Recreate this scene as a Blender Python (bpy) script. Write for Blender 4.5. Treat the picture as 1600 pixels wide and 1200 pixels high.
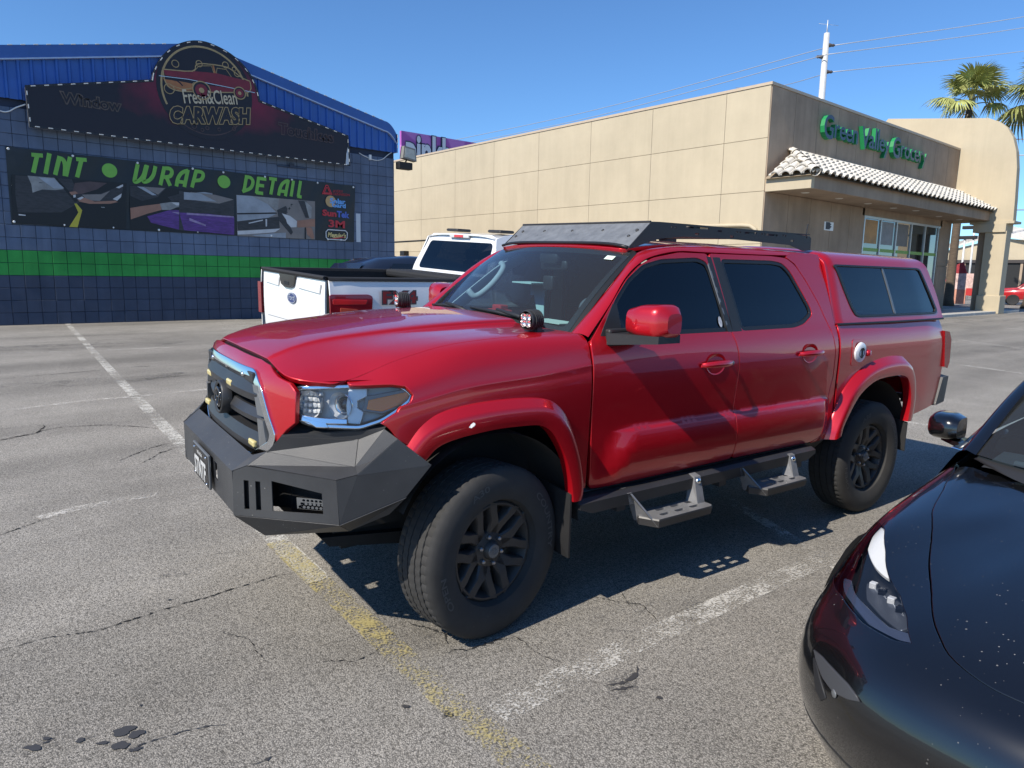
import bpy, bmesh, math, random
import numpy as np
from mathutils import Vector, Matrix
from mathutils.geometry import delaunay_2d_cdt, tessellate_polygon

for _o in list(bpy.data.objects):
    bpy.data.objects.remove(_o, do_unlink=True)
SC = bpy.context.scene
COL = SC.collection
R = math.radians
random.seed(11)

# ------------------------------------------------------------------ camera
CAM_H = 1.663
FPX = 1103.0                       # focal length in pixels of the 1600 px wide photograph
CAM_RIGHT = np.array([0.76203899, -0.64730671, 0.01704667])
CAM_FWD = np.array([0.6416252, 0.75127953, -0.15458388])
CAM_DOWN = np.cross(CAM_FWD, CAM_RIGHT)
cam_data = bpy.data.cameras.new('camera')
cam_data.sensor_width = 36.0
cam_data.lens = FPX / 1600.0 * 36.0
cam_data.clip_start = 0.05
cam_data.clip_end = 3000.0
cam = bpy.data.objects.new('camera', cam_data)
COL.objects.link(cam)
_m = Matrix.Identity(4)
for _i in range(3):
    _m[_i][0] = CAM_RIGHT[_i]; _m[_i][1] = -CAM_DOWN[_i]; _m[_i][2] = -CAM_FWD[_i]
_m[2][3] = CAM_H
cam.matrix_world = _m
SC.camera = cam

# ------------------------------------------------------------------ sky and sun
SUN_EL, SUN_AZ = 44.5, 180.8       # azimuth counter-clockwise from +X
world = bpy.data.worlds.new('World'); SC.world = world; world.use_nodes = True
_nt = world.node_tree; _nt.nodes.clear()
_sky = _nt.nodes.new('ShaderNodeTexSky'); _sky.sky_type = 'NISHITA'; _sky.sun_disc = False
_sky.sun_elevation = R(SUN_EL); _sky.sun_rotation = R(90.0 - SUN_AZ)
_sky.air_density = 1.0; _sky.dust_density = 0.0; _sky.ozone_density = 4.0; _sky.altitude = 600
_bg = _nt.nodes.new('ShaderNodeBackground'); _bg.inputs[1].default_value = 0.104
_wo = _nt.nodes.new('ShaderNodeOutputWorld')
_tint = _nt.nodes.new('ShaderNodeMix'); _tint.data_type = 'RGBA'; _tint.blend_type = 'MULTIPLY'; _tint.inputs['Factor'].default_value = 1.0; _tint.inputs['B'].default_value = (.74, 1.04, 1.30, 1)
_nt.links.new(_sky.outputs[0], _tint.inputs['A']); _nt.links.new(_tint.outputs['Result'], _bg.inputs[0]); _nt.links.new(_bg.outputs[0], _wo.inputs[0])
sun_data = bpy.data.lights.new('sun', 'SUN'); sun_data.energy = 5.0; sun_data.angle = R(0.53); sun_data.color = (1.0, 0.93, 0.82)
sun = bpy.data.objects.new('sun', sun_data); COL.objects.link(sun)
_d = Vector((math.cos(R(SUN_EL)) * math.cos(R(SUN_AZ)), math.cos(R(SUN_EL)) * math.sin(R(SUN_AZ)), math.sin(R(SUN_EL))))
sun.rotation_euler = _d.to_track_quat('Z', 'Y').to_euler(); sun.location = (-20, 20, 30)
SC.view_settings.view_transform = 'Standard'; SC.view_settings.look = 'None'
SC.view_settings.exposure = 0.3; SC.view_settings.gamma = 1.0; SC.view_settings.use_curve_mapping = False
SC.render.engine = 'CYCLES'
SC.cycles.use_denoising = True
SC.cycles.max_bounces = 10; SC.cycles.transparent_max_bounces = 16; SC.cycles.caustics_reflective = False; SC.cycles.caustics_refractive = False

# ------------------------------------------------------------------ helpers
def ray(px, py):
    return (px - 800.0) * CAM_RIGHT + (py - 600.0) * CAM_DOWN + FPX * CAM_FWD

def at(px, py, ax, val):
    """the point on the world plane (axis = val) seen at a pixel of the photograph"""
    r = ray(px, py); o = np.array([0, 0, CAM_H]); s = (val - o[ax]) / r[ax]
    return o + s * r

def project(p):
    v = np.array(p, float) - np.array([0, 0, CAM_H])
    d = v @ CAM_FWD
    return np.array([800 + FPX * (v @ CAM_RIGHT) / d, 600 + FPX * (v @ CAM_DOWN) / d])

def pchip(xs, ys, x):
    """monotone cubic through the keys, clamped ends"""
    xs = np.asarray(xs, float); ys = np.asarray(ys, float); x = np.clip(np.asarray(x, float), xs[0], xs[-1])
    h = np.diff(xs); d = np.diff(ys) / h; m = np.zeros(len(xs))
    for i in range(1, len(xs) - 1):
        if d[i - 1] * d[i] > 0:
            w1 = 2 * h[i] + h[i - 1]; w2 = h[i] + 2 * h[i - 1]
            m[i] = (w1 + w2) / (w1 / d[i - 1] + w2 / d[i])
    m[0], m[-1] = d[0], d[-1]
    k = np.clip(np.searchsorted(xs, x, side='right') - 1, 0, len(xs) - 2)
    t = (x - xs[k]) / h[k]; t2 = t * t; t3 = t2 * t
    return (2*t3 - 3*t2 + 1) * ys[k] + (t3 - 2*t2 + t) * h[k] * m[k] + (-2*t3 + 3*t2) * ys[k + 1] + (t3 - t2) * h[k] * m[k + 1]

class Lut:
    """fast scalar lookup of a pchip curve"""
    def __init__(s, xs, ys, n=1500):
        s.a, s.b, s.n = xs[0], xs[-1], n; s.k = n/(s.b - s.a); s.v = pchip(xs, ys, np.linspace(s.a, s.b, n+1)).tolist()
    def __call__(s, x):
        q = (x - s.a)*s.k
        if q <= 0: return s.v[0]
        if q >= s.n: return s.v[-1]
        i = int(q); f = q - i; return s.v[i]*(1-f) + s.v[i+1]*f

def sstep(e0, e1, x):
    t = (x - e0)/(e1 - e0); t = 0.0 if t < 0 else (1.0 if t > 1 else t); return t*t*(3 - 2*t)

def crom(pts, n, closed=False):
    """Catmull-Rom through points, n samples per span"""
    P = np.asarray(pts, float); m = len(P); out = []
    rng = range(m if closed else m - 1)
    for i in rng:
        if closed: a, b, c, d = P[(i - 1) % m], P[i], P[(i + 1) % m], P[(i + 2) % m]
        else:
            b, c = P[i], P[i + 1]; a = P[i - 1] if i > 0 else 2 * b - c; d = P[i + 2] if i + 2 < m else 2 * c - b
        for k in range(n):
            t = k / n
            out.append(.5 * (2*b + (c - a)*t + (2*a - 5*b + 4*c - d)*t*t + (3*b - a - 3*c + d)*t**3))
    if not closed: out.append(P[-1])
    return np.array(out)

def smooth(e0, e1, x):
    t = np.clip((np.asarray(x, float) - e0) / (e1 - e0), 0, 1); return t * t * (3 - 2 * t)

def resample(poly, step, closed=True):
    P = [np.asarray(p, float) for p in poly]; out = []
    n = len(P) if closed else len(P) - 1
    for i in range(n):
        a, b = P[i], P[(i + 1) % len(P)]; L = np.linalg.norm(b - a); k = max(1, int(math.ceil(L / step)))
        for j in range(k): out.append(a + (b - a) * j / k)
    if not closed: out.append(P[-1])
    return np.array(out)

def round_poly(poly, r, n=5):
    """round every corner of a 2D polygon"""
    P = [np.asarray(p, float) for p in poly]; out = []; m = len(P)
    rr = r if hasattr(r, '__len__') else [r] * m
    for i in range(m):
        a, b, c = P[i - 1], P[i], P[(i + 1) % m]; u = a - b; v = c - b
        lu, lv = np.linalg.norm(u), np.linalg.norm(v); q = min(rr[i], lu * .48, lv * .48)
        if q < 1e-5: out.append(b); continue
        p0 = b + u / lu * q; p1 = b + v / lv * q
        for k in range(n + 1):
            t = k / n; out.append((1-t)**2 * p0 + 2*t*(1-t) * b + t*t * p1)
    return np.array(out)

def inside(poly, pts):
    poly = np.asarray(poly); pts = np.asarray(pts); x, y = pts[:, 0], pts[:, 1]; r = np.zeros(len(pts), bool); j = len(poly) - 1
    for i in range(len(poly)):
        xi, yi = poly[i]; xj, yj = poly[j]
        if yi != yj:
            c = ((yi > y) != (yj > y)) & (x < (xj - xi) * (y - yi) / (yj - yi) + xi); r ^= c
        j = i
    return r

def area2(p):
    p = np.asarray(p); return .5 * np.sum(p[:, 0] * np.roll(p[:, 1], -1) - np.roll(p[:, 0], -1) * p[:, 1])

def tag(o, label=None, cat=None, group=None, kind=None):
    if label: o['label'] = label
    if cat: o['category'] = cat
    if group: o['group'] = group
    if kind: o['kind'] = kind
    return o

def empty(name, loc=(0, 0, 0), rz=0.0):
    o = bpy.data.objects.new(name, None); COL.objects.link(o); o.location = loc; o.rotation_euler = (0, 0, rz); o.empty_display_size = .2
    return o

def mesh(name, verts, faces, mats, parent=None, smooth_=False, midx=None, normals=None, sharp=None):
    me = bpy.data.meshes.new(name)
    me.from_pydata([tuple(map(float, v)) for v in verts], [], [tuple(map(int, f)) for f in faces])
    if not isinstance(mats, (list, tuple)): mats = [mats]
    for m in mats: me.materials.append(m)
    if midx is not None: me.polygons.foreach_set('material_index', [int(i) for i in midx])
    if smooth_ or normals is not None: me.polygons.foreach_set('use_smooth', [True] * len(me.polygons))
    me.update()
    if sharp: me.set_sharp_from_angle(angle=R(sharp))
    if normals is not None: me.normals_split_custom_set_from_vertices([tuple(n) for n in normals])
    o = bpy.data.objects.new(name, me); COL.objects.link(o)
    if parent is not None: o.parent = parent
    return o

def link_copy(src, name, parent, loc=(0, 0, 0), rot=(0, 0, 0), scale=(1, 1, 1)):
    o = bpy.data.objects.new(name, src.data if hasattr(src, 'data') else src); COL.objects.link(o); o.parent = parent
    o.location = loc; o.rotation_euler = rot; o.scale = scale
    return o

class MB:
    """collects simple solids into one mesh"""
    def __init__(s, xf=None): s.v = []; s.f = []; s.m = []; s.xf = xf or (lambda p: p)
    def add(s, vs, fs, mi=0):
        b = len(s.v); s.v += [s.xf(tuple(p)) for p in vs]; s.f += [tuple(b + i for i in f) for f in fs]; s.m += [mi] * len(fs); return s
    def box(s, a, b, mi=0, bev=0.0):
        (x0, y0, z0), (x1, y1, z1) = a, b
        if bev <= 0:
            return s.add([(x0,y0,z0),(x1,y0,z0),(x1,y1,z0),(x0,y1,z0),(x0,y0,z1),(x1,y0,z1),(x1,y1,z1),(x0,y1,z1)],
                         [(0,3,2,1),(4,5,6,7),(0,1,5,4),(1,2,6,5),(2,3,7,6),(3,0,4,7)], mi)
        bm = bmesh.new(); bmesh.ops.create_cube(bm, size=1.0)
        for v in bm.verts: v.co = ((x0+x1)/2 + v.co.x*(x1-x0), (y0+y1)/2 + v.co.y*(y1-y0), (z0+z1)/2 + v.co.z*(z1-z0))
        bmesh.ops.bevel(bm, geom=bm.edges[:], offset=bev, segments=2, affect='EDGES', profile=.5)
        bm.verts.index_update(); s.add([tuple(v.co) for v in bm.verts], [tuple(v.index for v in f.verts) for f in bm.faces], mi); bm.free(); return s
    def hexa(s, p8, mi=0):
        return s.add(p8, [(0,3,2,1),(4,5,6,7),(0,1,5,4),(1,2,6,5),(2,3,7,6),(3,0,4,7)], mi)
    def tube(s, path, r, n=8, mi=0, cap=True):
        P = [np.asarray(p, float) for p in path]; rs = r if hasattr(r, '__len__') else [r] * len(P); vs = []; fs = []; prev = None
        for i, p in enumerate(P):
            d = (P[min(i+1, len(P)-1)] - P[max(i-1, 0)]); d /= (np.linalg.norm(d) + 1e-9)
            if prev is None:
                a = np.array([0, 0, 1.]) if abs(d[2]) < .9 else np.array([1., 0, 0]); u = np.cross(d, a)
            else: u = prev - d * (prev @ d)
            u /= np.linalg.norm(u) + 1e-9; prev = u; w = np.cross(d, u)
            for k in range(n):
                a = 2*math.pi*k/n; vs.append(p + rs[i]*(math.cos(a)*u + math.sin(a)*w))
        for i in range(len(P)-1):
            for k in range(n): fs.append((i*n+k, i*n+(k+1) % n, (i+1)*n+(k+1) % n, (i+1)*n+k))
        if cap: fs.append(tuple(range(n))[::-1]); fs.append(tuple((len(P)-1)*n+k for k in range(n)))
        return s.add(vs, fs, mi)
    def lathe(s, prof, c, axis, n=48, mi=0, up=None, a0=0, a1=2*math.pi, mod=None):
        """prof: (radius, offset along axis)"""
        ax = np.asarray(axis, float); ax /= np.linalg.norm(ax); u = np.asarray(up, float) if up is not None else (np.array([0, 0, 1.]) if abs(ax[2]) < .9 else np.array([1., 0, 0]))
        u = u - ax * (u @ ax); u /= np.linalg.norm(u); w = np.cross(ax, u); c = np.asarray(c, float); m = len(prof); full = abs(a1-a0) > 6.28; vs = []; fs = []
        N = n if full else n + 1
        for k in range(N):
            a = a0 + (a1-a0)*k/n
            for j, (r, o) in enumerate(prof):
                if mod is not None: r = r + mod(k, j)
                vs.append(c + ax*o + r*(math.cos(a)*u + math.sin(a)*w))
        for k in range(n):
            k2 = (k+1) % N
            for j in range(m-1): fs.append((k*m+j, k*m+j+1, k2*m+j+1, k2*m+j))
        return s.add(vs, fs, mi)
    def grid(s, P, mi=0, closeu=False):
        P = np.asarray(P); a, b = P.shape[:2]; fs = []
        for i in range(a if closeu else a-1):
            for j in range(b-1): fs.append((i*b+j, i*b+j+1, ((i+1) % a)*b+j+1, ((i+1) % a)*b+j))
        return s.add(P.reshape(-1, 3), fs, mi)
    def poly(s, pts, mi=0): return s.add(pts, [tuple(range(len(pts)))], mi)
    def prism(s, outline, o, u, v, depth, mi=0, holes=(), side=None):
        """2D outline in frame (o,u,v) extruded by depth along u x v"""
        o, u, v = (np.asarray(q, float) for q in (o, u, v)); n = np.cross(u, v); n /= np.linalg.norm(n)
        loops = [list(map(tuple, outline))] + [list(map(tuple, h)) for h in holes]
        tris = tessellate_polygon([[Vector((a, b, 0)) for a, b in L] for L in loops]); flat = [p for L in loops for p in L]
        N = len(flat); top = [o + u*a + v*b + n*depth for a, b in flat]; bot = [o + u*a + v*b for a, b in flat]
        fs = []
        for t in tris:
            (a, b, c) = (flat[i] for i in t); ar = (b[0]-a[0])*(c[1]-a[1]) - (b[1]-a[1])*(c[0]-a[0])
            t = t if ar > 0 else t[::-1]; fs.append(tuple(t)); fs.append(tuple(N+i for i in t[::-1]))
        s.add(top + bot, fs, mi); k = len(s.m); b0 = len(s.v) - 2*N; off = 0
        for li, L in enumerate(loops):
            m = len(L); ccw = area2(L) > 0
            for i in range(m):
                a, c = b0+off+i, b0+off+(i+1) % m; q = (a, a+N, c+N, c) if (ccw == (li == 0)) else (a, c, c+N, a+N)
                s.f.append(q); s.m.append(mi if side is None else side)
            off += m
        return s
    def ribbon(s, path, w, o, u, v, mi=0, closed=False):
        """flat stroke of width w along a 2D path in frame (o,u,v)"""
        P = [np.asarray(p, float) for p in path]; m = len(P); L = []; Rr = []; o, u, v = (np.asarray(q, float) for q in (o, u, v))
        ws = w if hasattr(w, '__len__') else [w]*m
        for i in range(m):
            a = P[(i-1) % m] if (closed or i > 0) else P[i]; b = P[(i+1) % m] if (closed or i < m-1) else P[i]
            d1 = P[i]-a; d2 = b-P[i]; l1 = np.linalg.norm(d1); l2 = np.linalg.norm(d2)
            d1 = d1/l1 if l1 > 1e-9 else d2/l2; d2 = d2/l2 if l2 > 1e-9 else d1
            t = d1+d2; t /= np.linalg.norm(t)+1e-9; nn = np.array([-t[1], t[0]]); sc = 1/max(.5, nn @ np.array([-d1[1], d1[0]]))
            L.append(P[i]+nn*ws[i]/2*sc); Rr.append(P[i]-nn*ws[i]/2*sc)
        vs = [o+u*p[0]+v*p[1] for p in L+Rr]; fs = [(i, m+i, m+(i+1) % m, (i+1) % m) for i in range(m if closed else m-1)]
        return s.add(vs, fs, mi)
    def build(s, name, mats, parent=None, sm=False, sharp=None):
        return mesh(name, s.v, s.f, mats, parent, sm or sharp is not None, s.m, None, sharp)

def panel(name, outline, f, mats, parent=None, holes=(), step=.05, flip=False, depth=.022, rnd=.004, ostep=None, extra=None):
    """sheet-metal panel: a 2D outline (with holes) laid on the surface f(u,v)->xyz, rounded rim turned inwards by depth; exact normals"""
    ostep = ostep or step
    loops = [resample(outline, ostep)] + [resample(h, ostep) for h in holes]
    lo, hi = loops[0].min(0), loops[0].max(0)
    gx, gy = np.meshgrid(np.arange(lo[0]+step/2, hi[0], step), np.arange(lo[1]+step/2, hi[1], step)); g = np.stack([gx.ravel(), gy.ravel()], 1)
    ok = inside(loops[0], g)
    for h in loops[1:]: ok &= ~inside(h, g)
    allb = np.concatenate(loops); g = g[ok]
    if len(g):
        d = np.min(((g[:, None, :] - allb[None]) ** 2).sum(-1), 1); g = g[d > (step*.35)**2]
    if extra is not None:
        ex = np.asarray(extra, float); ok = inside(loops[0], ex)
        for h in loops[1:]: ok &= ~inside(h, ex)
        ex = ex[ok]
        if len(ex):
            ex = ex[np.min(((ex[:, None, :] - allb[None]) ** 2).sum(-1), 1) > .008**2]
            if len(g): g = g[np.min(((g[:, None, :] - ex[None]) ** 2).sum(-1), 1) > .012**2]
            g = np.concatenate([g, ex]) if len(g) else ex
    edges = []; off = 0
    for L in loops:
        n = len(L); edges += [(off+i, off+(i+1) % n) for i in range(n)]; off += n
    pts = np.concatenate([allb, g]) if len(g) else allb
    vo, eo, fo, ov, oe, of = delaunay_2d_cdt([Vector(p) for p in pts], edges, [], 0, 1e-7)
    uv = np.array([tuple(v) for v in vo]); tri = np.array([tuple(t) for t in fo]); cen = uv[tri].mean(1)
    ok = inside(loops[0], cen)
    for h in loops[1:]: ok &= ~inside(h, cen)
    tri = tri[ok]
    e = 1e-3
    def P(q): return np.array([f(a, b) for a, b in q])
    def N(q):
        n = np.cross(P(q + [e, 0]) - P(q - [e, 0]), P(q + [0, e]) - P(q - [0, e])); n /= np.linalg.norm(n, axis=1)[:, None] + 1e-12
        return -n if flip else n
    V = P(uv); NN = N(uv); a = uv[tri]
    ar = (a[:, 1, 0]-a[:, 0, 0])*(a[:, 2, 1]-a[:, 0, 1]) - (a[:, 1, 1]-a[:, 0, 1])*(a[:, 2, 0]-a[:, 0, 0])
    fs = [tuple(t if (r > 0) != flip else t[::-1]) for t, r in zip(tri, ar)]
    verts = list(V); norms = list(NN)
    for li, L in enumerate(loops):
        n = len(L); B = P(L); BN = N(L); ccw = area2(L) > 0
        tg = np.roll(B, -1, 0) - np.roll(B, 1, 0); tg /= np.linalg.norm(tg, axis=1)[:, None] + 1e-12
        out = np.cross(tg, BN)
        c = B.mean(0)
        sg = 1.0 if (ccw != flip) else -1.0
        if li > 0: sg = -sg
        out = out * sg
        b0 = len(verts)
        verts += list(B); norms += list(BN)
        verts += list(B + out*rnd*.7 - BN*rnd*.3); q = out*.7 + BN*.7; norms += list(q)
        verts += list(B + out*rnd - BN*rnd); norms += list(out)
        verts += list(B + out*rnd - BN*depth); norms += list(out)
        fwd = (sg > 0) if True else False
        for k in range(3):
            for i in range(n):
                j = (i+1) % n; qd = (b0+k*n+i, b0+(k+1)*n+i, b0+(k+1)*n+j, b0+k*n+j)
                fs.append(qd if fwd else qd[::-1])
    return mesh(name, verts, fs, mats, parent, True, None, norms)

def trace(f, pts, g0, it=25):
    """surface parameters (u,v) of f (world xyz) that are seen at the given pixels"""
    out = []; g = np.array(g0, float)
    for px in pts:
        for _ in range(it):
            p0 = project(f(*g)); r = np.array(px) - p0
            J = np.stack([(project(f(g[0]+1e-4, g[1])) - p0)/1e-4, (project(f(g[0], g[1]+1e-4)) - p0)/1e-4], 1)
            try: dlt = np.linalg.lstsq(J, r, rcond=None)[0]
            except Exception: break
            L = np.linalg.norm(dlt); g = g + dlt*min(1, .15/max(L, 1e-9))
            if L < 1e-5: break
        out.append(g.copy())
    return np.array(out)

def text_geo(body, size, shear=0.0, offset=0.0, space=1.0, outline=0.0, align='LEFT', res=3):
    """(verts2d, faces, width) of a line of built-in lettering; outline>0 gives stroked outlines"""
    cu = bpy.data.curves.new('lettering', 'FONT'); cu.body = body; cu.size = size; cu.shear = shear; cu.offset = offset; cu.space_character = space
    cu.resolution_u = res; cu.align_x = align
    o = bpy.data.objects.new('lettering', cu); COL.objects.link(o)
    bpy.context.view_layer.update()
    me = bpy.data.meshes.new_from_object(o.evaluated_get(bpy.context.evaluated_depsgraph_get()))
    vs = [(v.co.x, v.co.y) for v in me.vertices]; fs = [tuple(p.vertices) for p in me.polygons]
    bpy.data.objects.remove(o); bpy.data.curves.remove(cu); bpy.data.meshes.remove(me)
    return vs, fs

def boundary_loops(fs):
    cnt = {}
    for f in fs:
        for i in range(len(f)):
            a, b = f[i], f[(i+1) % len(f)]; cnt[(a, b)] = cnt.get((a, b), 0) + 1
    ed = {}
    for (a, b) in cnt:
        if (b, a) not in cnt: ed.setdefault(a, []).append(b)
    loops = []
    while ed:
        s = next(iter(ed)); L = [s]; c = s
        while c in ed:
            n = ed[c].pop()
            if not ed[c]: del ed[c]
            if n == s: break
            L.append(n); c = n
        if len(L) > 2: loops.append(L)
    return loops

def weld2(vs, fs, q=1e-5):
    key = {}; mp = []; out = []
    for v in vs:
        k = (round(v[0]/q), round(v[1]/q))
        if k not in key: key[k] = len(out); out.append(v)
        mp.append(key[k])
    fs2 = [tuple(mp[i] for i in f) for f in fs]
    return out, [f for f in fs2 if len(set(f)) == len(f)]

def lettering(mb, body, size, o, u, v, mi=0, depth=0.0, side=None, shear=0, offset=0, space=1.0, width=None, stroke=0.0, height=None):
    """flat, raised or outlined lettering in frame (o,u,v), scaled to a width"""
    vs, fs = text_geo(body, size, shear, offset, space); vs, fs = weld2(vs, fs)
    V = np.array(vs); x0 = V[:, 0].min(); w = V[:, 0].max() - x0; k = (width / w) if width else 1.0
    ky = k if height is None else height / V[:, 1].max()
    V = np.stack([(V[:, 0]-x0)*k, V[:, 1]*ky], 1); o, u, v = (np.asarray(q, float) for q in (o, u, v)); n = np.cross(u, v); n /= np.linalg.norm(n)
    if stroke > 0:
        for L in boundary_loops(fs): mb.ribbon([V[i] for i in L], stroke, o, u, v, mi, closed=True)
        return mb
    top = [o + u*a + v*b + n*depth for a, b in V]
    mb.add(top, fs, mi)
    if depth > 0:
        for L in boundary_loops(fs):
            m = len(L); a = [o + u*V[i][0] + v*V[i][1] + n*depth for i in L]; b = [o + u*V[i][0] + v*V[i][1] for i in L]
            mb.add(a+b, [(i, m+i, m+(i+1) % m, (i+1) % m) for i in range(m)], mi if side is None else side)
    return mb

# ------------------------------------------------------------------ materials
MATS = {}
def mat(name, col=(.5, .5, .5), rough=.6, metal=0.0, coat=0.0, var=0.0, vscale=6.0, bump=0.0, bscale=60.0, spec=.5, emit=None, coat_rough=.03, orand=0.0, stretch=None, dust=0.0, film=1.0, spk=4.0, dustcol=(.42, .38, .33), dscale=3.0, flakes=0.0, alpha=None, streak=0.0):
    if name in MATS: return MATS[name]
    m = bpy.data.materials.new(name); m.use_nodes = True; nt = m.node_tree; N = nt.nodes; L = nt.links
    b = N['Principled BSDF']
    b.inputs['Base Color'].default_value = (*col, 1); b.inputs['Roughness'].default_value = rough; b.inputs['Metallic'].default_value = metal
    b.inputs['Coat Weight'].default_value = coat; b.inputs['Coat Roughness'].default_value = coat_rough; b.inputs['Specular IOR Level'].default_value = spec
    if alpha is not None: b.inputs['Alpha'].default_value = alpha
    src = None
    if var or bump or dust or flakes or streak:
        tc = N.new('ShaderNodeNewGeometry'); vec = tc.outputs['Position']
        if stretch:
            mp = N.new('ShaderNodeMapping'); mp.inputs['Scale'].default_value = stretch; L.new(vec, mp.inputs[0]); vec = mp.outputs[0]
    if var:
        n1 = N.new('ShaderNodeTexNoise'); n1.inputs['Scale'].default_value = vscale; n1.inputs['Detail'].default_value = 6; n1.inputs['Roughness'].default_value = .65; L.new(vec, n1.inputs['Vector'])
        mr = N.new('ShaderNodeMapRange'); mr.inputs[1].default_value = .3; mr.inputs[2].default_value = .7; mr.inputs[3].default_value = 1-var; mr.inputs[4].default_value = 1+var
        L.new(n1.outputs[0], mr.inputs[0])
        mx = N.new('ShaderNodeVectorMath'); mx.operation = 'SCALE'; mx.inputs[0].default_value = col; L.new(mr.outputs[0], mx.inputs['Scale']); src = mx.outputs[0]
        rr = N.new('ShaderNodeMapRange'); rr.inputs[3].default_value = max(.02, rough-.08); rr.inputs[4].default_value = min(1, rough+.08); L.new(n1.outputs[0], rr.inputs[0]); L.new(rr.outputs[0], b.inputs['Roughness'])
    if streak:
        mp2 = N.new('ShaderNodeMapping'); mp2.inputs['Scale'].default_value = (2.6, 2.6, .16); L.new(tc.outputs['Position'], mp2.inputs[0])
        n7 = N.new('ShaderNodeTexNoise'); n7.inputs['Scale'].default_value = 1.0; n7.inputs['Detail'].default_value = 7; n7.inputs['Roughness'].default_value = .7; L.new(mp2.outputs[0], n7.inputs['Vector'])
        n8 = N.new('ShaderNodeTexNoise'); n8.inputs['Scale'].default_value = .35; n8.inputs['Detail'].default_value = 6; L.new(tc.outputs['Position'], n8.inputs['Vector'])
        ml = N.new('ShaderNodeMath'); ml.operation = 'MULTIPLY'; L.new(n7.outputs[0], ml.inputs[0]); L.new(n8.outputs[0], ml.inputs[1])
        mr = N.new('ShaderNodeMapRange'); mr.inputs[1].default_value = .16; mr.inputs[2].default_value = .40; mr.inputs[3].default_value = 1 + streak; mr.inputs[4].default_value = 1 - streak; L.new(ml.outputs[0], mr.inputs[0])
        mx = N.new('ShaderNodeVectorMath'); mx.operation = 'SCALE'; L.new(mr.outputs[0], mx.inputs['Scale'])
        if src: L.new(src, mx.inputs[0])
        else: mx.inputs[0].default_value = col
        src = mx.outputs[0]
    if orand:
        oi = N.new('ShaderNodeObjectInfo'); mr = N.new('ShaderNodeMapRange'); mr.inputs[3].default_value = 1-orand; mr.inputs[4].default_value = 1+orand; L.new(oi.outputs['Random'], mr.inputs[0])
        mx = N.new('ShaderNodeVectorMath'); mx.operation = 'SCALE'; L.new(mr.outputs[0], mx.inputs['Scale'])
        if src: L.new(src, mx.inputs[0])
        else: mx.inputs[0].default_value = col
        src = mx.outputs[0]
    if flakes:
        vo = N.new('ShaderNodeTexVoronoi'); vo.inputs['Scale'].default_value = 900; L.new(vec, vo.inputs['Vector'])
        nm = N.new('ShaderNodeVectorMath'); nm.operation = 'SUBTRACT'; L.new(vo.outputs['Color'], nm.inputs[0]); nm.inputs[1].default_value = (.5, .5, .5)
        sc = N.new('ShaderNodeVectorMath'); sc.operation = 'SCALE'; L.new(nm.outputs[0], sc.inputs[0]); sc.inputs['Scale'].default_value = flakes
        ge = N.new('ShaderNodeNewGeometry'); ad = N.new('ShaderNodeVectorMath'); L.new(sc.outputs[0], ad.inputs[0]); L.new(ge.outputs['Normal'], ad.inputs[1])
        no = N.new('ShaderNodeVectorMath'); no.operation = 'NORMALIZE'; L.new(ad.outputs[0], no.inputs[0]); L.new(no.outputs[0], b.inputs['Normal'])
    if dust:
        # sparse specks (dried spots, insects, grit) plus a thin film
        vo = N.new('ShaderNodeTexVoronoi'); vo.inputs['Scale'].default_value = 34*dscale/3; L.new(tc.outputs['Position'], vo.inputs['Vector'])
        vc = N.new('ShaderNodeSeparateXYZ'); L.new(vo.outputs['Color'], vc.inputs[0])
        th = N.new('ShaderNodeMath'); th.operation = 'POWER'; L.new(vc.outputs[0], th.inputs[0]); th.inputs[1].default_value = spk
        th2 = N.new('ShaderNodeMath'); th2.operation = 'MULTIPLY'; L.new(th.outputs[0], th2.inputs[0]); th2.inputs[1].default_value = .16
        lt = N.new('ShaderNodeMath'); lt.operation = 'LESS_THAN'; L.new(vo.outputs['Distance'], lt.inputs[0]); L.new(th2.outputs[0], lt.inputs[1])
        n2 = N.new('ShaderNodeTexNoise'); n2.inputs['Scale'].default_value = 2.2; n2.inputs['Detail'].default_value = 5; L.new(tc.outputs['Position'], n2.inputs['Vector'])
        m2 = N.new('ShaderNodeMapRange'); m2.inputs[1].default_value = .45; m2.inputs[2].default_value = .75; m2.inputs[3].default_value = 0; m2.inputs[4].default_value = 1; L.new(n2.outputs[0], m2.inputs[0])
        sp = N.new('ShaderNodeMath'); sp.operation = 'MULTIPLY'; L.new(lt.outputs[0], sp.inputs[0]); L.new(m2.outputs[0], sp.inputs[1])
        fm = N.new('ShaderNodeMath'); fm.operation = 'MULTIPLY_ADD'; L.new(m2.outputs[0], fm.inputs[0]); fm.inputs[1].default_value = .10*dust*film; fm.inputs[2].default_value = .02*dust*film
        s3 = N.new('ShaderNodeMath'); s3.operation = 'MULTIPLY_ADD'; L.new(sp.outputs[0], s3.inputs[0]); s3.inputs[1].default_value = min(1, .75*dust); L.new(fm.outputs[0], s3.inputs[2]); s3.use_clamp = True
        mc = N.new('ShaderNodeMix'); mc.data_type = 'RGBA'; L.new(s3.outputs[0], mc.inputs['Factor']); mc.inputs['B'].default_value = (*dustcol, 1)
        if src: L.new(src, mc.inputs['A'])
        else: mc.inputs['A'].default_value = (*col, 1)
        src = mc.outputs['Result']
        if coat:
            cw = N.new('ShaderNodeMath'); cw.operation = 'MULTIPLY_ADD'; L.new(s3.outputs[0], cw.inputs[0]); cw.inputs[1].default_value = -coat; cw.inputs[2].default_value = coat; L.new(cw.outputs[0], b.inputs['Coat Weight'])
    if src: L.new(src, b.inputs['Base Color'])
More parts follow.
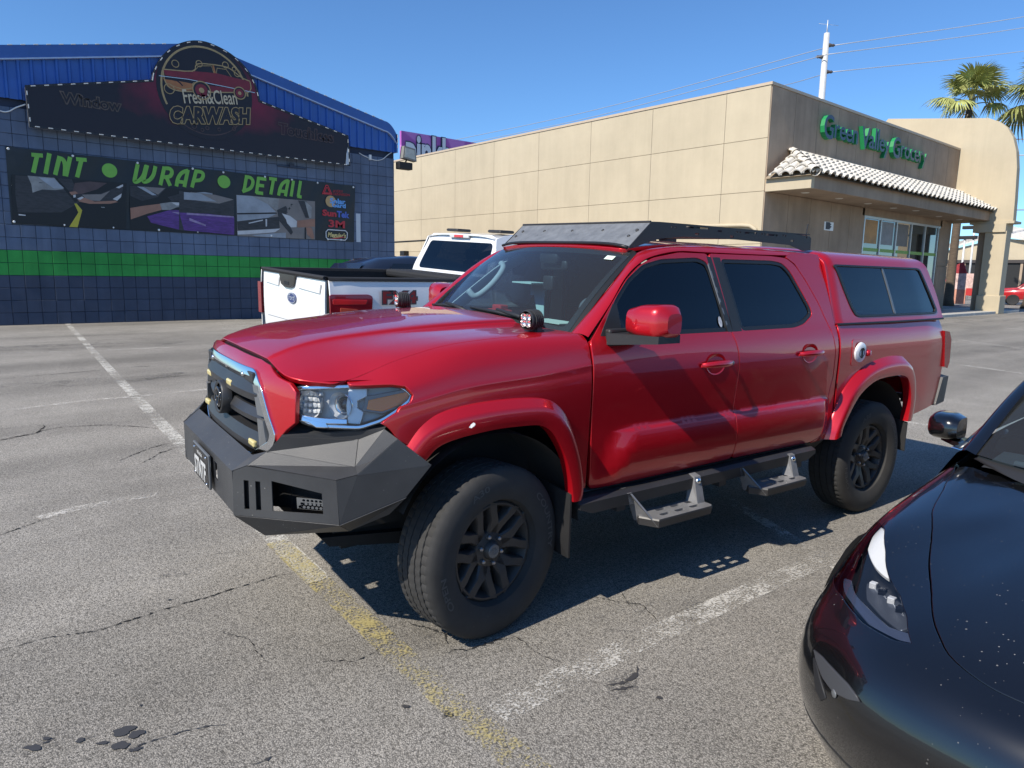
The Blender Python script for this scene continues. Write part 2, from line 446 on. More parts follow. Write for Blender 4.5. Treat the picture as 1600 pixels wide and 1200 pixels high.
    if bump:
        n3 = N.new('ShaderNodeTexNoise'); n3.inputs['Scale'].default_value = bscale; n3.inputs['Detail'].default_value = 4; L.new(vec, n3.inputs['Vector'])
        bp = N.new('ShaderNodeBump'); bp.inputs['Strength'].default_value = min(1, bump); bp.inputs['Distance'].default_value = .01; L.new(n3.outputs[0], bp.inputs['Height']); L.new(bp.outputs[0], b.inputs['Normal'])
    if emit:
        b.inputs['Emission Color'].default_value = (*emit[:3], 1); b.inputs['Emission Strength'].default_value = emit[3]
    MATS[name] = m
    return m

def glass(name, tint=(.6, .7, .7), refl=1.0, ior=1.5, rough=.0, milky=0.0, milkcol=(.5, .5, .5)):
    """thin sheet glass: fresnel reflection over tinted transmission"""
    if name in MATS: return MATS[name]
    m = bpy.data.materials.new(name); m.use_nodes = True; nt = m.node_tree; N = nt.nodes; L = nt.links; N.clear()
    out = N.new('ShaderNodeOutputMaterial'); tr = N.new('ShaderNodeBsdfTransparent'); tr.inputs[0].default_value = (*tint, 1)
    gl = N.new('ShaderNodeBsdfGlossy'); gl.inputs['Roughness'].default_value = rough; gl.inputs['Color'].default_value = (refl, refl, refl, 1)
    fr = N.new('ShaderNodeFresnel'); fr.inputs[0].default_value = ior; mx = N.new('ShaderNodeMixShader')
    base = tr.outputs[0]
    if milky:
        df = N.new('ShaderNodeBsdfDiffuse'); df.inputs[0].default_value = (*milkcol, 1); m0 = N.new('ShaderNodeMixShader'); m0.inputs[0].default_value = milky
        L.new(tr.outputs[0], m0.inputs[1]); L.new(df.outputs[0], m0.inputs[2]); base = m0.outputs[0]
    L.new(fr.outputs[0], mx.inputs[0]); L.new(base, mx.inputs[1]); L.new(gl.outputs[0], mx.inputs[2]); L.new(mx.outputs[0], out.inputs[0])
    MATS[name] = m
    return m

def worn_paint(name, col, cover=.5, scale=9.0):
    """paint on asphalt, worn away in patches down to the stones"""
    if name in MATS: return MATS[name]
    m = bpy.data.materials.new(name); m.use_nodes = True; nt = m.node_tree; N = nt.nodes; L = nt.links; b = N['Principled BSDF']; out = N['Material Output']
    b.inputs['Base Color'].default_value = (*col, 1); b.inputs['Roughness'].default_value = .9; b.inputs['Specular IOR Level'].default_value = .2
    tc = N.new('ShaderNodeTexCoord'); n1 = N.new('ShaderNodeTexNoise'); n1.inputs['Scale'].default_value = scale; n1.inputs['Detail'].default_value = 8; n1.inputs['Roughness'].default_value = .75
    n2 = N.new('ShaderNodeTexNoise'); n2.inputs['Scale'].default_value = 95; n2.inputs['Detail'].default_value = 4
    n4 = N.new('ShaderNodeTexNoise'); n4.inputs['Scale'].default_value = 1.1
    for n in (n1, n2, n4): L.new(tc.outputs['Object'], n.inputs['Vector'])
    a = N.new('ShaderNodeMath'); a.operation = 'ADD'; L.new(n1.outputs[0], a.inputs[0]); L.new(n2.outputs[0], a.inputs[1])
    a2 = N.new('ShaderNodeMath'); a2.operation = 'MULTIPLY_ADD'; L.new(n4.outputs[0], a2.inputs[0]); a2.inputs[1].default_value = .8; L.new(a.outputs[0], a2.inputs[2])
    mr = N.new('ShaderNodeMapRange'); mr.inputs[1].default_value = 1.72 - cover*.62; mr.inputs[2].default_value = 1.92 - cover*.62; mr.inputs[3].default_value = 0; mr.inputs[4].default_value = min(.95, .35+cover*.7); L.new(a2.outputs[0], mr.inputs[0])
    tr = N.new('ShaderNodeBsdfTransparent'); mx = N.new('ShaderNodeMixShader'); L.new(mr.outputs[0], mx.inputs[0]); L.new(tr.outputs[0], mx.inputs[1]); L.new(b.outputs[0], mx.inputs[2]); L.new(mx.outputs[0], out.inputs[0])
    MATS[name] = m
    return m

def asphalt_material():
    m = bpy.data.materials.new('weathered_asphalt'); m.use_nodes = True; nt = m.node_tree; N = nt.nodes; L = nt.links; b = N['Principled BSDF']
    tc = N.new('ShaderNodeTexCoord'); P = tc.outputs['Object']
    def noise(sc, det=6, rg=.6):
        n = N.new('ShaderNodeTexNoise'); n.inputs['Scale'].default_value = sc; n.inputs['Detail'].default_value = det; n.inputs['Roughness'].default_value = rg; L.new(P, n.inputs['Vector']); return n.outputs[0]
    def rng(s, a, c, d, e):
        q = N.new('ShaderNodeMapRange'); q.inputs[1].default_value = a; q.inputs[2].default_value = c; q.inputs[3].default_value = d; q.inputs[4].default_value = e; L.new(s, q.inputs[0]); return q.outputs[0]
    def mul(a, c):
        q = N.new('ShaderNodeMath'); q.operation = 'MULTIPLY'; L.new(a, q.inputs[0])
        if isinstance(c, float): q.inputs[1].default_value = c
        else: L.new(c, q.inputs[1])
        return q.outputs[0]
    vo = N.new('ShaderNodeTexVoronoi'); vo.inputs['Scale'].default_value = 185; L.new(P, vo.inputs['Vector'])       # stones about 9 mm
    sx = N.new('ShaderNodeSeparateXYZ'); L.new(vo.outputs['Color'], sx.inputs[0])
    stone = rng(sx.outputs[0], 0, 1, .60, 1.36)
    gap = rng(vo.outputs['Distance'], .35, .75, 1.0, .50)
    pits = rng(noise(55, 3), .35, .46, .55, 1.0)
    big = rng(noise(.16, 5, .55), .3, .7, .84, 1.12)
    mid = rng(noise(1.3, 7, .65), .3, .72, .87, 1.1)
    # darker worn lanes towards the shop
    st = N.new('ShaderNodeMapping'); st.inputs['Scale'].default_value = (.07, .55, 1); L.new(P, st.inputs[0])
    n5 = N.new('ShaderNodeTexNoise'); n5.inputs['Scale'].default_value = 1.0; n5.inputs['Detail'].default_value = 5; L.new(st.outputs[0], n5.inputs['Vector'])
    lane = rng(n5.outputs[0], .44, .66, 1.0, .66)
    v = mul(mul(mul(stone, gap), mul(big, mid)), mul(lane, pits))
    cr = N.new('ShaderNodeMix'); cr.data_type = 'RGBA'; L.new(noise(7, 4), cr.inputs['Factor']); cr.inputs['A'].default_value = (.385, .355, .305, 1); cr.inputs['B'].default_value = (.41, .385, .345, 1)
    sc = N.new('ShaderNodeVectorMath'); sc.operation = 'SCALE'; L.new(cr.outputs['Result'], sc.inputs[0]); L.new(v, sc.inputs['Scale']); L.new(sc.outputs[0], b.inputs['Base Color'])
    b.inputs['Roughness'].default_value = .88; b.inputs['Specular IOR Level'].default_value = .25
    bp = N.new('ShaderNodeBump'); bp.inputs['Strength'].default_value = .75; bp.inputs['Distance'].default_value = .004
    ht = mul(gap, pits); L.new(ht, bp.inputs['Height']); L.new(bp.outputs[0], b.inputs['Normal'])
    return m

def masonry(name, col, var=.12):
    """painted concrete block face: streaks, scuffs and fine pores, each block a little different"""
    m = mat(name, col, .8, var=var, vscale=1.3, bump=.35, bscale=45, spec=.3, orand=.07, streak=.16)
    return m

# ------------------------------------------------------------------ ground
ASPHALT = asphalt_material()
_g = MB(); _g.box((-400, -400, -.5), (600, 600, 0)); ground = _g.build('parking_lot', ASPHALT); tag(ground, kind='structure')
def ground_strip(name, pxs, w, m, z=.004, ox=0):
    P = [at(px, py, 2, 0)[:2] for px, py in pxs]
    P = resample(P, .4, closed=False)
    mb = MB(); mb.ribbon(P, w, (0, 0, z), (1, 0, 0), (0, 1, 0)); o = mb.build(name, m, ground); return o
_wp = worn_paint('worn_white_paint', (.62, .60, .54), .62)
_wp2 = worn_paint('faded_white_paint', (.66, .63, .57), .58)
_wp3 = worn_paint('old_white_paint', (.62, .60, .55), .56, 5)
_yp = worn_paint('worn_yellow_paint', (.46, .385, .16), .50)
ground_strip('painted_line', [(104, 504), (190, 597), (284, 695), (365, 780), (432, 843), (500, 908)], .13, _wp)
ground_strip('painted_line', [(432, 848), (492, 905), (560, 965), (700, 1095), (830, 1205), (900, 1270)], .13, _yp, .008)
ground_strip('painted_line', [(775, 1116), (900, 1050), (1040, 985), (1180, 921), (1300, 868)], .14, _wp3)
ground_strip('painted_line', [(1100, 758), (1340, 905)], .10, _wp2)
ground_strip('painted_line', [(-60, 557), (0, 552.5), (170, 547), (340, 539.5)], .11, _wp2)
ground_strip('painted_line', [(-60, 652), (0, 643), (130, 627), (240, 617), (330, 608)], .11, _wp2)
ground_strip('painted_line', [(60, 810), (130, 793), (230, 775), (330, 760)], .10, _wp2)
for a, b in [((1300, 640), (1600, 690)), ((1480, 505), (1600, 515)), ((1490, 530), (1600, 545)), ((1480, 492), (1560, 494)), ((1500, 570), (1600, 584))]:
    ground_strip('painted_line', [a, b], .10, _wp2)
_tar = mat('crack_dark', (.030, .029, .028), .95, spec=.1)  # flat dark colour of the open cracks
_tar2 = mat('tar_seal', (.050, .049, .050), .55, spec=.4)
def crack(pxs, w=.008, amp=.02, seed=0, m=None, z=.0035, name='crack'):
    rnd = random.Random(seed); P = resample([at(a, b, 2, 0)[:2] for a, b in pxs], .014, closed=False)
    Q = []; off = np.zeros(2); ws = []; n = len(P)
    for i, p in enumerate(P):
        off = off*.93 + np.array([rnd.uniform(-1, 1), rnd.uniform(-1, 1)])*amp*.22; Q.append(p + off + np.array([rnd.uniform(-1, 1), rnd.uniform(-1, 1)])*.0035)
        ws.append(max(.0012, w*(.15 + rnd.random()**1.6*1.3)*min(1, .2 + 3*min(i, n-1-i)/n))*(0.15 if rnd.random() < .15 else 1))
    mb = MB(); mb.ribbon(Q, ws, (0, 0, z), (1, 0, 0), (0, 1, 0)); mb.build(name, m or _tar, ground)
crack([(-5, 1018), (60, 1000), (160, 985), (250, 955), (350, 925), (420, 905), (470, 893)], .010, .02, 1)
crack([(-5, 690), (90, 668), (170, 664), (290, 672)], .016, .03, 2)
crack([(-10, 690), (60, 678), (70, 664)], .03, .04, 12)
crack([(0, 837), (40, 822), (75, 808)], .012, .02, 3)
crack([(0, 592), (120, 582), (220, 573), (310, 570)], .02, .05, 4)
crack([(180, 723), (240, 700), (278, 690)], .012, .03, 5); crack([(218, 726), (250, 708), (280, 698)], .012, .03, 6)
crack([(340, 985), (390, 1000), (420, 1035)], .005, .02, 7); crack([(480, 1040), (560, 1030), (600, 1010)], .006, .03, 8)
crack([(500, 1010), (560, 990), (640, 972)], .005, .02, 9)
crack([(900, 930), (1000, 945), (1040, 985)], .006, .02, 10); crack([(790, 985), (850, 1025), (880, 1035)], .006, .02, 11)
crack([(200, 1172), (260, 1152), (300, 1142), (356, 1132)], .016, .012, 13, _tar2)
crack([(395, 1198), (430, 1180)], .012, .01, 14, _tar2)
crack([(940, 1075), (975, 1060), (985, 1040)], .02, .05, 15, _tar2); crack([(950, 1080), (990, 1075)], .018, .04, 16, _tar2)
crack([(640, 975), (690, 990), (700, 1005)], .012, .05, 17); crack([(700, 1020), (760, 1010), (800, 1000)], .012, .06, 18)
crack([(1040, 900), (960, 910), (1000, 960)], .004, .02, 19)
crack([(30, 1172), (60, 1165), (85, 1155)], .016, .012, 20, _tar2)
crack([(120, 1160), (150, 1150)], .014, .012, 21, _tar2)
def tar_spot(px, py, rx, ry, a, seed):
    rnd = random.Random(seed); c = at(px, py, 2, 0); pts = []
    for k in range(22):
        t = 2*math.pi*k/22; q = 1 + .16*math.sin(2*t + seed) + .12*math.sin(3*t + seed*1.7) + .08*math.sin(5*t + seed*3) + rnd.uniform(-.08, .08); x, y = rx*math.cos(t)*q, ry*math.sin(t)*q
        pts.append((c[0]+x*math.cos(a)-y*math.sin(a), c[1]+x*math.sin(a)+y*math.cos(a), .004))
    mb = MB(); mb.poly(pts); mb.build('tar_spot', _tar2, ground)
for i, (x, y, a, b, r) in enumerate([(193, 1143, .034, .028, .2), (213, 1148, .024, .024, .4), (188, 1166, .026, .024, .1), (52, 1170, .03, .013, -.1), (73, 1155, .016, .008, 0), (125, 1158, .014, .012, 0), (160, 1162, .02, .009, 0), (212, 1172, .02, .01, .3), (634, 1105, .014, .011, 0), (700, 1117, .016, .02, 0), (1030, 1091, .012, .01, 0), (220, 1103, .006, .006, 0), (265, 938, .008, .008, 0)]):
    tar_spot(x, y, a, b, r - .6, i)

# dark worn stains and tyre scuffs on the surface
_st = worn_paint('dark_stain', (.13, .125, .12), .40, 6.0); _st2 = worn_paint('tyre_scuff', (.09, .088, .085), .36, 14.0)
def stain(px, py, rx, ry, a, seed, m=None, z=.0022):
    rnd = random.Random(seed); c = at(px, py, 2, 0); pts = []
    for k in range(36):
        t = 2*math.pi*k/36; q = 1 + .22*math.sin(2*t + seed) + .12*math.sin(5*t + seed*2) + rnd.uniform(-.06, .06); x, y = rx*math.cos(t)*q, ry*math.sin(t)*q
        pts.append((c[0] + x*math.cos(a) - y*math.sin(a), c[1] + x*math.sin(a) + y*math.cos(a), z))
    mb = MB(); mb.poly(pts); mb.build('stain', m or _st, ground)
for i, (x, y, a, b, r) in enumerate([(930, 985, .42, .16, 0), (820, 1000, .25, .10, .3), (975, 1068, .10, .07, .4), (700, 985, .30, .12, .2), (60, 600, 1.6, .35, -.2), (210, 590, .9, .3, -.1), (250, 715, .5, .14, -.5), (40, 668, .8, .10, -.3), (1540, 500, 3.0, .9, 0), (1560, 545, 2.0, .5, 0), (130, 540, 2.2, .6, 0), (1080, 960, .22, .08, .2), (50, 1165, .12, .05, -.5), (320, 880, .25, .10, 0)]):
    stain(x, y, a, b, r, i, _st if i % 3 else _st2, .0018 + .00005*i)

# ------------------------------------------------------------------ car wash building
WY = 24.0; CW0, CW1 = .9, 14.43; BW, BH = .35, .345
M_navy = masonry('navy_block_paint', (.122, .160, .235)); M_navyd = masonry('dark_navy_block_paint', (.054, .070, .108)); M_green = masonry('green_block_paint', (.040, .30, .065), .16)
M_mortar = mat('painted_joint', (.045, .058, .092), .9, spec=.1)
M_blue = mat('blue_sheet_metal', (.030, .115, .42), .42, var=.10, vscale=1.5, coat=.15)
M_blue2 = mat('blue_metal_trim', (.035, .11, .36), .4, var=.08, vscale=3)
M_white = mat('white_plastic', (.82, .82, .80), .4)
M_led = mat('white_led_module', (.62, .62, .60), .35)
M_silver = mat('aluminium_trim', (.62, .63, .64), .35, metal=.7, var=.05)
M_black = mat('matt_black', (.012, .012, .013), .6)
carwash = empty('car_wash_building', (7.65, WY, 0))
tag(carwash, 'dark blue painted block car wash building with green stripe and blue metal gable', 'building')
def cwp(x, y, z): return (x - 7.65, y - WY, z)
_b = MB(); _b.box(cwp(CW0, WY + .004, 0), cwp(CW1, WY + 16, 6.1)); _b.build('wall_core', M_mortar, carwash)
_bl = MB(); a, b, d, c = (BW - .011) / 2, (BH - .011) / 2, .022, .006
_bl.add([(-a, 0, -b), (a, 0, -b), (a, 0, b), (-a, 0, b), (-a, -d + c, -b), (a, -d + c, -b), (a, -d + c, b), (-a, -d + c, b), (-a + c, -d, -b + c), (a - c, -d, -b + c), (a - c, -d, b - c), (-a + c, -d, b - c)],
        [(0, 1, 5, 4), (1, 2, 6, 5), (2, 3, 7, 6), (3, 0, 4, 7), (4, 5, 9, 8), (5, 6, 10, 9), (6, 7, 11, 10), (7, 4, 8, 11), (8, 9, 10, 11)])
_blocks = {}
for key, m in (('n', M_navy), ('d', M_navyd), ('g', M_green)):
    me = bpy.data.meshes.new('block'); me.from_pydata(_bl.v, [], _bl.f); me.materials.append(m); _blocks[key] = me
_rest = {'n': MB(), 'd': MB(), 'g': MB()}; _single = 0; rb = random.Random(5)
for r in range(17):
    z = (r + .5) * BH
    for k in range(-4, 36):
        x = 2.185 + (k + .5) * BW
        if x - BW/2 < CW0 - .01 or x + BW/2 > CW1 + .02: continue
        key = 'd' if r < 4 else ('g' if r < 6 else 'n')
        vis = (r < 8 and 1.8 < x < 9.4) or (14 <= r <= 15 and 2.2 < x < 12.6) or (x > 12.6 and 6 <= r)
        jit = rb.uniform(-.0035, .0035)
        if vis and _single < 300:
            o = bpy.data.objects.new('block', _blocks[key]); COL.objects.link(o); o.parent = carwash; o.location = cwp(x, WY + jit, z); _single += 1
        else:
            q = _rest[key]; q.xf = (lambda p, x=x, z=z, j=jit: cwp(p[0] + x, p[1] + WY + j, p[2] + z)); q.add(_bl.v, _bl.f)
for key, m, nm in (('n', M_navy, 'upper_blocks'), ('d', M_navyd, 'base_blocks'), ('g', M_green, 'stripe_blocks')):
    o = _rest[key].build(nm, m, carwash); o['kind'] = 'stuff'
# blue metal gable with pressed ribs
PK = (7.62, 8.46)
def rake(x): return PK[1] - .215 * abs(x - PK[0]) if x < 13.95 else (PK[1] - .215 * abs(13.95 - PK[0])) - (x - 13.95) ** 2 * 1.6
_g = MB(); xs = []; ys = []
x = CW0 - .05
while x < CW1 + .05:
    for dx, dy in ((0, 0), (.11, 0), (.135, -.05), (.185, -.05), (.21, 0)): xs.append(x + dx); ys.append(WY - .09 + dy)
    x += .297
P = np.array([[cwp(x, y, 6.1 - .03), cwp(x, y, rake(min(x, CW1)) - .02)] for x, y in zip(xs, ys) if x < CW1 + .06]); _g.grid(P); _g.build('ribbed_metal_panel', M_blue, carwash)
_g = MB(); _g.add([cwp(CW0, WY - .03, 6.1), cwp(CW1, WY - .03, 6.1), cwp(CW1, WY - .03, rake(CW1)), cwp(PK[0], WY - .03, PK[1]), cwp(CW0, WY - .03, rake(CW0)),
                   cwp(CW0, WY + 16, 6.1), cwp(CW1, WY + 16, 6.1), cwp(CW1, WY + 16, rake(CW1)), cwp(PK[0], WY + 16, PK[1]), cwp(CW0, WY + 16, rake(CW0))],
                  [(0, 1, 2, 3, 4), (9, 8, 7, 6, 5), (1, 6, 7, 2), (2, 7, 8, 3), (3, 8, 9, 4), (4, 9, 5, 0)]); _g.build('roof', M_blue2, carwash)
def band(pts, lo, hi, y0, y1, name, m):
    mb = MB(); Q = np.array([[cwp(x, y0, z + lo), cwp(x, y0, z + hi), cwp(x, y1, z + hi), cwp(x, y1, z + lo), cwp(x, y0, z + lo)] for x, z in pts]); mb.grid(Q); return mb.build(name, m, carwash)
_rk = [(x, rake(x)) for x in list(np.linspace(CW0 - .06, PK[0], 9)) + list(np.linspace(PK[0], 13.9, 9))[1:] + list(np.linspace(13.95, CW1 + .02, 8))]
band(_rk, -.30, .03, WY - .20, WY + .1, 'rake_trim', M_blue2)
band(_rk, -.335, -.30, WY - .215, WY - .10, 'rake_lower_edge', mat('pale_metal_edge', (.45, .52, .66), .4, metal=.3))
_g = MB(); _g.box(cwp(CW1 - .02, WY - .2, 6.07), cwp(CW1 + .06, WY + .1, rake(CW1))); _g.build('corner_trim', M_blue2, carwash)
_lm = MB(); _lm.box((-.055, -.016, -.013), (.055, 0, .013), bev=.005); _lo = _lm.build('light_module', M_led, carwash); LED = _lo.data
_lo.location = cwp(2.0, WY - .205, rake(2.0) + .01)
def led_run(parent, pf, p0, p1, sp, y, off=0.0):
    p0, p1 = np.array(p0), np.array(p1); L = np.linalg.norm(p1 - p0); n = int(L / sp); a = math.atan2(p1[1] - p0[1], p1[0] - p0[0])
    for i in range(n):
        q = p0 + (p1 - p0) * (i + .5) / n
        o = bpy.data.objects.new('light_module', LED); COL.objects.link(o); o.parent = parent; o.location = pf(q[0], y, q[1] + off); o.rotation_euler = (0, -a, 0)
led_run(carwash, cwp, (2.2, rake(2.2)), (PK[0] - 1.0, rake(PK[0] - 1.0)), .30, WY - .205, .03)
led_run(carwash, cwp, (9.3, rake(9.3)), (13.95, rake(13.95)), .30, WY - .205, .03)
led_run(carwash, cwp, (CW1 + .06, 6.2), (CW1 + .06, 6.75), .14, WY - .2)
# small fixtures on the wall: brackets, junction box
_g = MB(); _g.box(cwp(9.9, WY - .07, 5.10), cwp(10.9, WY - .024, 5.14)); _g.box(cwp(10.3, WY - .09, 5.10), cwp(10.45, WY - .024, 5.24)); _g.build('wall_bracket', M_navyd, carwash)
_g = MB(); p = at(578, 247, 1, WY - .06); _g.box(cwp(p[0] - .04, WY - .10, p[2] - .06), cwp(p[0] + .05, WY - .022, p[2] + .12), bev=.01); _g.build('junction_box', M_white, carwash)
_g = MB(); _g.box(cwp(*(at(557, 378, 1, WY - .03) - [0, .0, 0])), cwp(at(561, 300, 1, WY)[0] + .02, WY - .022, at(561, 334, 1, WY)[2])); _g.build('pale_strip', mat('pale_vinyl', (.55, .60, .66), .5), carwash)

def cable(name, pts, r, m, label, cat='cable', group=None, n=6):
    P = crom(pts, 8); c = P[0]; mb = MB(lambda p: tuple(np.asarray(p) - c)); mb.tube(P, r, n); o = mb.build(name, m, None, True); o.location = c; tag(o, label, cat, group); return o
def A(px, py, y): return at(px, py, 1, y)
cable('power_cable', [A(-30, 160, WY - .05), A(0, 173, WY - .08), A(13, 174, WY - .08), A(25, 168, WY - .1), A(40, 163, WY - .15)], .018, M_white, 'white cable looping into the end of the car wash sign', 'cable')
cable('power_cable', [A(561, 239, WY - .05), A(570, 244, WY - .06), A(585, 250, WY - .06), A(597, 249, WY - .06), A(606, 242, WY - .06), A(612, 238, WY - .06)], .014, M_white, 'white cable sagging under the blue gable beside the block corner', 'cable')
# floodlight at the corner
fl = empty('floodlight', (CW1 + .15, WY - .15, 5.9)); tag(fl, 'grey twin floodlight fixed to the corner of the blue gable building', 'light')
_g = MB(); p0, p1 = np.array([.02, -.30, -.06]), np.array([.60, .1, .42])
_g.hexa([(.02, -.25, -.02), (.62, -.25, -.10), (.62, .0, -.10), (.02, .0, -.02), (.08, -.25, .42), (.56, -.25, .36), (.56, -.0, .36), (.08, -.0, .42)]); _g.build('lamp_housing', mat('grey_cast_metal', (.22, .22, .21), .6, var=.1), fl)
_g = MB(); _g.hexa([(.08, -.262, .02), (.56, -.262, -.04), (.56, -.252, -.04), (.08, -.252, .02), (.12, -.262, .36), (.52, -.262, .30), (.52, -.252, .30), (.12, -.252, .36)]); _g.build('lens', mat('dusty_lamp_glass', (.45, .44, .38), .25, coat=.5, var=.2), fl)
_g = MB(); _g.box((-.12, -.22, -.42), (.46, .06, -.16), bev=.02); _g.tube([(.2, -.1, -.2), (.3, -.1, .05)], .03); _g.build('lower_housing', M_black, fl)

# ------------------------------------------------------------------ shaped sign
SY = WY - .36
sgn = empty('car_wash_sign', (7.7, WY, 5.4)); tag(sgn, 'dark maroon shaped sign board with round car emblem above the banner', 'sign')
def sp(x, y, z): return (x - 7.7, y - WY, z - 5.4)
def S2(px, py): q = at(px, py, 1, SY); return (q[0], q[2])
_arc = [S2(*p) for p in [(238, 126), (240, 114), (247, 99), (257, 86), (270, 75), (286, 68), (303, 65), (322, 67), (342, 75), (361, 86), (378, 101), (391, 118), (400, 137), (405, 158)]]
_out = [S2(41, 135)] + [tuple(p) for p in crom(_arc, 3)] + [S2(543, 213), S2(546, 258), S2(48, 197)]
M_face = bpy.data.materials.new('maroon_sign_print'); M_face.use_nodes = True
def _signmat(m):
    nt = m.node_tree; N = nt.nodes; L = nt.links; b = N['Principled BSDF']; tc = N.new('ShaderNodeTexCoord')
    mp = N.new('ShaderNodeMapping'); mp.inputs['Location'].default_value = (0, 0, -1.15); mp.inputs['Scale'].default_value = (.30, 1, .72); L.new(tc.outputs['Object'], mp.inputs[0])
    ln = N.new('ShaderNodeVectorMath'); ln.operation = 'LENGTH'; L.new(mp.outputs[0], ln.inputs[0])
    n = N.new('ShaderNodeTexNoise'); n.inputs['Scale'].default_value = 1.6; n.inputs['Detail'].default_value = 7; L.new(tc.outputs['Object'], n.inputs['Vector'])
    ad = N.new('ShaderNodeMath'); ad.operation = 'MULTIPLY_ADD'; L.new(n.outputs[0], ad.inputs[0]); ad.inputs[1].default_value = .55; L.new(ln.outputs['Value'], ad.inputs[2])
    cr = N.new('ShaderNodeValToRGB'); cr.color_ramp.elements[0].position = .65; cr.color_ramp.elements[0].color = (.20, .012, .042, 1); cr.color_ramp.elements[1].position = 1.25; cr.color_ramp.elements[1].color = (.014, .011, .020, 1)
    mr = N.new('ShaderNodeMapRange'); mr.inputs[1].default_value = 0; mr.inputs[2].default_value = 1.5; L.new(ad.outputs[0], mr.inputs[0]); cr.color_ramp.elements[0].position = .5; cr.color_ramp.elements[1].position = .82
    L.new(mr.outputs[0], cr.inputs[0]); L.new(cr.outputs[0], b.inputs['Base Color']); b.inputs['Roughness'].default_value = .5
_signmat(M_face)
_g = MB(lambda p: sp(*p)); _g.prism(_out, (0, SY, 0), (1, 0, 0), (0, 0, 1), .0001); _g = MB(lambda p: sp(*p))
_oo = _out if area2(_out) > 0 else _out[::-1]
_g.prism(_oo, (0, SY + .22, 0), (1, 0, 0), (0, 0, 1), .22); _g.build('sign_face', M_face, sgn)
_g = MB(lambda p: sp(*p)); _c = np.mean(_oo, 0)
_g.ribbon(_oo, .07, (0, SY - .006, 0), (1, 0, 0), (0, 0, 1), closed=True); _g.build('border', mat('dark_frame_trim', (.016, .014, .020), .4), sgn)
_g = MB(lambda p: sp(*p)); _g.prism(_oo, (0, SY + .235, 0), (1, 0, 0), (0, 0, 1), .012)
_gg = MB(lambda p: sp(*p)); _m = len(_oo)
_gg.grid(np.array([[(p[0], SY - .012, p[1]), (p[0], SY + .20, p[1])] for p in [(_c + (np.array(q) - _c) * 1.004) for q in _oo + [_oo[0]]]])); _gg.build('edge_trim', M_silver, sgn)
M_gold = mat('gold_print', (.42, .30, .14), .5, var=.15); M_tan = mat('cream_print', (.60, .50, .34), .5, var=.1); M_dkred = mat('dark_red_print', (.20, .018, .035), .5, var=.15); M_ghost = mat('faded_lettering', (.085, .055, .055), .6, var=.4, vscale=8)
M_ink = mat('near_black_print', (.014, .012, .020), .5)
def sfr(p0, p1, dy):
    a, b = at(*p0, 1, SY - dy), at(*p1, 1, SY - dy); u = b - a; L = np.linalg.norm(u); u = u / L; v = np.array([-u[2], 0, u[0]]); return a, u, v, L
mb = MB(lambda p: sp(*p)); _ctr = np.array(S2(322, 143)); _rad = 1.42
cir = [(_ctr[0] + _rad*math.cos(t), _ctr[1] + _rad*math.sin(t)) for t in np.linspace(0, 2*math.pi, 49)[:-1]]
mb.prism(cir, (0, SY - .002, 0), (1, 0, 0), (0, 0, 1), .006, 0)
cir2 = [(_ctr[0] + 1.28*math.cos(t), _ctr[1] + 1.28*math.sin(t)) for t in np.linspace(.05, math.pi + .45, 40)]
mb.ribbon(cir2, .055, (0, SY - .012, 0), (1, 0, 0), (0, 0, 1), 1)
cir3 = [(_ctr[0] + 1.28*math.cos(t), _ctr[1] + 1.28*math.sin(t)) for t in np.linspace(math.pi + .75, 2*math.pi - .35, 30)]
mb.ribbon(cir3, .025, (0, SY - .012, 0), (1, 0, 0), (0, 0, 1), 2)
mb.build('round_emblem', [M_ink, M_gold, M_ghost], sgn)
# red classic saloon drawn on the emblem (crop pixels of the photograph, x/3.9+230, y/3.9+60)
def C2(cx, cy): return S2(230 + cx/3.902, 60 + cy/3.902)
def sline(mb, pts, w, dy, mi, closed=False, cr=2):
    P = [C2(*p) for p in pts]; P = crom(P, cr, closed) if cr > 1 else P
    mb.ribbon(P, w, (0, SY - dy, 0), (1, 0, 0), (0, 0, 1), mi, closed)
def spoly(mb, pts, dy, mi):
    P = [C2(*p) for p in pts]; P = P if area2(P) > 0 else P[::-1]; mb.prism(P, (0, SY - dy, 0), (1, 0, 0), (0, 0, 1), .002, mi)
mb = MB(lambda p: sp(*p))
spoly(mb, [(95, 188), (275, 200), (420, 212), (520, 238), (625, 262), (632, 300), (620, 322), (360, 270), (110, 225)], .012, 1)
spoly(mb, [(360, 285), (480, 300), (620, 325), (560, 335), (470, 328), (380, 328), (355, 300)], .012, 1)
spoly(mb, [(95, 240), (200, 262), (290, 280), (280, 318), (200, 320), (120, 290)], .013, 2)
sline(mb, [(95, 188), (275, 200), (300, 158), (380, 158), (480, 175), (530, 205), (575, 240), (625, 262)], .03, .018, 0, cr=3)
sline(mb, [(95, 188), (100, 225), (110, 265), (135, 300), (200, 322), (290, 325)], .03, .018, 0, cr=3)
sline(mb, [(360, 328), (470, 330), (540, 330)], .03, .018, 0); sline(mb, [(625, 262), (632, 305), (615, 330), (585, 335)], .03, .018, 0)
sline(mb, [(285, 200), (315, 168), (390, 168), (405, 212)], .016, .019, 0, cr=1); sline(mb, [(420, 214), (425, 182), (480, 190), (512, 236)], .016, .019, 0, cr=1)
sline(mb, [(400, 165), (412, 212)], .05, .0195, 2, cr=1)
sline(mb, [(70, 228), (250, 250), (450, 290), (655, 332)], .018, .021, 3, cr=1)
sline(mb, [(105, 245), (180, 258), (215, 290)], .04, .02, 4); sline(mb, [(140, 285), (220, 310), (285, 300)], .02, .02, 0)
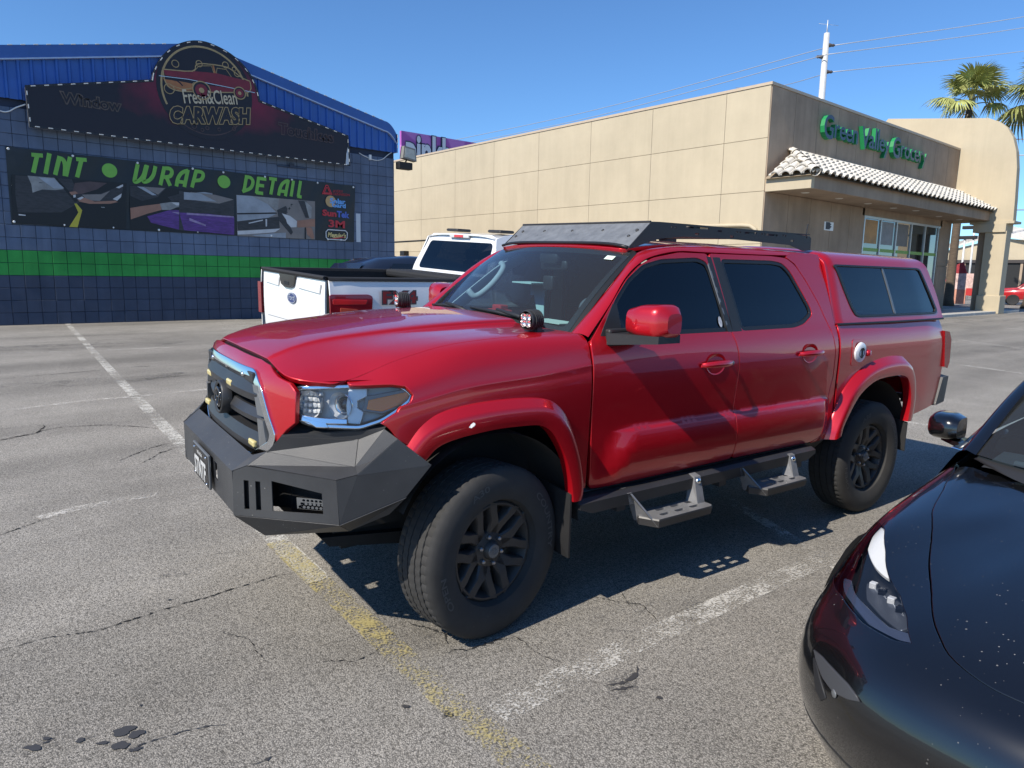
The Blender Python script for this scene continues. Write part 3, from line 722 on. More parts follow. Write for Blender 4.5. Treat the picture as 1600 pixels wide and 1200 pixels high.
for (cx, cy, r) in [(170, 155, .10), (315, 155, .09), (475, 163, .09), (528, 188, .06), (548, 214, .10), (133, 308, .14), (290, 286, .07), (365, 547, .05), (335, 558, .045), (285, 535, .07), (438, 556, .045), (533, 528, .06), (527, 552, .05)]:
    c = C2(cx, cy); ring = [(c[0] + r*math.cos(t), c[1] + r*math.sin(t)) for t in np.linspace(0, 2*math.pi, 17)[:-1]]
    mb.ribbon(ring, .022, (0, SY - .024, 0), (1, 0, 0), (0, 0, 1), 0 if cy < 400 else 5, closed=True)
for (cx, cy, r) in [(330, 318, .26), (562, 335, .18)]:
    c = C2(cx, cy)
    disc = lambda q, dy, mi: mb.prism([(c[0] + q*math.cos(t), c[1] + q*math.sin(t)) for t in np.linspace(0, 2*math.pi, 21)[:-1]], (0, SY - dy, 0), (1, 0, 0), (0, 0, 1), .002, mi)
    disc(r, .024, 4); disc(r*.72, .028, 1); disc(r*.3, .032, 0)
    mb.ribbon([(c[0] + r*math.cos(t), c[1] + r*math.sin(t)) for t in np.linspace(0, 2*math.pi, 25)[:-1]], .03, (0, SY - .034, 0), (1, 0, 0), (0, 0, 1), 0, closed=True)
mb.build('car_drawing', [M_gold, M_dkred, mat('orange_print', (.40, .16, .06), .5, var=.2), M_silver, M_ink, M_ghost], sgn)
mb = MB(lambda p: sp(*p)); o, u, v, L = sfr((288, 161), (371.5, 163), .03); lettering(mb, 'Fresh&Clean', .5, o, u, v, 0, width=L, offset=.006, height=.40); mb.build('lettering', M_tan, sgn)
mb = MB(lambda p: sp(*p)); o, u, v, L = sfr((267, 191), (395, 192.5), .03); lettering(mb, 'CARWASH', .5, o, u, v, 0, width=L, shear=.25, offset=.035, height=.47)
o2 = o + np.array([0, -.004, 0]); lettering(mb, 'CARWASH', .5, o2, u, v, 1, width=L, shear=.25, offset=.035, stroke=.022, height=.47); mb.build('lettering', [M_ink, M_gold], sgn)
mb = MB(lambda p: sp(*p)); o, u, v, L = sfr((95, 160), (190, 174), .012); lettering(mb, 'Window', .5, o, u, v, 0, width=L, stroke=.03, offset=.02); mb.build('lettering', mat('worn_gold_outline', (.10, .075, .062), .6, var=.5, vscale=9), sgn)
mb = MB(lambda p: sp(*p)); o, u, v, L = sfr((435, 208), (521, 223), .012); lettering(mb, 'Touchless', .5, o, u, v, 0, width=L, stroke=.028, offset=.02); mb.build('lettering', M_ghost, sgn)
mb = MB(lambda p: sp(*p)); mb.prism([S2(540, 257), S2(545, 257), S2(543.5, 230), S2(541, 240)], (0, SY - .012, 0), (1, 0, 0), (0, 0, 1), .004); mb.build('torn_corner', mat('pale_backing', (.50, .56, .62), .5), sgn)
for i in range(len(_oo)):
    a, b = np.array(_oo[i]), np.array(_oo[(i+1) % len(_oo)])
    if np.linalg.norm(b - a) > .6: led_run(sgn, sp, a, b, .30, SY - .012)
arcp = [np.array(p) for p in _arc]
for i in range(0, len(arcp) - 1): led_run(sgn, sp, arcp[i], arcp[i+1], .24 if np.linalg.norm(arcp[i+1]-arcp[i]) > .24 else .1, SY - .012) if i % 1 == 0 else None

# ------------------------------------------------------------------ banner
BY = WY - .045
ban = empty('banner', (7.55, WY, 2.7)); tag(ban, 'long black vinyl banner with green lettering and three car care photographs', 'banner')
def bp_(x, y, z): return (x - 7.55, y - WY, z - 2.7)
corn = [at(*p, 1, BY) for p in [(8, 228), (555, 290), (553, 378.5), (18, 350)]]
def bil(s, t):
    p = (1-t)*((1-s)*corn[0] + s*corn[1]) + t*((1-s)*corn[3] + s*corn[2])
    w = .012*math.sin(s*37+t*3)*math.sin(t*3.1) + .006*math.sin(s*90+t*11) + .02*math.exp(-((s-t*.12)/.05)**2)*math.sin(60*(s-.7*t))*(1-t)*math.exp(-s*9)
    return np.array([p[0], BY + min(.012, w), p[2] - .012*abs(math.sin(s*math.pi*9))*(1-2*t)])
mb = MB(lambda p: bp_(*p)); mb.grid(np.array([[bil(s, t) for t in np.linspace(0, 1, 15)] for s in np.linspace(0, 1, 160)])); ob = mb.build('vinyl_sheet', mat('black_vinyl', (.016, .018, .022), .38, var=.25, vscale=2.5), ban, True)
M_lime = mat('lime_print', (.20, .50, .075), .5, var=.06)
def B2(k, cx, cy):
    px, py = (cx/5, 220 + cy/5) if k == 3 else (300 + cx/4.706, 230 + cy/4.706)
    q = at(px, py, 1, BY - .02); return (q[0], q[2])
_lay = [0]
def bst(mb, k, pts, w, mi=0, cr=5):
    P = [B2(k, *p) for p in pts]; P = crom(P, cr) if (len(P) > 2 and cr) else P; _lay[0] += 1
    mb.ribbon(P, w, (0, BY - .020 - .0004*(_lay[0] % 12), 0), (1, 0, 0), (0, 0, 1), mi)
def word(k, strokes, w=.108):
    for letter in strokes:
        mb = MB(lambda p: bp_(*p))
        for s in letter: bst(mb, k, s[1:] if s[0] == 'c' else s, w, 0, 5 if s[0] == 'c' else 0)
        mb.build('letter', M_lime, ban)
word(3, [[[(245, 108), (335, 116)], [(291, 110), (260, 249)]], [[(386, 98), (356, 258)]],
         [[(466, 120), (431, 266)], ['c', (452, 132), (490, 146), (508, 190), (506, 276)], [(548, 126), (514, 276)]],
         [[(594, 143), (677, 150)], [(637, 146), (602, 285)]],
         [['c', (1076, 182), (1058, 270), (1052, 318), (1085, 312), (1120, 270), (1142, 192)], ['c', (1150, 190), (1132, 260), (1122, 318), (1165, 308), (1198, 265), (1214, 198)]],
         [[(1284, 203), (1252, 346)], ['c', (1270, 214), (1325, 218), (1343, 245), (1325, 278), (1268, 285)], [(1300, 285), (1330, 352)]],
         [['c', (1378, 356), (1388, 300), (1412, 258), (1445, 238), (1472, 232)], [(1468, 226), (1440, 361)], [(1392, 318), (1452, 326)]],
         [[(1534, 228), (1499, 364)], ['c', (1520, 236), (1574, 246), (1587, 272), (1568, 304), (1515, 312)]]])
word(4, [[[(402, 208), (380, 330)], ['c', (388, 216), (432, 226), (448, 258), (428, 302), (370, 326)]],
         [[(490, 220), (473, 340)], [(484, 228), (546, 236)], [(478, 278), (530, 285)], [(470, 333), (523, 340)]],
         [[(567, 230), (624, 238)], [(600, 234), (579, 347)]],
         [['c', (636, 355), (645, 310), (662, 272), (688, 252), (712, 246)], [(708, 240), (686, 360)], [(648, 322), (694, 328)]],
         [[(746, 246), (728, 362)]], [[(798, 248), (780, 364)], [(774, 361), (806, 366)]]])
for k, cx, cy in ((3, 856, 232), (4, 235, 254)):
    c = B2(k, cx, cy); mb = MB(lambda p: bp_(*p)); mb.prism([(c[0] + .20*math.cos(t), c[1] + .20*math.sin(t)) for t in np.linspace(0, 2*math.pi, 29)[:-1]], (0, BY - .018, 0), (1, 0, 0), (0, 0, 1), .004); mb.build('dot', M_lime, ban)
PR = [mat('print_grey', (.30, .30, .29), .5, var=.3, vscale=3), mat('print_brown', (.10, .065, .065), .5, var=.25, vscale=3), mat('print_skin', (.36, .185, .125), .5, var=.12, vscale=4), mat('print_yellow', (.52, .46, .05), .5),
      mat('print_white', (.60, .60, .60), .5, var=.12, vscale=4), mat('print_purple', (.11, .040, .22), .45, var=.4, vscale=5, stretch=(1, 1, 5)), mat('print_black', (.010, .010, .012), .45), mat('print_silver', (.34, .37, .41), .5, var=.2, vscale=2.2), mat('print_taupe', (.23, .205, .19), .5, var=.15, vscale=2.5), mat('print_dark', (.040, .040, .044), .5, var=.4, vscale=5, stretch=(1, 1, 4)), mat('print_lilac', (.33, .24, .42), .5, var=.3)]
def pic(k, shapes, name, dz=0.0):
    mb = MB(lambda p: bp_(*p))
    for i, (mi, pts) in enumerate(shapes):
        P = [B2(k, *p) for p in pts]; P = P if area2(P) > 0 else P[::-1]; mb.prism(P, (0, BY - .0165 - .0006*i - dz, 0), (1, 0, 0), (0, 0, 1), .0003, mi)
    mb.build(name, PR, ban)
pic(3, [(6, [(90, 262), (990, 330), (985, 690), (95, 640)]), (9, [(120, 270), (560, 300), (640, 470), (480, 560), (140, 560), (120, 420)]), (0, [(215, 272), (430, 290), (520, 375), (430, 385), (330, 380), (255, 405), (245, 340)]), (6, [(425, 290), (445, 290), (610, 470), (585, 480)]),
        (7, [(300, 285), (420, 295), (500, 370), (420, 372)]), (1, [(585, 330), (700, 318), (835, 330), (760, 378), (640, 415), (560, 420)]), (9, [(600, 420), (780, 415), (960, 345), (955, 420), (900, 470), (640, 475)]), (8, [(640, 420), (790, 418), (860, 390), (780, 470), (680, 465)]), (2, [(605, 455), (660, 445), (740, 475), (900, 468), (920, 478), (860, 492), (700, 492), (620, 475)]), (2, [(540, 400), (590, 395), (610, 410), (560, 425)]),
        (4, [(602, 452), (640, 435), (655, 445), (625, 462)]), (4, [(880, 455), (950, 412), (945, 440), (915, 468)]), (4, [(905, 365), (960, 340), (962, 355), (930, 372)]), (3, [(598, 490), (642, 542), (606, 676), (541, 672), (612, 560), (580, 490)]),
        (4, [(145, 572), (200, 578), (200, 586), (145, 582)]), (0, [(790, 516), (818, 518), (818, 524), (790, 522)]), (4, [(570, 425), (590, 420), (592, 440), (575, 445)])], 'photo_print')
pic(3, [(6, [(1010, 345), (1600, 392), (1660, 400), (1660, 722), (1018, 690)]), (9, [(1015, 352), (1300, 368), (1230, 440), (1110, 470), (1020, 430)]), (7, [(1070, 356), (1120, 360), (1225, 425), (1190, 425)]), (8, [(1120, 358), (1290, 370), (1235, 420), (1160, 385)]), (9, [(1310, 440), (1440, 405), (1660, 400), (1660, 470), (1340, 470)]), (7, [(1455, 410), (1600, 400), (1660, 412), (1660, 468), (1425, 462)]), (9, [(1400, 400), (1445, 402), (1420, 470), (1385, 466)]),
        (5, [(1150, 590), (1330, 540), (1660, 545), (1660, 715), (1420, 700), (1180, 640)]), (10, [(1340, 556), (1600, 560), (1655, 580), (1400, 575)]), (10, [(1500, 610), (1655, 625), (1655, 640), (1520, 622)]), (2, [(1018, 525), (1120, 508), (1252, 492), (1262, 540), (1150, 570), (1022, 614)]), (0, [(1248, 490), (1340, 478), (1500, 484), (1512, 500), (1470, 508), (1380, 520), (1330, 540), (1265, 540)]), (4, [(1340, 482), (1490, 486), (1505, 494), (1380, 506)]), (6, [(1400, 540), (1500, 520), (1510, 570), (1450, 615), (1405, 590)])], 'photo_print')
pic(4, [(9, [(-95, 320), (308, 392), (310, 642), (-95, 610)]), (8, [(-10, 330), (170, 350), (306, 385), (200, 415), (80, 400), (-60, 375)]), (7, [(-60, 330), (60, 340), (180, 400), (-60, 385)]), (5, [(-95, 480), (120, 490), (310, 515), (310, 645), (-60, 610)]), (10, [(-40, 482), (306, 508), (306, 518), (-40, 496)]), (10, [(-20, 520), (100, 570), (100, 582), (-20, 540)])], 'photo_print', .010)
pic(4, [(8, [(326, 350), (905, 398), (905, 678), (334, 652)]), (7, [(328, 352), (440, 358), (560, 420), (620, 478), (332, 484)]), (0, [(440, 358), (640, 378), (630, 470), (560, 420)]), (6, [(332, 484), (620, 480), (625, 490), (332, 494)]), (7, [(332, 496), (620, 490), (560, 520), (334, 550)]), (9, [(332, 545), (640, 510), (645, 598), (336, 612)]), (4, [(415, 556), (520, 532), (522, 540), (420, 562)]), (4, [(540, 528), (552, 528), (552, 582), (542, 584)]), (4, [(334, 616), (520, 606), (650, 598), (610, 625), (420, 640), (336, 642)]), (7, [(440, 645), (690, 628), (690, 668), (470, 655)]),
        (9, [(780, 392), (840, 396), (862, 520), (835, 520)]), (0, [(828, 394), (880, 440), (878, 520), (862, 522)]), (2, [(768, 540), (904, 526), (904, 584), (776, 590)]), (9, [(625, 462), (690, 432), (702, 452), (690, 520), (742, 625), (728, 645), (690, 600), (640, 540)]), (4, [(660, 486), (720, 505), (772, 545), (768, 588), (728, 590), (700, 560), (690, 530)]), (2, [(838, 588), (880, 592), (900, 665), (885, 676), (845, 640)]), (6, [(828, 590), (838, 590), (838, 676), (828, 676)])], 'photo_print')
def btxt(body, p0, p1, h, m, name='logo', **kw):
    a, b = (np.array([B2(4, *p)[0], BY - .024, B2(4, *p)[1]]) for p in (p0, p1)); u = b - a; L = np.linalg.norm(u); u /= L; v = np.array([-u[2], 0, u[0]])
    mb = MB(lambda p: bp_(*p)); lettering(mb, body, .3, a, u, v, 0, width=L, height=h, **kw); mb.build(name, m, ban)
M_lred = mat('logo_red', (.55, .035, .05), .5); M_lblue = mat('logo_blue', (.09, .16, .55), .5); M_lsky = mat('logo_sky', (.16, .42, .85), .5); M_lor = mat('logo_orange', (.55, .36, .16), .5); M_lyel = mat('logo_cream', (.75, .60, .25), .5); M_lwh = mat('logo_white', (.75, .75, .75), .5)
mb = MB(lambda p: bp_(*p))
for q, w in ((1.0, .035), (.62, .03)):
    c = np.array([993, 325]); T = [B2(4, *(c + (np.array(p) - c)*q)) for p in [(960, 341), (984, 281), (998, 281), (1027, 346)]]; mb.ribbon(T, w, (0, BY - .024, 0), (1, 0, 0), (0, 0, 1), closed=True)
mb.build('logo', M_lred, ban)
btxt('AVERY', (1036, 330), (1110, 336), .085, M_lred); btxt('DENNISON', (1036, 352), (1160, 361), .085, M_lred)
c = B2(4, 1020, 398); mb = MB(lambda p: bp_(*p)); mb.prism([(c[0] + .20*math.cos(t), c[1] + .20*math.sin(t)) for t in np.linspace(0, 2*math.pi, 25)[:-1]], (0, BY - .019, 0), (1, 0, 0), (0, 0, 1), .002); mb.build('logo', M_lor, ban)
btxt('Solar', (1014, 410), (1128, 421), .18, M_lsky, offset=.012); btxt('Gard', (1028, 438), (1130, 448), .15, M_lsky, offset=.012)
btxt('Sun', (958, 500), (1062, 511), .21, M_lred, offset=.014); btxt('Tek', (1064, 511), (1157, 521), .21, M_lblue, offset=.014)
btxt('3M', (1003, 584), (1124, 595), .25, M_lred, offset=.010)
T = [B2(4, *p) for p in [(985, 622), (1000, 606), (1128, 614), (1142, 630), (1140, 668), (1126, 684), (1000, 676), (986, 662)]]; mb = MB(lambda p: bp_(*p)); mb.ribbon(T, .03, (0, BY - .024, 0), (1, 0, 0), (0, 0, 1), closed=True); mb.build('logo', M_lwh, ban)
btxt("Meguiar's", (998, 658), (1132, 668), .17, M_lyel, shear=.2, offset=.01)
mb = MB(lambda p: bp_(*p)); T = [B2(4, *p) for p in [(1010, 672), (1070, 664), (1120, 658), (1122, 664), (1060, 674)]]; mb.prism(T[::-1], (0, BY - .024, 0), (1, 0, 0), (0, 0, 1), .002); mb.build('logo', M_lred, ban)
gm = MB(); gm.lathe([(.0, -.012), (.018, -.012), (.030, -.008), (.034, 0)], (0, 0, 0), (0, 1, 0), 12); _go = gm.build('grommet', M_white, ban, True); _go.location = bp_(*bil(.006, .03))
for s, t in [(.15, .025), (.31, .025), (.46, .02), (.55, .025), (.68, .02), (.77, .02), (.86, .02), (.993, .03), (.01, .5), (.006, .97), (.12, .975), (.24, .975), (.36, .975), (.47, .97), (.6, .97), (.70, .97), (.80, .97), (.90, .975), (.95, .975)]:
    q = bil(s, t); o = bpy.data.objects.new('grommet', _go.data); COL.objects.link(o); o.parent = ban; o.location = bp_(q[0], q[1] - .01, q[2])

# ------------------------------------------------------------------ grocery store
GX, GY = 24.5, 14.5
M_stucco = mat('tan_stucco', (.49, .418, .298), .9, var=.05, vscale=.9, bump=.25, bscale=70, spec=.2, orand=.02, streak=.05)
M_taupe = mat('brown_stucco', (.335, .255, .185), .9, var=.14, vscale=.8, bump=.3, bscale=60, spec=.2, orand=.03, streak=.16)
M_joint = mat('stucco_joint', (.30, .24, .17), .95, spec=.1)
M_cap = mat('parapet_flashing', (.50, .40, .29), .5, var=.06)
M_dark = mat('dark_interior', (.012, .013, .014), .7)
groc = empty('grocery_store', (GX, GY, 0)); tag(groc, 'tan stucco grocery store with tiled canopy, round shouldered end wall and green sign', 'building')
def gp(x, y, z): return (x - GX, y - GY, z)
XE = 43.6; GZ = 8.58
_g = MB(); _g.box(gp(GX + .03, GY + .03, 0), gp(XE, 41.2, GZ - .05)); _g.build('wall_core', M_joint, groc)
# side wall panels (facing the car park entry), recessed joints
_zs = [0, .95, 2.92, 4.84, 6.74, GZ]; _ys = [14.5 + .0, 16.33] + [16.33 + 3.53*k for k in range(1, 8)]
for i in range(len(_ys) - 1):
    for j in range(len(_zs) - 1):
        y0, y1 = _ys[i] + (0 if i == 0 else .007), _ys[i+1] - .007; z0, z1 = _zs[j] + .007, _zs[j+1] - .007
        mb = MB(); mb.box((-.03, -(y1-y0)/2, -(z1-z0)/2), (0.03, (y1-y0)/2, (z1-z0)/2), bev=.006); o = mb.build('wall_panel', M_stucco, groc); o.location = gp(GX, (y0+y1)/2, (z0+z1)/2)
_g = MB(); _g.box(gp(GX - .06, GY - .06, GZ), gp(GX + .3, 41.3, GZ + .10)); _g.build('parapet_cap', M_cap, groc)
_g = MB(); _g.box(gp(GX + .3, GY - .06, GZ), gp(XE, GY + .3, GZ + .10)); _g.build('parapet_cap', M_cap, groc)
# front wall panels above and below the canopy, window band left open
_xs = [GX + 1.75*k for k in range(12)]; _xs[-1] = XE; WX0, WX1, WZ1 = 32.9, 42.0, 4.5
for i in range(len(_xs) - 1):
    for z0, z1 in ((0, 2.45), (2.45, 4.83), (4.83, GZ)):
        x0, x1 = _xs[i] + .010, _xs[i+1] - .010
        if z0 < 4.5:
            if x0 > WX0 - .2 and x1 < WX1 + .2: continue
            if x0 < WX0 < x1: x1 = WX0
            if x0 < WX1 < x1: x0 = WX1
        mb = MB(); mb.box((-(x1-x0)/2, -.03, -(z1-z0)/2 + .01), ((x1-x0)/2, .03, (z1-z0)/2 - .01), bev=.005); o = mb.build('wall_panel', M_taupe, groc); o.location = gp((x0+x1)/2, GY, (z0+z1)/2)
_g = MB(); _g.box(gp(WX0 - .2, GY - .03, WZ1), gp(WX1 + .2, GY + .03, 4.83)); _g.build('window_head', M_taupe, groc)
# shop windows
_g = MB(); _g.box(gp(WX0, GY + .04, 0), gp(WX1, GY + .06, WZ1)); _g.build('shop_interior', M_dark, groc)
M_alu = mat('window_aluminium', (.50, .51, .52), .35, metal=.6); M_pane = mat('shop_glass', (.018, .022, .024), .04, spec=.9, coat=.6)
_pw = (WX1 - WX0 - .25) / 5
for k in range(5):
    x0 = WX0 + .05 + k*_pw
    mb = MB(); mb.box(gp(x0 + .06, GY + .0, .35), gp(x0 + _pw - .05, GY + .018, WZ1 - .1)); pn = mb.build('window_pane', M_pane, groc)
    mb = MB(); mb.box(gp(x0 + .06, GY - .006, 2.95), gp(x0 + _pw - .05, GY - .002, 3.10)); mb.build('green_stripe', mat('green_vinyl', (.20, .38, .06), .5), pn)
    if k in (0, 1, 2):
        mb = MB(); mb.box(gp(x0 + .12, GY - .006, 3.3), gp(x0 + _pw - .3, GY - .002, 4.35)); mb.build('window_poster', [mat('amber_poster', (.42, .20, .04), .5, var=.4, vscale=1.5), mat('grey_poster', (.22, .22, .23), .5, var=.3, vscale=2), mat('brown_poster', (.14, .12, .11), .5, var=.3, vscale=2)][k], pn)
for k in range(6):
    x0 = WX0 + .05 + k*_pw; mb = MB(); mb.box(gp(x0 - .05, GY - .05, .2), gp(x0 + .05, GY + .03, WZ1)); mb.build('mullion', M_alu, groc)
for z0, z1 in ((WZ1 - .1, WZ1 + .004), (.2, .36)):
    mb = MB(); mb.box(gp(WX0 - .02, GY - .045, z0), gp(WX1, GY + .03, z1)); mb.build('window_rail', M_alu, groc)
mb = MB(); q = at(1287, 346, 1, GY); q2 = at(1300, 361, 1, GY); mb.box(gp(q[0], GY - .045, q2[2]), gp(q2[0], GY - .032, q[2])); ns = mb.build('notice_plate', M_white, groc)
for i in range(6):
    mb = MB(); z = q2[2] + (q[2]-q2[2])*(.12 + .14*i); w = (q2[0]-q[0]); mb.box(gp(q[0] + w*.15, GY - .049, z), gp(q[0] + w*(.6 + .04*(i*7 % 5)), GY - .0455, z + .05)); mb.build('notice_text', mat('dark_ink', (.05, .05, .06), .6), ns)
# canopy: fascia, soffit, tiles
CY = 12.72; FZ0, FZ1 = 4.82, 5.32
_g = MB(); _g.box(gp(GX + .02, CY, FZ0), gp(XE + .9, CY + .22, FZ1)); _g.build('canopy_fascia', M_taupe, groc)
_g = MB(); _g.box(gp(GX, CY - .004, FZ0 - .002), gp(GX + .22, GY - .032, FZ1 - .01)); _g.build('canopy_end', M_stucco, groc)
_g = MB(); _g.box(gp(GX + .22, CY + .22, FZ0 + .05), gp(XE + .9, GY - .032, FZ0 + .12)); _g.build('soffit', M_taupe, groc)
M_lamp = mat('soffit_lamp_glass', (.72, .68, .60), .4)
for px in [(1258, 301), (1311, 310), (1356, 318), (1396, 325), (1431, 329), (1467, 338), (1499, 343)]:
    p = at(*px, 2, FZ0 + .05); mb = MB(); mb.lathe([(0, -.02), (.11, -.02), (.15, -.006), (.155, 0)], (0, 0, 0), (0, 0, 1), 16); o = mb.build('soffit_lamp', M_lamp, groc, True); o.location = gp(p[0], p[1], FZ0 + .05)
RY0, RZ0, RY1, RZ1 = CY - .22, FZ1 - .02, GY - .05, 6.42
TS = .50; slope = math.atan2(RZ1 - RZ0, RY1 - RY0); SL = math.hypot(RY1 - RY0, RZ1 - RZ0)
_g = MB(); _g.add([gp(GX - .15, RY0 + .05, RZ0 - .05), gp(XE + .9, RY0 + .05, RZ0 - .05), gp(XE + .9, RY1, RZ1 - .07), gp(GX + 1.7, RY1, RZ1 - .07), gp(GX - .15, RY1, RZ0 - .05)], [(0, 1, 2, 3), (0, 3, 4), (0, 4, 2, 1)]); _g.build('roof_deck', M_joint, groc)
M_tile = mat('pale_clay_tile', (.60, .565, .50), .85, var=.12, vscale=2.5, bump=.2, bscale=40, orand=.10)
rows = 6; rl = SL / rows; tl = rl * 1.22
def tile_mesh(w):
    P = []
    for v, rr in ((0, 1.0), (tl, .80)):
        prof = []
        for k in range(7):
            a = math.pi * (1 - k/6); prof.append((math.cos(a)*w*.33*rr + 0, math.sin(a)*.125*rr))
        prof = [(-w*.52, .03)] + [(-w*.40, -.012)] + prof + [(w*.40, -.012), (w*.52, .03)]
        P.append([(x, v, z + (0.045 if v == 0 else 0)) for x, z in prof])
    P = [[(x, v, z - .045) for x, v, z in P[0]]] + P
    mb = MB(); mb.grid(np.array(P)); me = mb.build('roof_tile', M_tile, groc, True, 50); d = me.data; bpy.data.objects.remove(me); return d
_tm = tile_mesh(TS)
ncol = int((XE + .85 - GX) / TS)
for r in range(rows):
    for c in range(ncol):
        x = GX + .1 + c*TS; d = r*rl
        hipx = GX - .1 + (d*math.cos(slope)) * .95
        if x < hipx: continue
        o = bpy.data.objects.new('roof_tile', _tm); COL.objects.link(o); o.parent = groc
        o.location = gp(x, RY0 + d*math.cos(slope), RZ0 + d*math.sin(slope) + .02 + .004*((r*7+c*3) % 3)); o.rotation_euler = (slope, 0, random.uniform(-.012, .012))
for r in range(5):
    for c in range(5):
        y = RY0 + .25 + c*.42; d = r*.42
        if (y - RY0) < d*.9 + .05: continue
        if y > RY1 - .1: continue
        o = bpy.data.objects.new('roof_tile', _tm); COL.objects.link(o); o.parent = groc
        o.location = gp(GX - .20 + d*.86, y, RZ0 + d*.55 + .02); o.rotation_euler = (R(32), 0, -math.pi/2); o.scale = (.9, 1, 1)
for k in range(6):
    t = k/6; a = np.array([GX - .16, RY0, RZ0 + .05]); b = np.array([GX + 1.72, RY1, RZ1 + .06]); p, q = a + (b-a)*t, a + (b-a)*(t + .2)
    mb = MB(lambda v: tuple(np.asarray(v) - np.array([GX, GY, 0]))); d = (q-p)/np.linalg.norm(q-p); mb.lathe([(.17, 0), (.12, np.linalg.norm(q-p))], p, d, 12, up=(0, 0, 1)); mb.build('ridge_tile', M_tile, groc, True)
# end wall with a rounded shoulder, standing on piers
_wp_ = [at(*p, 0, 43.62) for p in [(1388, 185.5), (1470, 185), (1545, 184.5), (1562, 190), (1574, 199), (1583, 214), (1588, 236), (1589, 262), (1586, 310), (1583, 345)]]
prof = [(p[1], p[2]) for p in _wp_] + [(20.0, _wp_[-1][2])] + [(20.0, 8.9)]
prof = prof if area2(prof) > 0 else prof[::-1]
_g = MB(lambda p: gp(*p)); _g.prism(prof, (43.62 + .5, 0, 0), (0, 1, 0), (0, 0, 1), .001); _g = MB(lambda p: gp(*p)); _g.prism(prof, (43.62, 0, 0), (0, 1, 0), (0, 0, 1), .5); _g.build('rounded_end_wall', M_stucco, groc)
wz = _wp_[-1][2]; wy = _wp_[-1][1]
_g = MB(); _g.box(gp(43.55, wy - .08, wz - .12), gp(44.75, 13.6, wz)); _g.box(gp(43.5, wy + .25, wz - .55), gp(44.7, 13.4, wz - .12)); _g.build('pier_capital', M_stucco, groc)
pyA, pyB, pyC = at(1521, 420, 0, 43.6)[1], at(1533, 420, 0, 43.6)[1], at(1566, 420, 0, 43.6)[1]
_g = MB(); _g.box(gp(43.6, pyC, 0), gp(44.4, pyB, wz - .5)); _g.build('pier', M_stucco, groc)
_g = MB(); _g.box(gp(43.52, pyC - .08, 0), gp(44.5, pyB + .06, .95), bev=.03); _g.build('pier_base', M_stucco, groc)
_g = MB(); _g.box(gp(43.95, pyB + .004, 0), gp(44.4, pyA + .05, wz - .13)); _g.build('inner_pier', M_taupe, groc)
# pipe and cable run on the side wall
pp = [at(x, y, 0, GX - .09) for x, y in [(1010, 352.5), (1100, 353), (1160, 352), (1172, 353), (1180, 358), (1182, 372)]]
mb = MB(lambda p: gp(*p)); mb.tube(pp, .07, 10); mb.build('wall_pipe', M_stucco, groc, True)
mb = MB(lambda p: gp(*p)); mb.tube([at(600, 379, 0, GX - .05), at(668, 375, 0, GX - .05)], .035, 8); mb.build('wall_conduit', M_black, groc, True)
q = at(632, 397, 0, GX - .2); mb = MB(lambda p: gp(*p)); mb.box((GX - .4, q[1] - .25, q[2] - .2), (GX - .03, q[1] + .25, q[2] + .2), bev=.03); mb.build('wall_box', M_black, groc)

# ------------------------------------------------------------------ raised sign letters
gs = empty('grocery_sign_lettering', (30, GY, 7.0)); tag(gs, 'raised navy faced letters with green sides spelling Green Valley Grocery', 'sign')
M_lnavy = mat('navy_letter_face', (.028, .040, .075), .35); M_lgreen = mat('green_letter_return', (.020, .26, .085), .4)
o_, e_ = at(1294, 206, 1, GY - .42), at(1453, 262, 1, GY - .42)
o_ = np.array([o_[0], GY - .42, 6.68]); u = np.array([1., 0, 0]); Wd = e_[0] - at(1294, 206, 1, GY - .42)[0]
LZ = at(1300, 211, 1, GY - .36)[2]
txt = 'Green Valley Grocery'; v0, f0 = text_geo(txt, 1.0); V0 = np.array(v0); tw = V0[:, 0].max() - V0[:, 0].min(); k = Wd / tw
adv = []
for i, ch in enumerate(txt):
    if ch == ' ': continue
    a, _ = text_geo(txt[:i+1], 1.0); adv.append((ch, np.array(a)[:, 0].max()*k))
for ch, xr in adv:
    a, _ = text_geo(ch, 1.0); A_ = np.array(a); x0 = xr - (A_[:, 0].max() - A_[:, 0].min())*k
    big = 1.22 if ch in 'GV' else 1.0
    mb = MB(); lettering(mb, ch, 1.0, (0, 0, 0), (1, 0, 0), (0, 0, 1), 0, depth=.20, side=1, offset=.012, width=(A_[:, 0].max() - A_[:, 0].min())*k + .06, height=None)
    V = np.array(mb.v); V[:, 2] *= .86*big; 
    o = mesh('letter', V, mb.f, [M_lnavy, M_lgreen], gs, midx=mb.m); o.location = (o_[0] + x0 - 30, -.02, LZ - 7.0 - (.10 if big > 1 else 0))

# ------------------------------------------------------------------ kerbed walk in front of the store
_g = MB(); _g.box((24.0, 12.05, -.1), (47.5, GY - .04, .13), bev=.02); walk = _g.build('sidewalk', mat('pale_concrete', (.42, .40, .36), .9, var=.12, vscale=1.2, bump=.2)); tag(walk, kind='structure')
_g = MB(); _g.box((23.98, 11.90, -.1), (47.6, 12.045, .135), bev=.02); kerb = _g.build('kerb', mat('kerb_concrete', (.46, .44, .40), .9, var=.15, vscale=2, bump=.2)); tag(kerb, kind='structure')

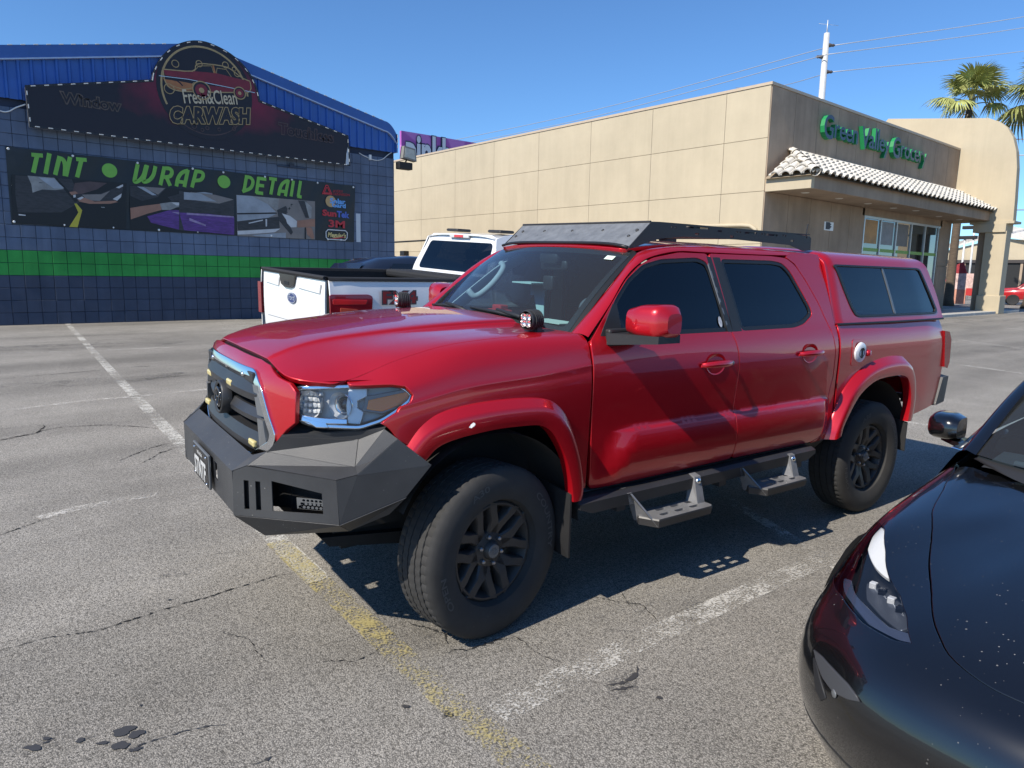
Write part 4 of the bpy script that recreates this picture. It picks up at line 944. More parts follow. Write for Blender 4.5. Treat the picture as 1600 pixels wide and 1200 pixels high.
# ------------------------------------------------------------------ utility pole and wires
PX_, PY_ = 58.4, 30.0
pole = empty('utility_pole', (PX_, PY_, 0)); tag(pole, 'tall pale steel utility pole rising behind the grocery roof', 'pole')
M_galv = mat('galvanised_steel', (.66, .66, .64), .5, metal=.25, var=.1, vscale=1.5)
zt = at(1292, 52, 1, PY_)[2]
_g = MB(); _g.tube([(0, 0, 0), (0, 0, zt*.5), (0, 0, zt)], [.36, .30, .22], 12); _g.build('shaft', M_galv, pole, True)
_g = MB(); _g.tube([(0, 0, zt), (0, 0, zt + 1.0)], [.05, .03], 6); _g.tube([(-1.0, .2, zt+.55), (1.4, -.2, zt + .85)], .015, 5); _g.build('top_spike', M_galv, pole, True)
M_ins = mat('dark_insulator', (.10, .085, .08), .35)
wires = []
for i, (px, py) in enumerate([(1296, 70), (1285, 89), (1296, 113)]):
    z = at(1289, py, 1, PY_)[2]; sx = 1 if i != 1 else -1
    _g = MB(); _g.lathe([(.02, 0), (.16, .08), (.16, .3), (.10, .5), (.13, .6), (.03, .75)], (0, 0, z), (sx*.76, -sx*.64, 0), 10); _g.build('insulator', M_ins, pole, True); wires.append(z)
M_wire = mat('bright_wire', (.62, .62, .62), .5, metal=.3); M_wire2 = mat('grey_wire', (.30, .32, .36), .6)
for i, (z, pr, pl) in enumerate(zip(wires, [(1720, 5), (1720, 24), (1720, 64)], [(700, 221), (700, 230), (1150, 137)])):
    a = np.array([PX_ + (.5 if i != 1 else -.5), PY_ - .4, z]); b = at(*pr, 1, 21.0); m_ = (a + b)/2 - [0, 0, .15]
    cable('overhead_wire', [a, m_, b], .035, M_wire, ['topmost pale overhead wire running right from the utility pole', 'middle pale overhead wire running right from the utility pole', 'lowest pale overhead wire running right from the utility pole'][i], 'wire', 'overhead wires at the utility pole')
    c = at(*pl, 1, 75.0 if i < 2 else 45.0); m_ = (a + c)/2 - [0, 0, .5]
    cable('overhead_wire', [a, m_, c], .030, M_wire2, ['upper faint wire sloping down left from the utility pole', 'lower faint wire sloping down left from the utility pole', 'short faint wire vanishing behind the grocery parapet'][i], 'wire', 'overhead wires at the utility pole')
for i, (p0, p1) in enumerate([((1545, 192), (1720, 184)), ((1545, 196.5), (1720, 192)), ((1580, 218), (1720, 214)), ((1580, 243), (1720, 240)), ((1575, 328), (1720, 327))]):
    a, b = at(*p0, 0, 80.0), at(*p1, 0, 74.0)
    cable('overhead_wire', [a, (a+b)/2, b], .06, M_wire if i < 4 else M_wire2, ['upper wire of the pair crossing behind the round shoulder of the store', 'lower wire of the pair crossing behind the round shoulder of the store', 'single wire beside the top curve of the end wall', 'wire level with the middle of the end wall', 'lowest dark wire just above the far tiled roof'][i], 'wire', 'wires crossing behind the store')

# ------------------------------------------------------------------ billboard behind the store
bb = empty('billboard', (30, 70, 0)); tag(bb, 'purple billboard with rounded white lettering showing above the grocery wall', 'billboard')
q0, q1 = at(627, 204, 1, 62.0), at(765, 224, 1, 62.0); q2 = at(627, 250, 1, 62.0)
bx = lambda p: (p[0] - 30, p[1] - 70, p[2])
W_, H_ = q1[0] - q0[0] + 3.0, 5.4
M_pur = bpy.data.materials.new('purple_print'); M_pur.use_nodes = True
def _rays(m):
    nt = m.node_tree; N = nt.nodes; L = nt.links; b = N['Principled BSDF']; tc = N.new('ShaderNodeTexCoord'); sx = N.new('ShaderNodeSeparateXYZ'); L.new(tc.outputs['Generated'], sx.inputs[0])
    x = N.new('ShaderNodeMath'); x.operation = 'SUBTRACT'; L.new(sx.outputs[0], x.inputs[0]); x.inputs[1].default_value = .55; z = N.new('ShaderNodeMath'); z.operation = 'ADD'; L.new(sx.outputs[2], z.inputs[0]); z.inputs[1].default_value = -.2
    a = N.new('ShaderNodeMath'); a.operation = 'ARCTAN2'; L.new(z.outputs[0], a.inputs[0]); L.new(x.outputs[0], a.inputs[1]); k = N.new('ShaderNodeMath'); k.operation = 'MULTIPLY'; L.new(a.outputs[0], k.inputs[0]); k.inputs[1].default_value = 16
    s = N.new('ShaderNodeMath'); s.operation = 'SINE'; L.new(k.outputs[0], s.inputs[0]); r = N.new('ShaderNodeValToRGB'); r.color_ramp.elements[0].color = (.40, .10, .40, 1); r.color_ramp.elements[1].color = (.54, .20, .54, 1); r.color_ramp.elements[0].position = .4; r.color_ramp.elements[1].position = .6
    mr = N.new('ShaderNodeMapRange'); mr.inputs[1].default_value = -1; L.new(s.outputs[0], mr.inputs[0]); L.new(mr.outputs[0], r.inputs[0]); L.new(r.outputs[0], b.inputs['Base Color']); b.inputs['Roughness'].default_value = .6
_rays(M_pur)
_g = MB(bx); _g.box((q0[0], 62.0, q0[2] - H_), (q0[0] + W_, 62.3, q0[2])); _g.build('board', M_pur, bb)
_g = MB(bx); _g.box((q0[0] + W_/2 - .3, 62.4, 0), (q0[0] + W_/2 + .3, 63, q0[2] - 1)); _g.build('post', M_galv, bb)
o, e = at(634, 248, 1, 61.9), at(716, 231, 1, 61.9); o = np.array([o[0], 61.95, o[2]]); wl = (at(742, 240, 1, 61.9)[0] - o[0]) * 1.0
_g = MB(bx); lettering(_g, 'pinkbox', 2.0, o + [0, -.02, -.35], (1, 0, 0), (0, 0, 1), 0, width=wl, offset=.16, height=3.0); lettering(_g, 'pinkbox', 2.0, o + [0, -.08, -.35], (1, 0, 0), (0, 0, 1), 1, width=wl*.99, offset=.07, height=2.9); _g.build('lettering', [mat('billboard_navy', (.03, .03, .08), .5), mat('billboard_white', (.72, .72, .76), .5)], bb)

# ------------------------------------------------------------------ fan palms
M_trunk = mat('palm_bark', (.115, .085, .060), .95, var=.3, vscale=3, stretch=(1, 1, 5), bump=.8, bscale=14)
M_frond = mat('palm_leaf', (.34, .36, .12), .5, var=.35, vscale=1.2, orand=.25); M_dead = mat('dry_palm_leaf', (.42, .32, .21), .8, var=.3, vscale=2, orand=.2); M_stalk = mat('palm_stalk', (.28, .27, .10), .6)
def frond_mesh(seed, L=1.0, droop=.35, mats=None):
    rd = random.Random(seed); mb = MB(); P = [np.array([0, 0, 0.]), np.array([.45*L, 0, .10*L]), np.array([.85*L, 0, .08*L])]; C = crom(P, 4)
    mb.tube(C, [.030*L*(1 - .4*i/len(C)) for i in range(len(C))], 5, 1)
    hub = C[-1]; nb = 34
    for k in range(nb):
        a = R(-112 + 224*k/(nb-1)) + rd.uniform(-.03, .03); ln = L*(.95 - .30*(abs(a)/2.0)**2)*rd.uniform(.9, 1.08); w = .040*L
        d = np.array([math.cos(a), math.sin(a), 0]); n = np.array([-math.sin(a), math.cos(a), 0]); rows = []
        for t in (0, .35, .65, .85, 1.0):
            p = hub + d*ln*t + np.array([0, 0, .10*L*t - droop*L*t**2.6*(1 + .5*rd.random()) + .04*L*math.cos(a)*t])
            ww = w*(.35 + 1.1*t)*(1 - max(0, (t-.45)/.55)**1.3); f = .012*L*(1-t)
            rows.append([p - n*ww + [0, 0, f], p, p + n*ww + [0, 0, f]])
        mb.grid(np.array(rows), 0)
    o = mb.build('frond', mats, None, True); d = o.data; bpy.data.objects.remove(o); return d
FR = [frond_mesh(i, 1.0, dr, [M_frond, M_stalk]) for i, dr in enumerate((.30, .45, .6))]; FD = [frond_mesh(9 + i, 1.0, .8, [M_dead, M_dead]) for i in range(2)]
def palm(base, top, r0, r1, L, seed, label, nf=30):
    rd = random.Random(seed); t = empty('palm_tree', base); tag(t, label, 'palm tree', 'fan palms behind the store'); H = top[2]
    prof = [(0, r0*1.5), (.04*H, r0*1.15), (.2*H, r0), (.6*H, (r0+r1)/2), (H, r1)]; mb = MB(); mb.tube([((top[0]-base[0])*z/H, (top[1]-base[1])*z/H, z) for z, _ in prof], [r for _, r in prof], 14); mb.build('trunk', M_trunk, t, True)
    off = np.array([top[0]-base[0], top[1]-base[1], H])
    for i in range(nf):
        az = i*2.39996 + rd.uniform(-.3, .3); el = R(78 - 120*(i/(nf-1))**.9) + rd.uniform(-.15, .15); dead = i > nf*.72
        o = bpy.data.objects.new('dry_frond' if dead else 'frond', rd.choice(FD if dead else FR)); COL.objects.link(o); o.parent = t; o.location = tuple(off + [0, 0, rd.uniform(-.3, .2) - (.5 if dead else 0)])
        s = L*rd.uniform(.85, 1.1)*(.75 if dead else 1); o.rotation_euler = (rd.uniform(-.5, .5), -el if not dead else R(rd.uniform(35, 75)), az); o.scale = (s, s, s)
    return t
pb = at(1481, 478, 2, .0); D = 52.0/pb[0]; pb = pb
tp = at(1516, 160, 0, pb[0])
palm((pb[0], pb[1], 0), (pb[0], tp[1], tp[2]), .26, .19, 1.45, 3, 'fan palm whose trunk stands in the gap under the canopy, crown above the end wall', 26)
p2 = at(1632, 480, 2, 0.0); t2 = at(1655, 145, 0, pb[0] + 1)
palm((pb[0] + 1, t2[1], 0), (pb[0] + 1, t2[1], t2[2]), .42, .24, 2.0, 8, 'second fan palm at the picture edge, long fronds reaching in from the right', 28)

# ------------------------------------------------------------------ far shop row
FX = 95.0
far = empty('far_shop_row', (FX, 10, 0)); tag(far, 'distant tan gabled shop row with tiled roof and dark shopfronts', 'building')
def fp(p): return (p[0] - FX, p[1] - 10, p[2])
def FP(px, py, x=FX): return at(px, py, 0, x)
ridge_l = FP(1470, 398); apex = FP(1551, 366); 
z_eave = FP(1480, 408)[2]; yl, yr = FP(1455, 400)[1], FP(1700, 400)[1]
apz = FP(1560, 372)[2]; apy = FP(1562, 372)[1]
outl = [(yl, 0), (yr, 0), (yr, z_eave*.9), (apy - 12, FP(1600, 390)[2]*.985), (apy, apz), (FP(1470, 398)[1], FP(1470, 394)[2]), (yl, z_eave)]
outl = outl if area2(outl) > 0 else outl[::-1]
_g = MB(fp); _g.prism(outl, (FX, 0, 0), (0, 1, 0), (0, 0, 1), 8.0); _g.build('gable_wall', M_stucco, far)
_g = MB(fp); zo = FP(1500, 411)[2]; _g.box((FX - .25, yr, .1), (FX - .02, yl, zo)); _g.build('shopfront', M_dark, far)
_g = MB(fp); _g.box((FX - .45, yr, zo), (FX - .02, yl, zo + .35)); _g.build('shopfront_header', mat('dark_brown_trim', (.05, .042, .04), .7), far)
for k in range(9):
    _g = MB(fp); y = yr + (yl - yr)*k/8; _g.box((FX - .34, y - .12, .1), (FX - .26, y + .12, zo)); _g.build('shopfront_mullion', M_stucco if k % 4 == 0 else M_taupe, far)
a, b_ = np.array([FX - .5, apy, apz + .3]), np.array([FX - .5, yr, FP(1640, 400)[2] + .3]); c_ = np.array([FX - .5, yl, FP(1455, 400)[2] + .3])
for s_, (p, q) in enumerate(((a, b_), (a, c_))):
    for k in range(14):
        t0, t1 = k/14, (k+1)/14; m0, m1 = p + (q-p)*t0, p + (q-p)*t1; up = np.array([0, 0, .22])
        _g = MB(fp); _g.hexa([m0, m1, m1 + [5, 0, 1.0], m0 + [5, 0, 1.0], m0 + up, m1 + up*.7, m1 + [5, 0, 1.2], m0 + [5, 0, 1.25]]); _g.build('roof_tile_course', M_tile, far)
_g = MB(fp); o = FP(1472, 440, FX - .6); lettering(_g, 'NATOYA', 1.5, o, (0, -1, 0), (0, 0, 1), 0, width=abs(FP(1503, 440)[1] - o[1]), height=.9); _g.build('shop_lettering', mat('red_sign_letter', (.45, .10, .09), .5), far)
# lamp posts beyond
for px, py, pw, lab in ((1508, 372, 10, 'lower far lamp post with a flat twin head behind the palm trunk'), (1523, 356, 8, 'higher far lamp post with a short head beside the pier')):
    p = at(px, py, 0, 70.0); lp = empty('lamp_post', (p[0], p[1], 0)); tag(lp, lab, 'lamp post', 'lamp posts beyond the store')
    _g = MB(); _g.tube([(0, 0, 0), (0, 0, p[2])], .08, 8); _g.build('shaft', M_galv, lp, True)
    _g = MB(); _g.box((-.2, -.9, p[2] - .1), (.2, .9, p[2] + .18), bev=.04); _g.build('lamp_head', M_black, lp)
# promotional boards outside the far shops
p = at(1496, 474, 2, 0); pb_ = empty('promotional_board', (p[0]*.92, p[1]*.92, .0)); tag(pb_, 'red and white stack of promotional boards beside the palm trunk', 'sign')
_g = MB(); _g.box((-.05, -.45, .1), (.05, .45, 1.1)); _g.build('lower_board', mat('peach_print', (.55, .26, .18), .6, var=.3, vscale=3), pb_)
_g = MB(); _g.box((-.05, -.9, 1.1), (.05, .4, 2.2)); _g.build('middle_board', mat('white_red_print', (.60, .42, .38), .6, var=.5, vscale=4), pb_)
_g = MB(); _g.box((-.06, -1.0, .7), (.04, -.45, 1.2)); _g.build('red_box', mat('red_print', (.48, .03, .03), .6), pb_)
_g = MB(); _g.prism([(-.4, 2.2), (.3, 2.2), (.3, 2.8), (-.1, 3.0)], (-.04, 0, 0), (0, 1, 0), (0, 0, 1), .08); _g.build('top_board', mat('dark_red_board', (.32, .03, .04), .6, var=.3), pb_)

# ------------------------------------------------------------------ red pickup (main subject)
# local frame: x rearwards from the front axle, s to the driver's side (towards the camera), z up
TH, TX, TY = -0.08835696, 2.01218274, 3.2726749; LEAN = .03
truck = empty('pickup_truck', (TX, TY, 0), TH)
tag(truck, 'red crew cab pickup with black steel bumper, roof rack and canopy over its bed', 'pickup truck')
def T(x, s, z): return np.array([x, -s, z + LEAN*(.9 - s)])
def TW(x, s, z):
    p = T(x, s, z); c, n = math.cos(TH), math.sin(TH); return np.array([TX + p[0]*c - p[1]*n, TY + p[0]*n + p[1]*c, p[2]])
def TWf(f): return lambda a, b: TW(*f(a, b))
M_red = mat('red_metallic_paint', (.50, .004, .012), .30, metal=.38, coat=1.0, coat_rough=.015, dust=.07, dscale=3.0, flakes=.07)
M_redf = M_red
M_tblk = mat('black_powder_coat', (.032, .033, .036), .48, var=.12, vscale=5, bump=.12, bscale=320, dust=.9, film=.5, spk=1.8, dscale=5, dustcol=(.55, .54, .50))
M_blkp = mat('black_plastic', (.016, .016, .017), .5, dust=.25)
M_gloss = mat('gloss_black', (.010, .010, .011), .12, coat=.6)
M_rub = mat('window_rubber', (.010, .010, .010), .45)
M_chrome = mat('chrome', (.78, .80, .82), .10, metal=1.0)
M_gun = mat('grey_satin_trim', (.16, .165, .17), .38, metal=.35, dust=.3)
M_under = mat('dusty_underbody', (.018, .017, .016), .9, var=.3, vscale=6)
M_tint = glass('tinted_glass', (.085, .095, .105), 1.0, 1.52); M_wind = glass('windscreen_glass', (.60, .80, .90), 1.0, 1.5, milky=.03, milkcol=(.62, .60, .55))
M_int = mat('grey_interior', (.10, .105, .11), .8, var=.1); M_intl = mat('pale_headliner', (.42, .43, .42), .85); M_dash = mat('dark_dashboard', (.028, .029, .031), .7, var=.1)

_BZ = [.50, .55, .60, .70, .80, .90, 1.0, 1.10, 1.18, 1.25, 1.31, 1.345, 1.38, 1.5, 1.65, 1.78, 1.84]
_BS = [.80, .850, .878, .893, .897, .896, .898, .9015, .9025, .896, .882, .866, .852, .812, .757, .708, .684]
_LB = Lut(_BZ, _BS); _LP = Lut([.50, .56, .62, .70, .76, .82, .868, .877, .886, .895], [.0, .006, .024, .036, .038, .033, .024, .020, .005, 0])
def sideS(x, z):
    # raised lower door pad with its slanted front end
    xf = .60 + (z - .62)*.54
    m = sstep(xf - .04, xf + .16, x) * (1 - sstep(2.58, 2.68, x))
    bar = -.006*((x - 1.6)/1.3)**2 if x > 0 else 0
    return _LB(z) + _LP(z)*m + bar
def fside(x, z, d=0.0): return T(x, sideS(x, z) + d, z)
# hood + front wing skin: control net, stations along x, t from centre line (0) to wing bottom (9)
_NX = [-.86, -.80, -.6, -.4, -.1, .25, .62]
_NET = [[(0, 1.262), (.34, 1.256), (.44, 1.245), (.56, 1.205), (.66, 1.165), (.72, 1.13), (.76, 1.09), (.78, 1.05), (.80, 1.0), (.81, .9)],
        [(0, 1.300), (.34, 1.293), (.45, 1.278), (.58, 1.228), (.68, 1.185), (.745, 1.15), (.785, 1.11), (.805, 1.07), (.822, 1.0), (.83, .9)],
        [(0, 1.353), (.34, 1.347), (.45, 1.326), (.60, 1.274), (.72, 1.225), (.80, 1.185), (.845, 1.14), (.865, 1.09), (.877, 1.02), (.882, .86)],
        [(0, 1.378), (.35, 1.371), (.46, 1.350), (.62, 1.325), (.74, 1.295), (.82, 1.250), (.872, 1.195), (.892, 1.13), (.899, 1.05), (.901, .82)],
        [(0, 1.404), (.36, 1.396), (.47, 1.374), (.62, 1.366), (.75, 1.354), (.823, 1.325), (.872, 1.262), (.896, 1.18), (.902, 1.07), (.900, .78)],
        [(0, 1.424), (.38, 1.414), (.48, 1.390), (.63, 1.382), (.765, 1.374), (.832, 1.348), (.874, 1.290), (.897, 1.20), (.902, 1.07), (.893, .60)],
        [(0, 1.434), (.40, 1.424), (.50, 1.398), (.64, 1.388), (.785, 1.379), (.838, 1.358), (.866, 1.325), (.893, 1.235), (.897, 1.08), (.874, .58)]]
_NET = np.array(_NET, float); _NET[:, 2, 0] = _NET[:, 1, 0] + (_NET[:, 2, 0] - _NET[:, 1, 0])*.65
# tighten the shoulder crease with two extra columns beside it
_cu = _NET[:, 7] + (_NET[:, 6] - _NET[:, 7])*.16; _cl = _NET[:, 7] + (_NET[:, 8] - _NET[:, 7])*.16
_NET = np.concatenate([_NET[:, :7], _cu[:, None], _NET[:, 7:8], _cl[:, None], _NET[:, 8:]], 1)
_NL = [[Lut(_NX, _NET[:, k, c]) for c in (0, 1)] for k in range(12)]
def netP(x, t):
    t = min(max(t, 0), 10.9999); k = int(t); f = t - k
    def g(i):
        if i < 0: return (-_NL[1][0](x), _NL[1][1](x))
        if i > 11: return (2*_NL[11][0](x) - _NL[10][0](x), 2*_NL[11][1](x) - _NL[10][1](x))
        return (_NL[i][0](x), _NL[i][1](x))
    a, b, c, d = g(k-1), g(k), g(k+1), g(k+2)
    p = [.5*(2*b[i] + (c[i]-a[i])*f + (2*a[i] - 5*b[i] + 4*c[i] - d[i])*f*f + (3*b[i] - a[i] - 3*c[i] + d[i])*f**3) for i in (0, 1)]
    return x, p[0], p[1]
def fnet(x, t): return T(*netP(x, t))
def t_at_z(x, z):
    ts = np.linspace(3.5, 10.99, 150); zz = np.array([netP(x, q)[2] for q in ts]); i = int(np.argmin(abs(zz - z))); return ts[i]
SIDES = (1, -1)
def mir(f, sg): return (lambda a, b: (lambda p: np.array([p[0], p[1], p[2]]))(f(a, b))) if sg > 0 else None
def side_fn(f3, sg):
    """f3(a,b)->(x,s,z) surface for the driver's side; sg=-1 mirrors it"""
    return lambda a, b: (lambda q: T(q[0], sg*q[1], q[2]))(f3(a, b))
f_side3 = lambda x, z: (x, sideS(x, z), z)

# --- arches (x,z) traced from the picture
FO = [(-.455, .93), (-.43, .975), (-.36, 1.045), (-.25, 1.088), (-.086, 1.108), (.115, 1.110), (.262, 1.096), (.345, 1.060), (.415, .985), (.478, .85), (.513, .71), (.516, .63), (.50, .585)]
FI = [(-.37, .885), (-.36, .895), (-.305, .945), (-.21, .974), (-.04, .994), (.141, .992), (.23, .979), (.297, .929), (.366, .824), (.406, .71), (.423, .62), (.425, .60), (.425, .585)]
RO = [(2.672, .60), (2.69, .67), (2.76, .81), (2.865, .95), (3.062, 1.066), (3.33, 1.118), (3.56, 1.118), (3.66, 1.085), (3.73, 1.015), (3.772, .91), (3.785, .80), (3.775, .69), (3.76, .63)]
RI = [(2.765, .63), (2.785, .69), (2.85, .78), (2.94, .878), (3.06, .945), (3.20, .983), (3.45, .992), (3.56, .975), (3.61, .945), (3.655, .87), (3.675, .78), (3.67, .69), (3.66, .63)]

WFpx = trace(TWf(netP), [(645, 700), (622, 687), (598, 662), (622, 645), (643, 628), (647, 617), (634, 602.5), (612, 599.5), (548, 600.5)], (-.45, 8.5))
for sg in SIDES:
    fs = side_fn(f_side3, sg); nf = side_fn(netP, sg); fl = sg < 0
    flip = sg > 0
    # front wing: outline in (x,t)
    arch = crom(FO, 3)[::-1]
    o = []
    for x in np.linspace(-.52, .565, 14): o.append((x, 4.15))
    for z in np.linspace(1.30, .61, 9): o.append((.565, t_at_z(.565, z)))
    for x, z in arch:
        if -.44 < x < .54 and z > .60: o.append((x - (.006 if x > 0 else 0), t_at_z(x, z - .02)))
    o += [tuple(p) for p in WFpx] + [(WFpx[-1][0] - .005, 4.17)]
    panel('front_wing', o, nf, M_red, truck, step=.06, flip=flip, ostep=.08, extra=[(x, t) for x in np.arange(-.55, .56, .05) for t in (6.6, 7.0, 7.35, 7.7, 8.0, 8.3, 8.65, 9.0, 9.4)])
    # hood half shares the skin; build hood once from both halves
def hood_f(x, q):
    t = abs(q); p = netP(x, t); return T(p[0], math.copysign(p[1], q) if q else 0.0, p[2])
hx = []
for q in np.linspace(-4.08, 4.08, 41):
    a = abs(q); xf = float(pchip([0, 1, 2, 2.6, 3, 3.5, 4.08], [-.838, -.832, -.826, -.822, -.808, -.765, -.668], a)); hx.append((xf, q))
ho = hx + [(x, 4.08) for x in np.linspace(-.5, .50, 9)] + [(float(pchip([0, 2, 3.2, 4.08], [.40, .44, .49, .535], abs(q))), q) for q in np.linspace(4.08, -4.08, 25)] + [(x, -4.08) for x in np.linspace(.50, -.5, 9)]
panel('hood', ho, hood_f, M_red, truck, step=.07, flip=True, ostep=.09)

# doors and cab corner skins
WINF = [(.665, 1.372), (.80, 1.545), (.915, 1.645), (1.05, 1.72), (1.20, 1.752), (1.50, 1.768), (1.575, 1.745), (1.60, 1.70), (1.648, 1.352), (1.20, 1.352), (.75, 1.362)]
WINR = [(1.70, 1.765), (2.20, 1.768), (2.31, 1.755), (2.38, 1.70), (2.505, 1.475), (2.51, 1.43), (2.40, 1.375), (2.28, 1.355), (1.752, 1.352)]
DF = [(.588, .598), (1.672, .612), (1.668, .88), (1.694, 1.143), (1.682, 1.25), (1.652, 1.36), (1.628, 1.60), (1.60, 1.79), (1.36, 1.790), (1.14, 1.755), (1.02, 1.71), (.90, 1.635), (.76, 1.51), (.62, 1.375), (.578, 1.34), (.580, 1.12), (.582, .80)]
DR = [(1.678, .612), (2.50, .605), (2.585, .64), (2.63, .74), (2.66, .87), (2.70, 1.02), (2.70, 1.20), (2.672, 1.33), (2.60, 1.50), (2.52, 1.64), (2.44, 1.745), (2.36, 1.785), (2.2, 1.793), (1.606, 1.791), (1.634, 1.60), (1.658, 1.36), (1.688, 1.25), (1.700, 1.143), (1.674, .88)]
DF, DR = [round_poly(q, .03, 3) for q in (DF, DR)]; WINF, WINR = round_poly(WINF, .03, 3), round_poly(WINR, .035, 3)
def inset(poly, d):
    P = np.asarray(poly, float); n = len(P); sgn = 1 if area2(P) > 0 else -1; out = []
    for i in range(n):
        a, b, c = P[i-1], P[i], P[(i+1) % n]; e1 = b-a; e2 = c-b; l1, l2 = np.linalg.norm(e1), np.linalg.norm(e2)
        if l1 < 1e-9 or l2 < 1e-9: out.append(b); continue
        n1 = np.array([-e1[1], e1[0]])/l1; n2 = np.array([-e2[1], e2[0]])/l2; m = n1+n2; m /= np.linalg.norm(m)+1e-9; out.append(b + sgn*m*d/max(.6, m @ n1))
    return np.array(out)
for sg in SIDES:
    fs = side_fn(f_side3, sg); flip = sg < 0
    for nm, out, win in (('front_door', DF, WINF), ('rear_door', DR, WINR)):
        d = panel(nm, inset(out, .0025), fs, M_red, truck, holes=[win], step=.045, flip=flip, ostep=.04, extra=[(x, z) for x in np.arange(.58, 2.70, .04) for z in (.850, .868, .8725, .877, .8815, .886, .8905, .895, .915)])
        fr = side_fn(lambda x, z: (x, sideS(x, z) - .004, z), sg)
        panel('window_seal', inset(win, .001), fr, M_rub, d, holes=[inset(win, .022)], step=.05, flip=flip, ostep=.03, depth=.012)
        fg = side_fn(lambda x, z: (x, sideS(x, z) - .012, z), sg)
        panel('window_glass', inset(win, .018), fg, M_tint, d, step=.08, flip=flip, depth=.004)
        if nm == 'front_door':
            fr2 = side_fn(lambda x, z: (x, sideS(x, z) + .001, z), sg); panel('pillar_trim', [(1.585, 1.775), (1.622, 1.77), (1.668, 1.355), (1.626, 1.355)], fr2, M_blkp, d, step=.06, flip=flip, depth=.01)
            panel('chrome_bead', [(1.583, 1.735), (1.592, 1.735), (1.640, 1.362), (1.629, 1.362)], fr2, M_gun, d, step=.06, flip=flip, depth=.006)
        else:
            fr2 = side_fn(lambda x, z: (x, sideS(x, z) + .001, z), sg); panel('pillar_trim', [(1.637, 1.77), (1.70, 1.77), (1.752, 1.355), (1.672, 1.355)], fr2, M_blkp, d, step=.06, flip=flip, depth=.01)
        # handle: dished cup and pull
        hx0 = 1.485 if nm == 'front_door' else 2.405; hz = 1.182 if nm == 'front_door' else 1.196; sB = sideS(hx0, hz)
        q = MB(lambda p: tuple(T(p[0], sg*p[1], p[2])))
        cup = [[(hx0 + r*.085*math.cos(a), sB + dz, hz + r*.062*math.sin(a)) for a in np.linspace(0, 2*math.pi, 25)] for r, dz in ((1.0, .0035), (.94, .004), (.86, -.001), (.5, -.006), (0.02, -.008))]
        q.grid(np.array(cup)); q.build('handle_cup', M_red, d, True)
        q = MB(lambda p: tuple(T(p[0], sg*p[1], p[2])))
        pth = [(hx0 - .125, sB + .004, hz), (hx0 - .10, sB + .026, hz + .003), (hx0 - .04, sB + .042, hz + .006), (hx0 + .04, sB + .043, hz + .006), (hx0 + .10, sB + .028, hz + .004), (hx0 + .125, sB + .004, hz + .002)]
        C = crom(pth, 5); rows = []
        for i, c in enumerate(C):
            k = .6 + .4*math.sin(math.pi*i/(len(C)-1))
            rows.append([(c[0], c[1] + .014*k*math.cos(a), c[2] + .019*k*math.sin(a)) for a in np.linspace(0, 2*math.pi, 13)])
        q.grid(np.array(rows)); q.build('door_handle', M_red, d, True)
        if nm == 'front_door':
            q = MB(lambda p: tuple(T(p[0], sg*p[1], p[2]))); q.lathe([(0, .006), (.012, .006), (.013, 0)], (hx0 + .135, sB + .008, hz), (0, 1, 0), 14); q.build('lock_cylinder', M_gun, d, True)
            # mirror
            mx = MB(lambda p: tuple(T(p[0], sg*p[1], p[2])))
            secs = []
            for i, k in enumerate(np.linspace(0, 1, 11)):
                s = .925 + .215*k; e = (1 - max(0, (k-.72)/.28)**3*.45) * (.80 + .20*min(1, k*3)); xc = .855 + .035*k - .01; zc = 1.440
                fr_, bk, lo, hi = -.115*e, .060*e, -.078*e, (.085 + .012*k)*e; ring = []
                for a in np.linspace(0, 2*math.pi, 33):
                    c, n = math.cos(a), math.sin(a); px = (fr_ if c < 0 else bk)*abs(c)**.55; pz = (hi if n > 0 else lo)*abs(n)**.55; ring.append((xc + px + .02*pz, s, zc + pz))
                secs.append(ring)
            mx.grid(np.array(secs)); mx.poly([tuple(p) for p in secs[-1][:-1]]); mx.poly([tuple(p) for p in secs[0][:-1]]); mm = mx.build('mirror_shell', M_red, truck, sharp=40)
            q = MB(lambda p: tuple(T(p[0], sg*p[1], p[2]))); q.hexa([(.68, .872, 1.322), (.89, .90, 1.322), (.89, .90, 1.385), (.68, .868, 1.380), (.775, 1.125, 1.350), (.925, 1.125, 1.350), (.925, 1.125, 1.39), (.775, 1.125, 1.385)]); q.build('mirror_base', M_blkp, mm)
            q = MB(lambda p: tuple(T(p[0], sg*p[1], p[2]))); q.box((.685, .845, 1.315), (.84, .888, 1.40), bev=.012); q.build('mirror_foot', M_blkp, mm)
            q = MB(lambda p: tuple(T(p[0], sg*p[1], p[2]))); q.box((.915, .955, 1.377), (.932, 1.11, 1.51), bev=.006); q.build('mirror_glass', M_chrome, mm)
            fr2 = side_fn(lambda x, z: (x, sideS(x, z) + .002, z), sg); panel('quarter_trim', [(.655, 1.366), (.80, 1.366), (.80, 1.52), (.775, 1.515)], fr2, M_blkp, d, step=.06, flip=flip, depth=.012)
    # cab rear corner
    cc = [(2.506, .598), (2.735, .598), (2.742, 1.815), (2.66, 1.82), (2.42, 1.815), (2.368, 1.793), (2.447, 1.752), (2.528, 1.645), (2.608, 1.505), (2.680, 1.333), (2.708, 1.20), (2.708, 1.02), (2.668, .87), (2.638, .74), (2.592, .635)]
    panel('cab_corner', cc, fs, M_red, truck, step=.05, flip=flip, ostep=.05)
    rk = side_fn(lambda x, z: (x, .885 - (.60 - z)*.8 if z < .60 else .885, z), sg)
    panel('rocker_panel', [(.50, .50), (2.66, .50), (2.68, .592), (.50, .585)], rk, M_blkp, truck, step=.1, flip=flip)
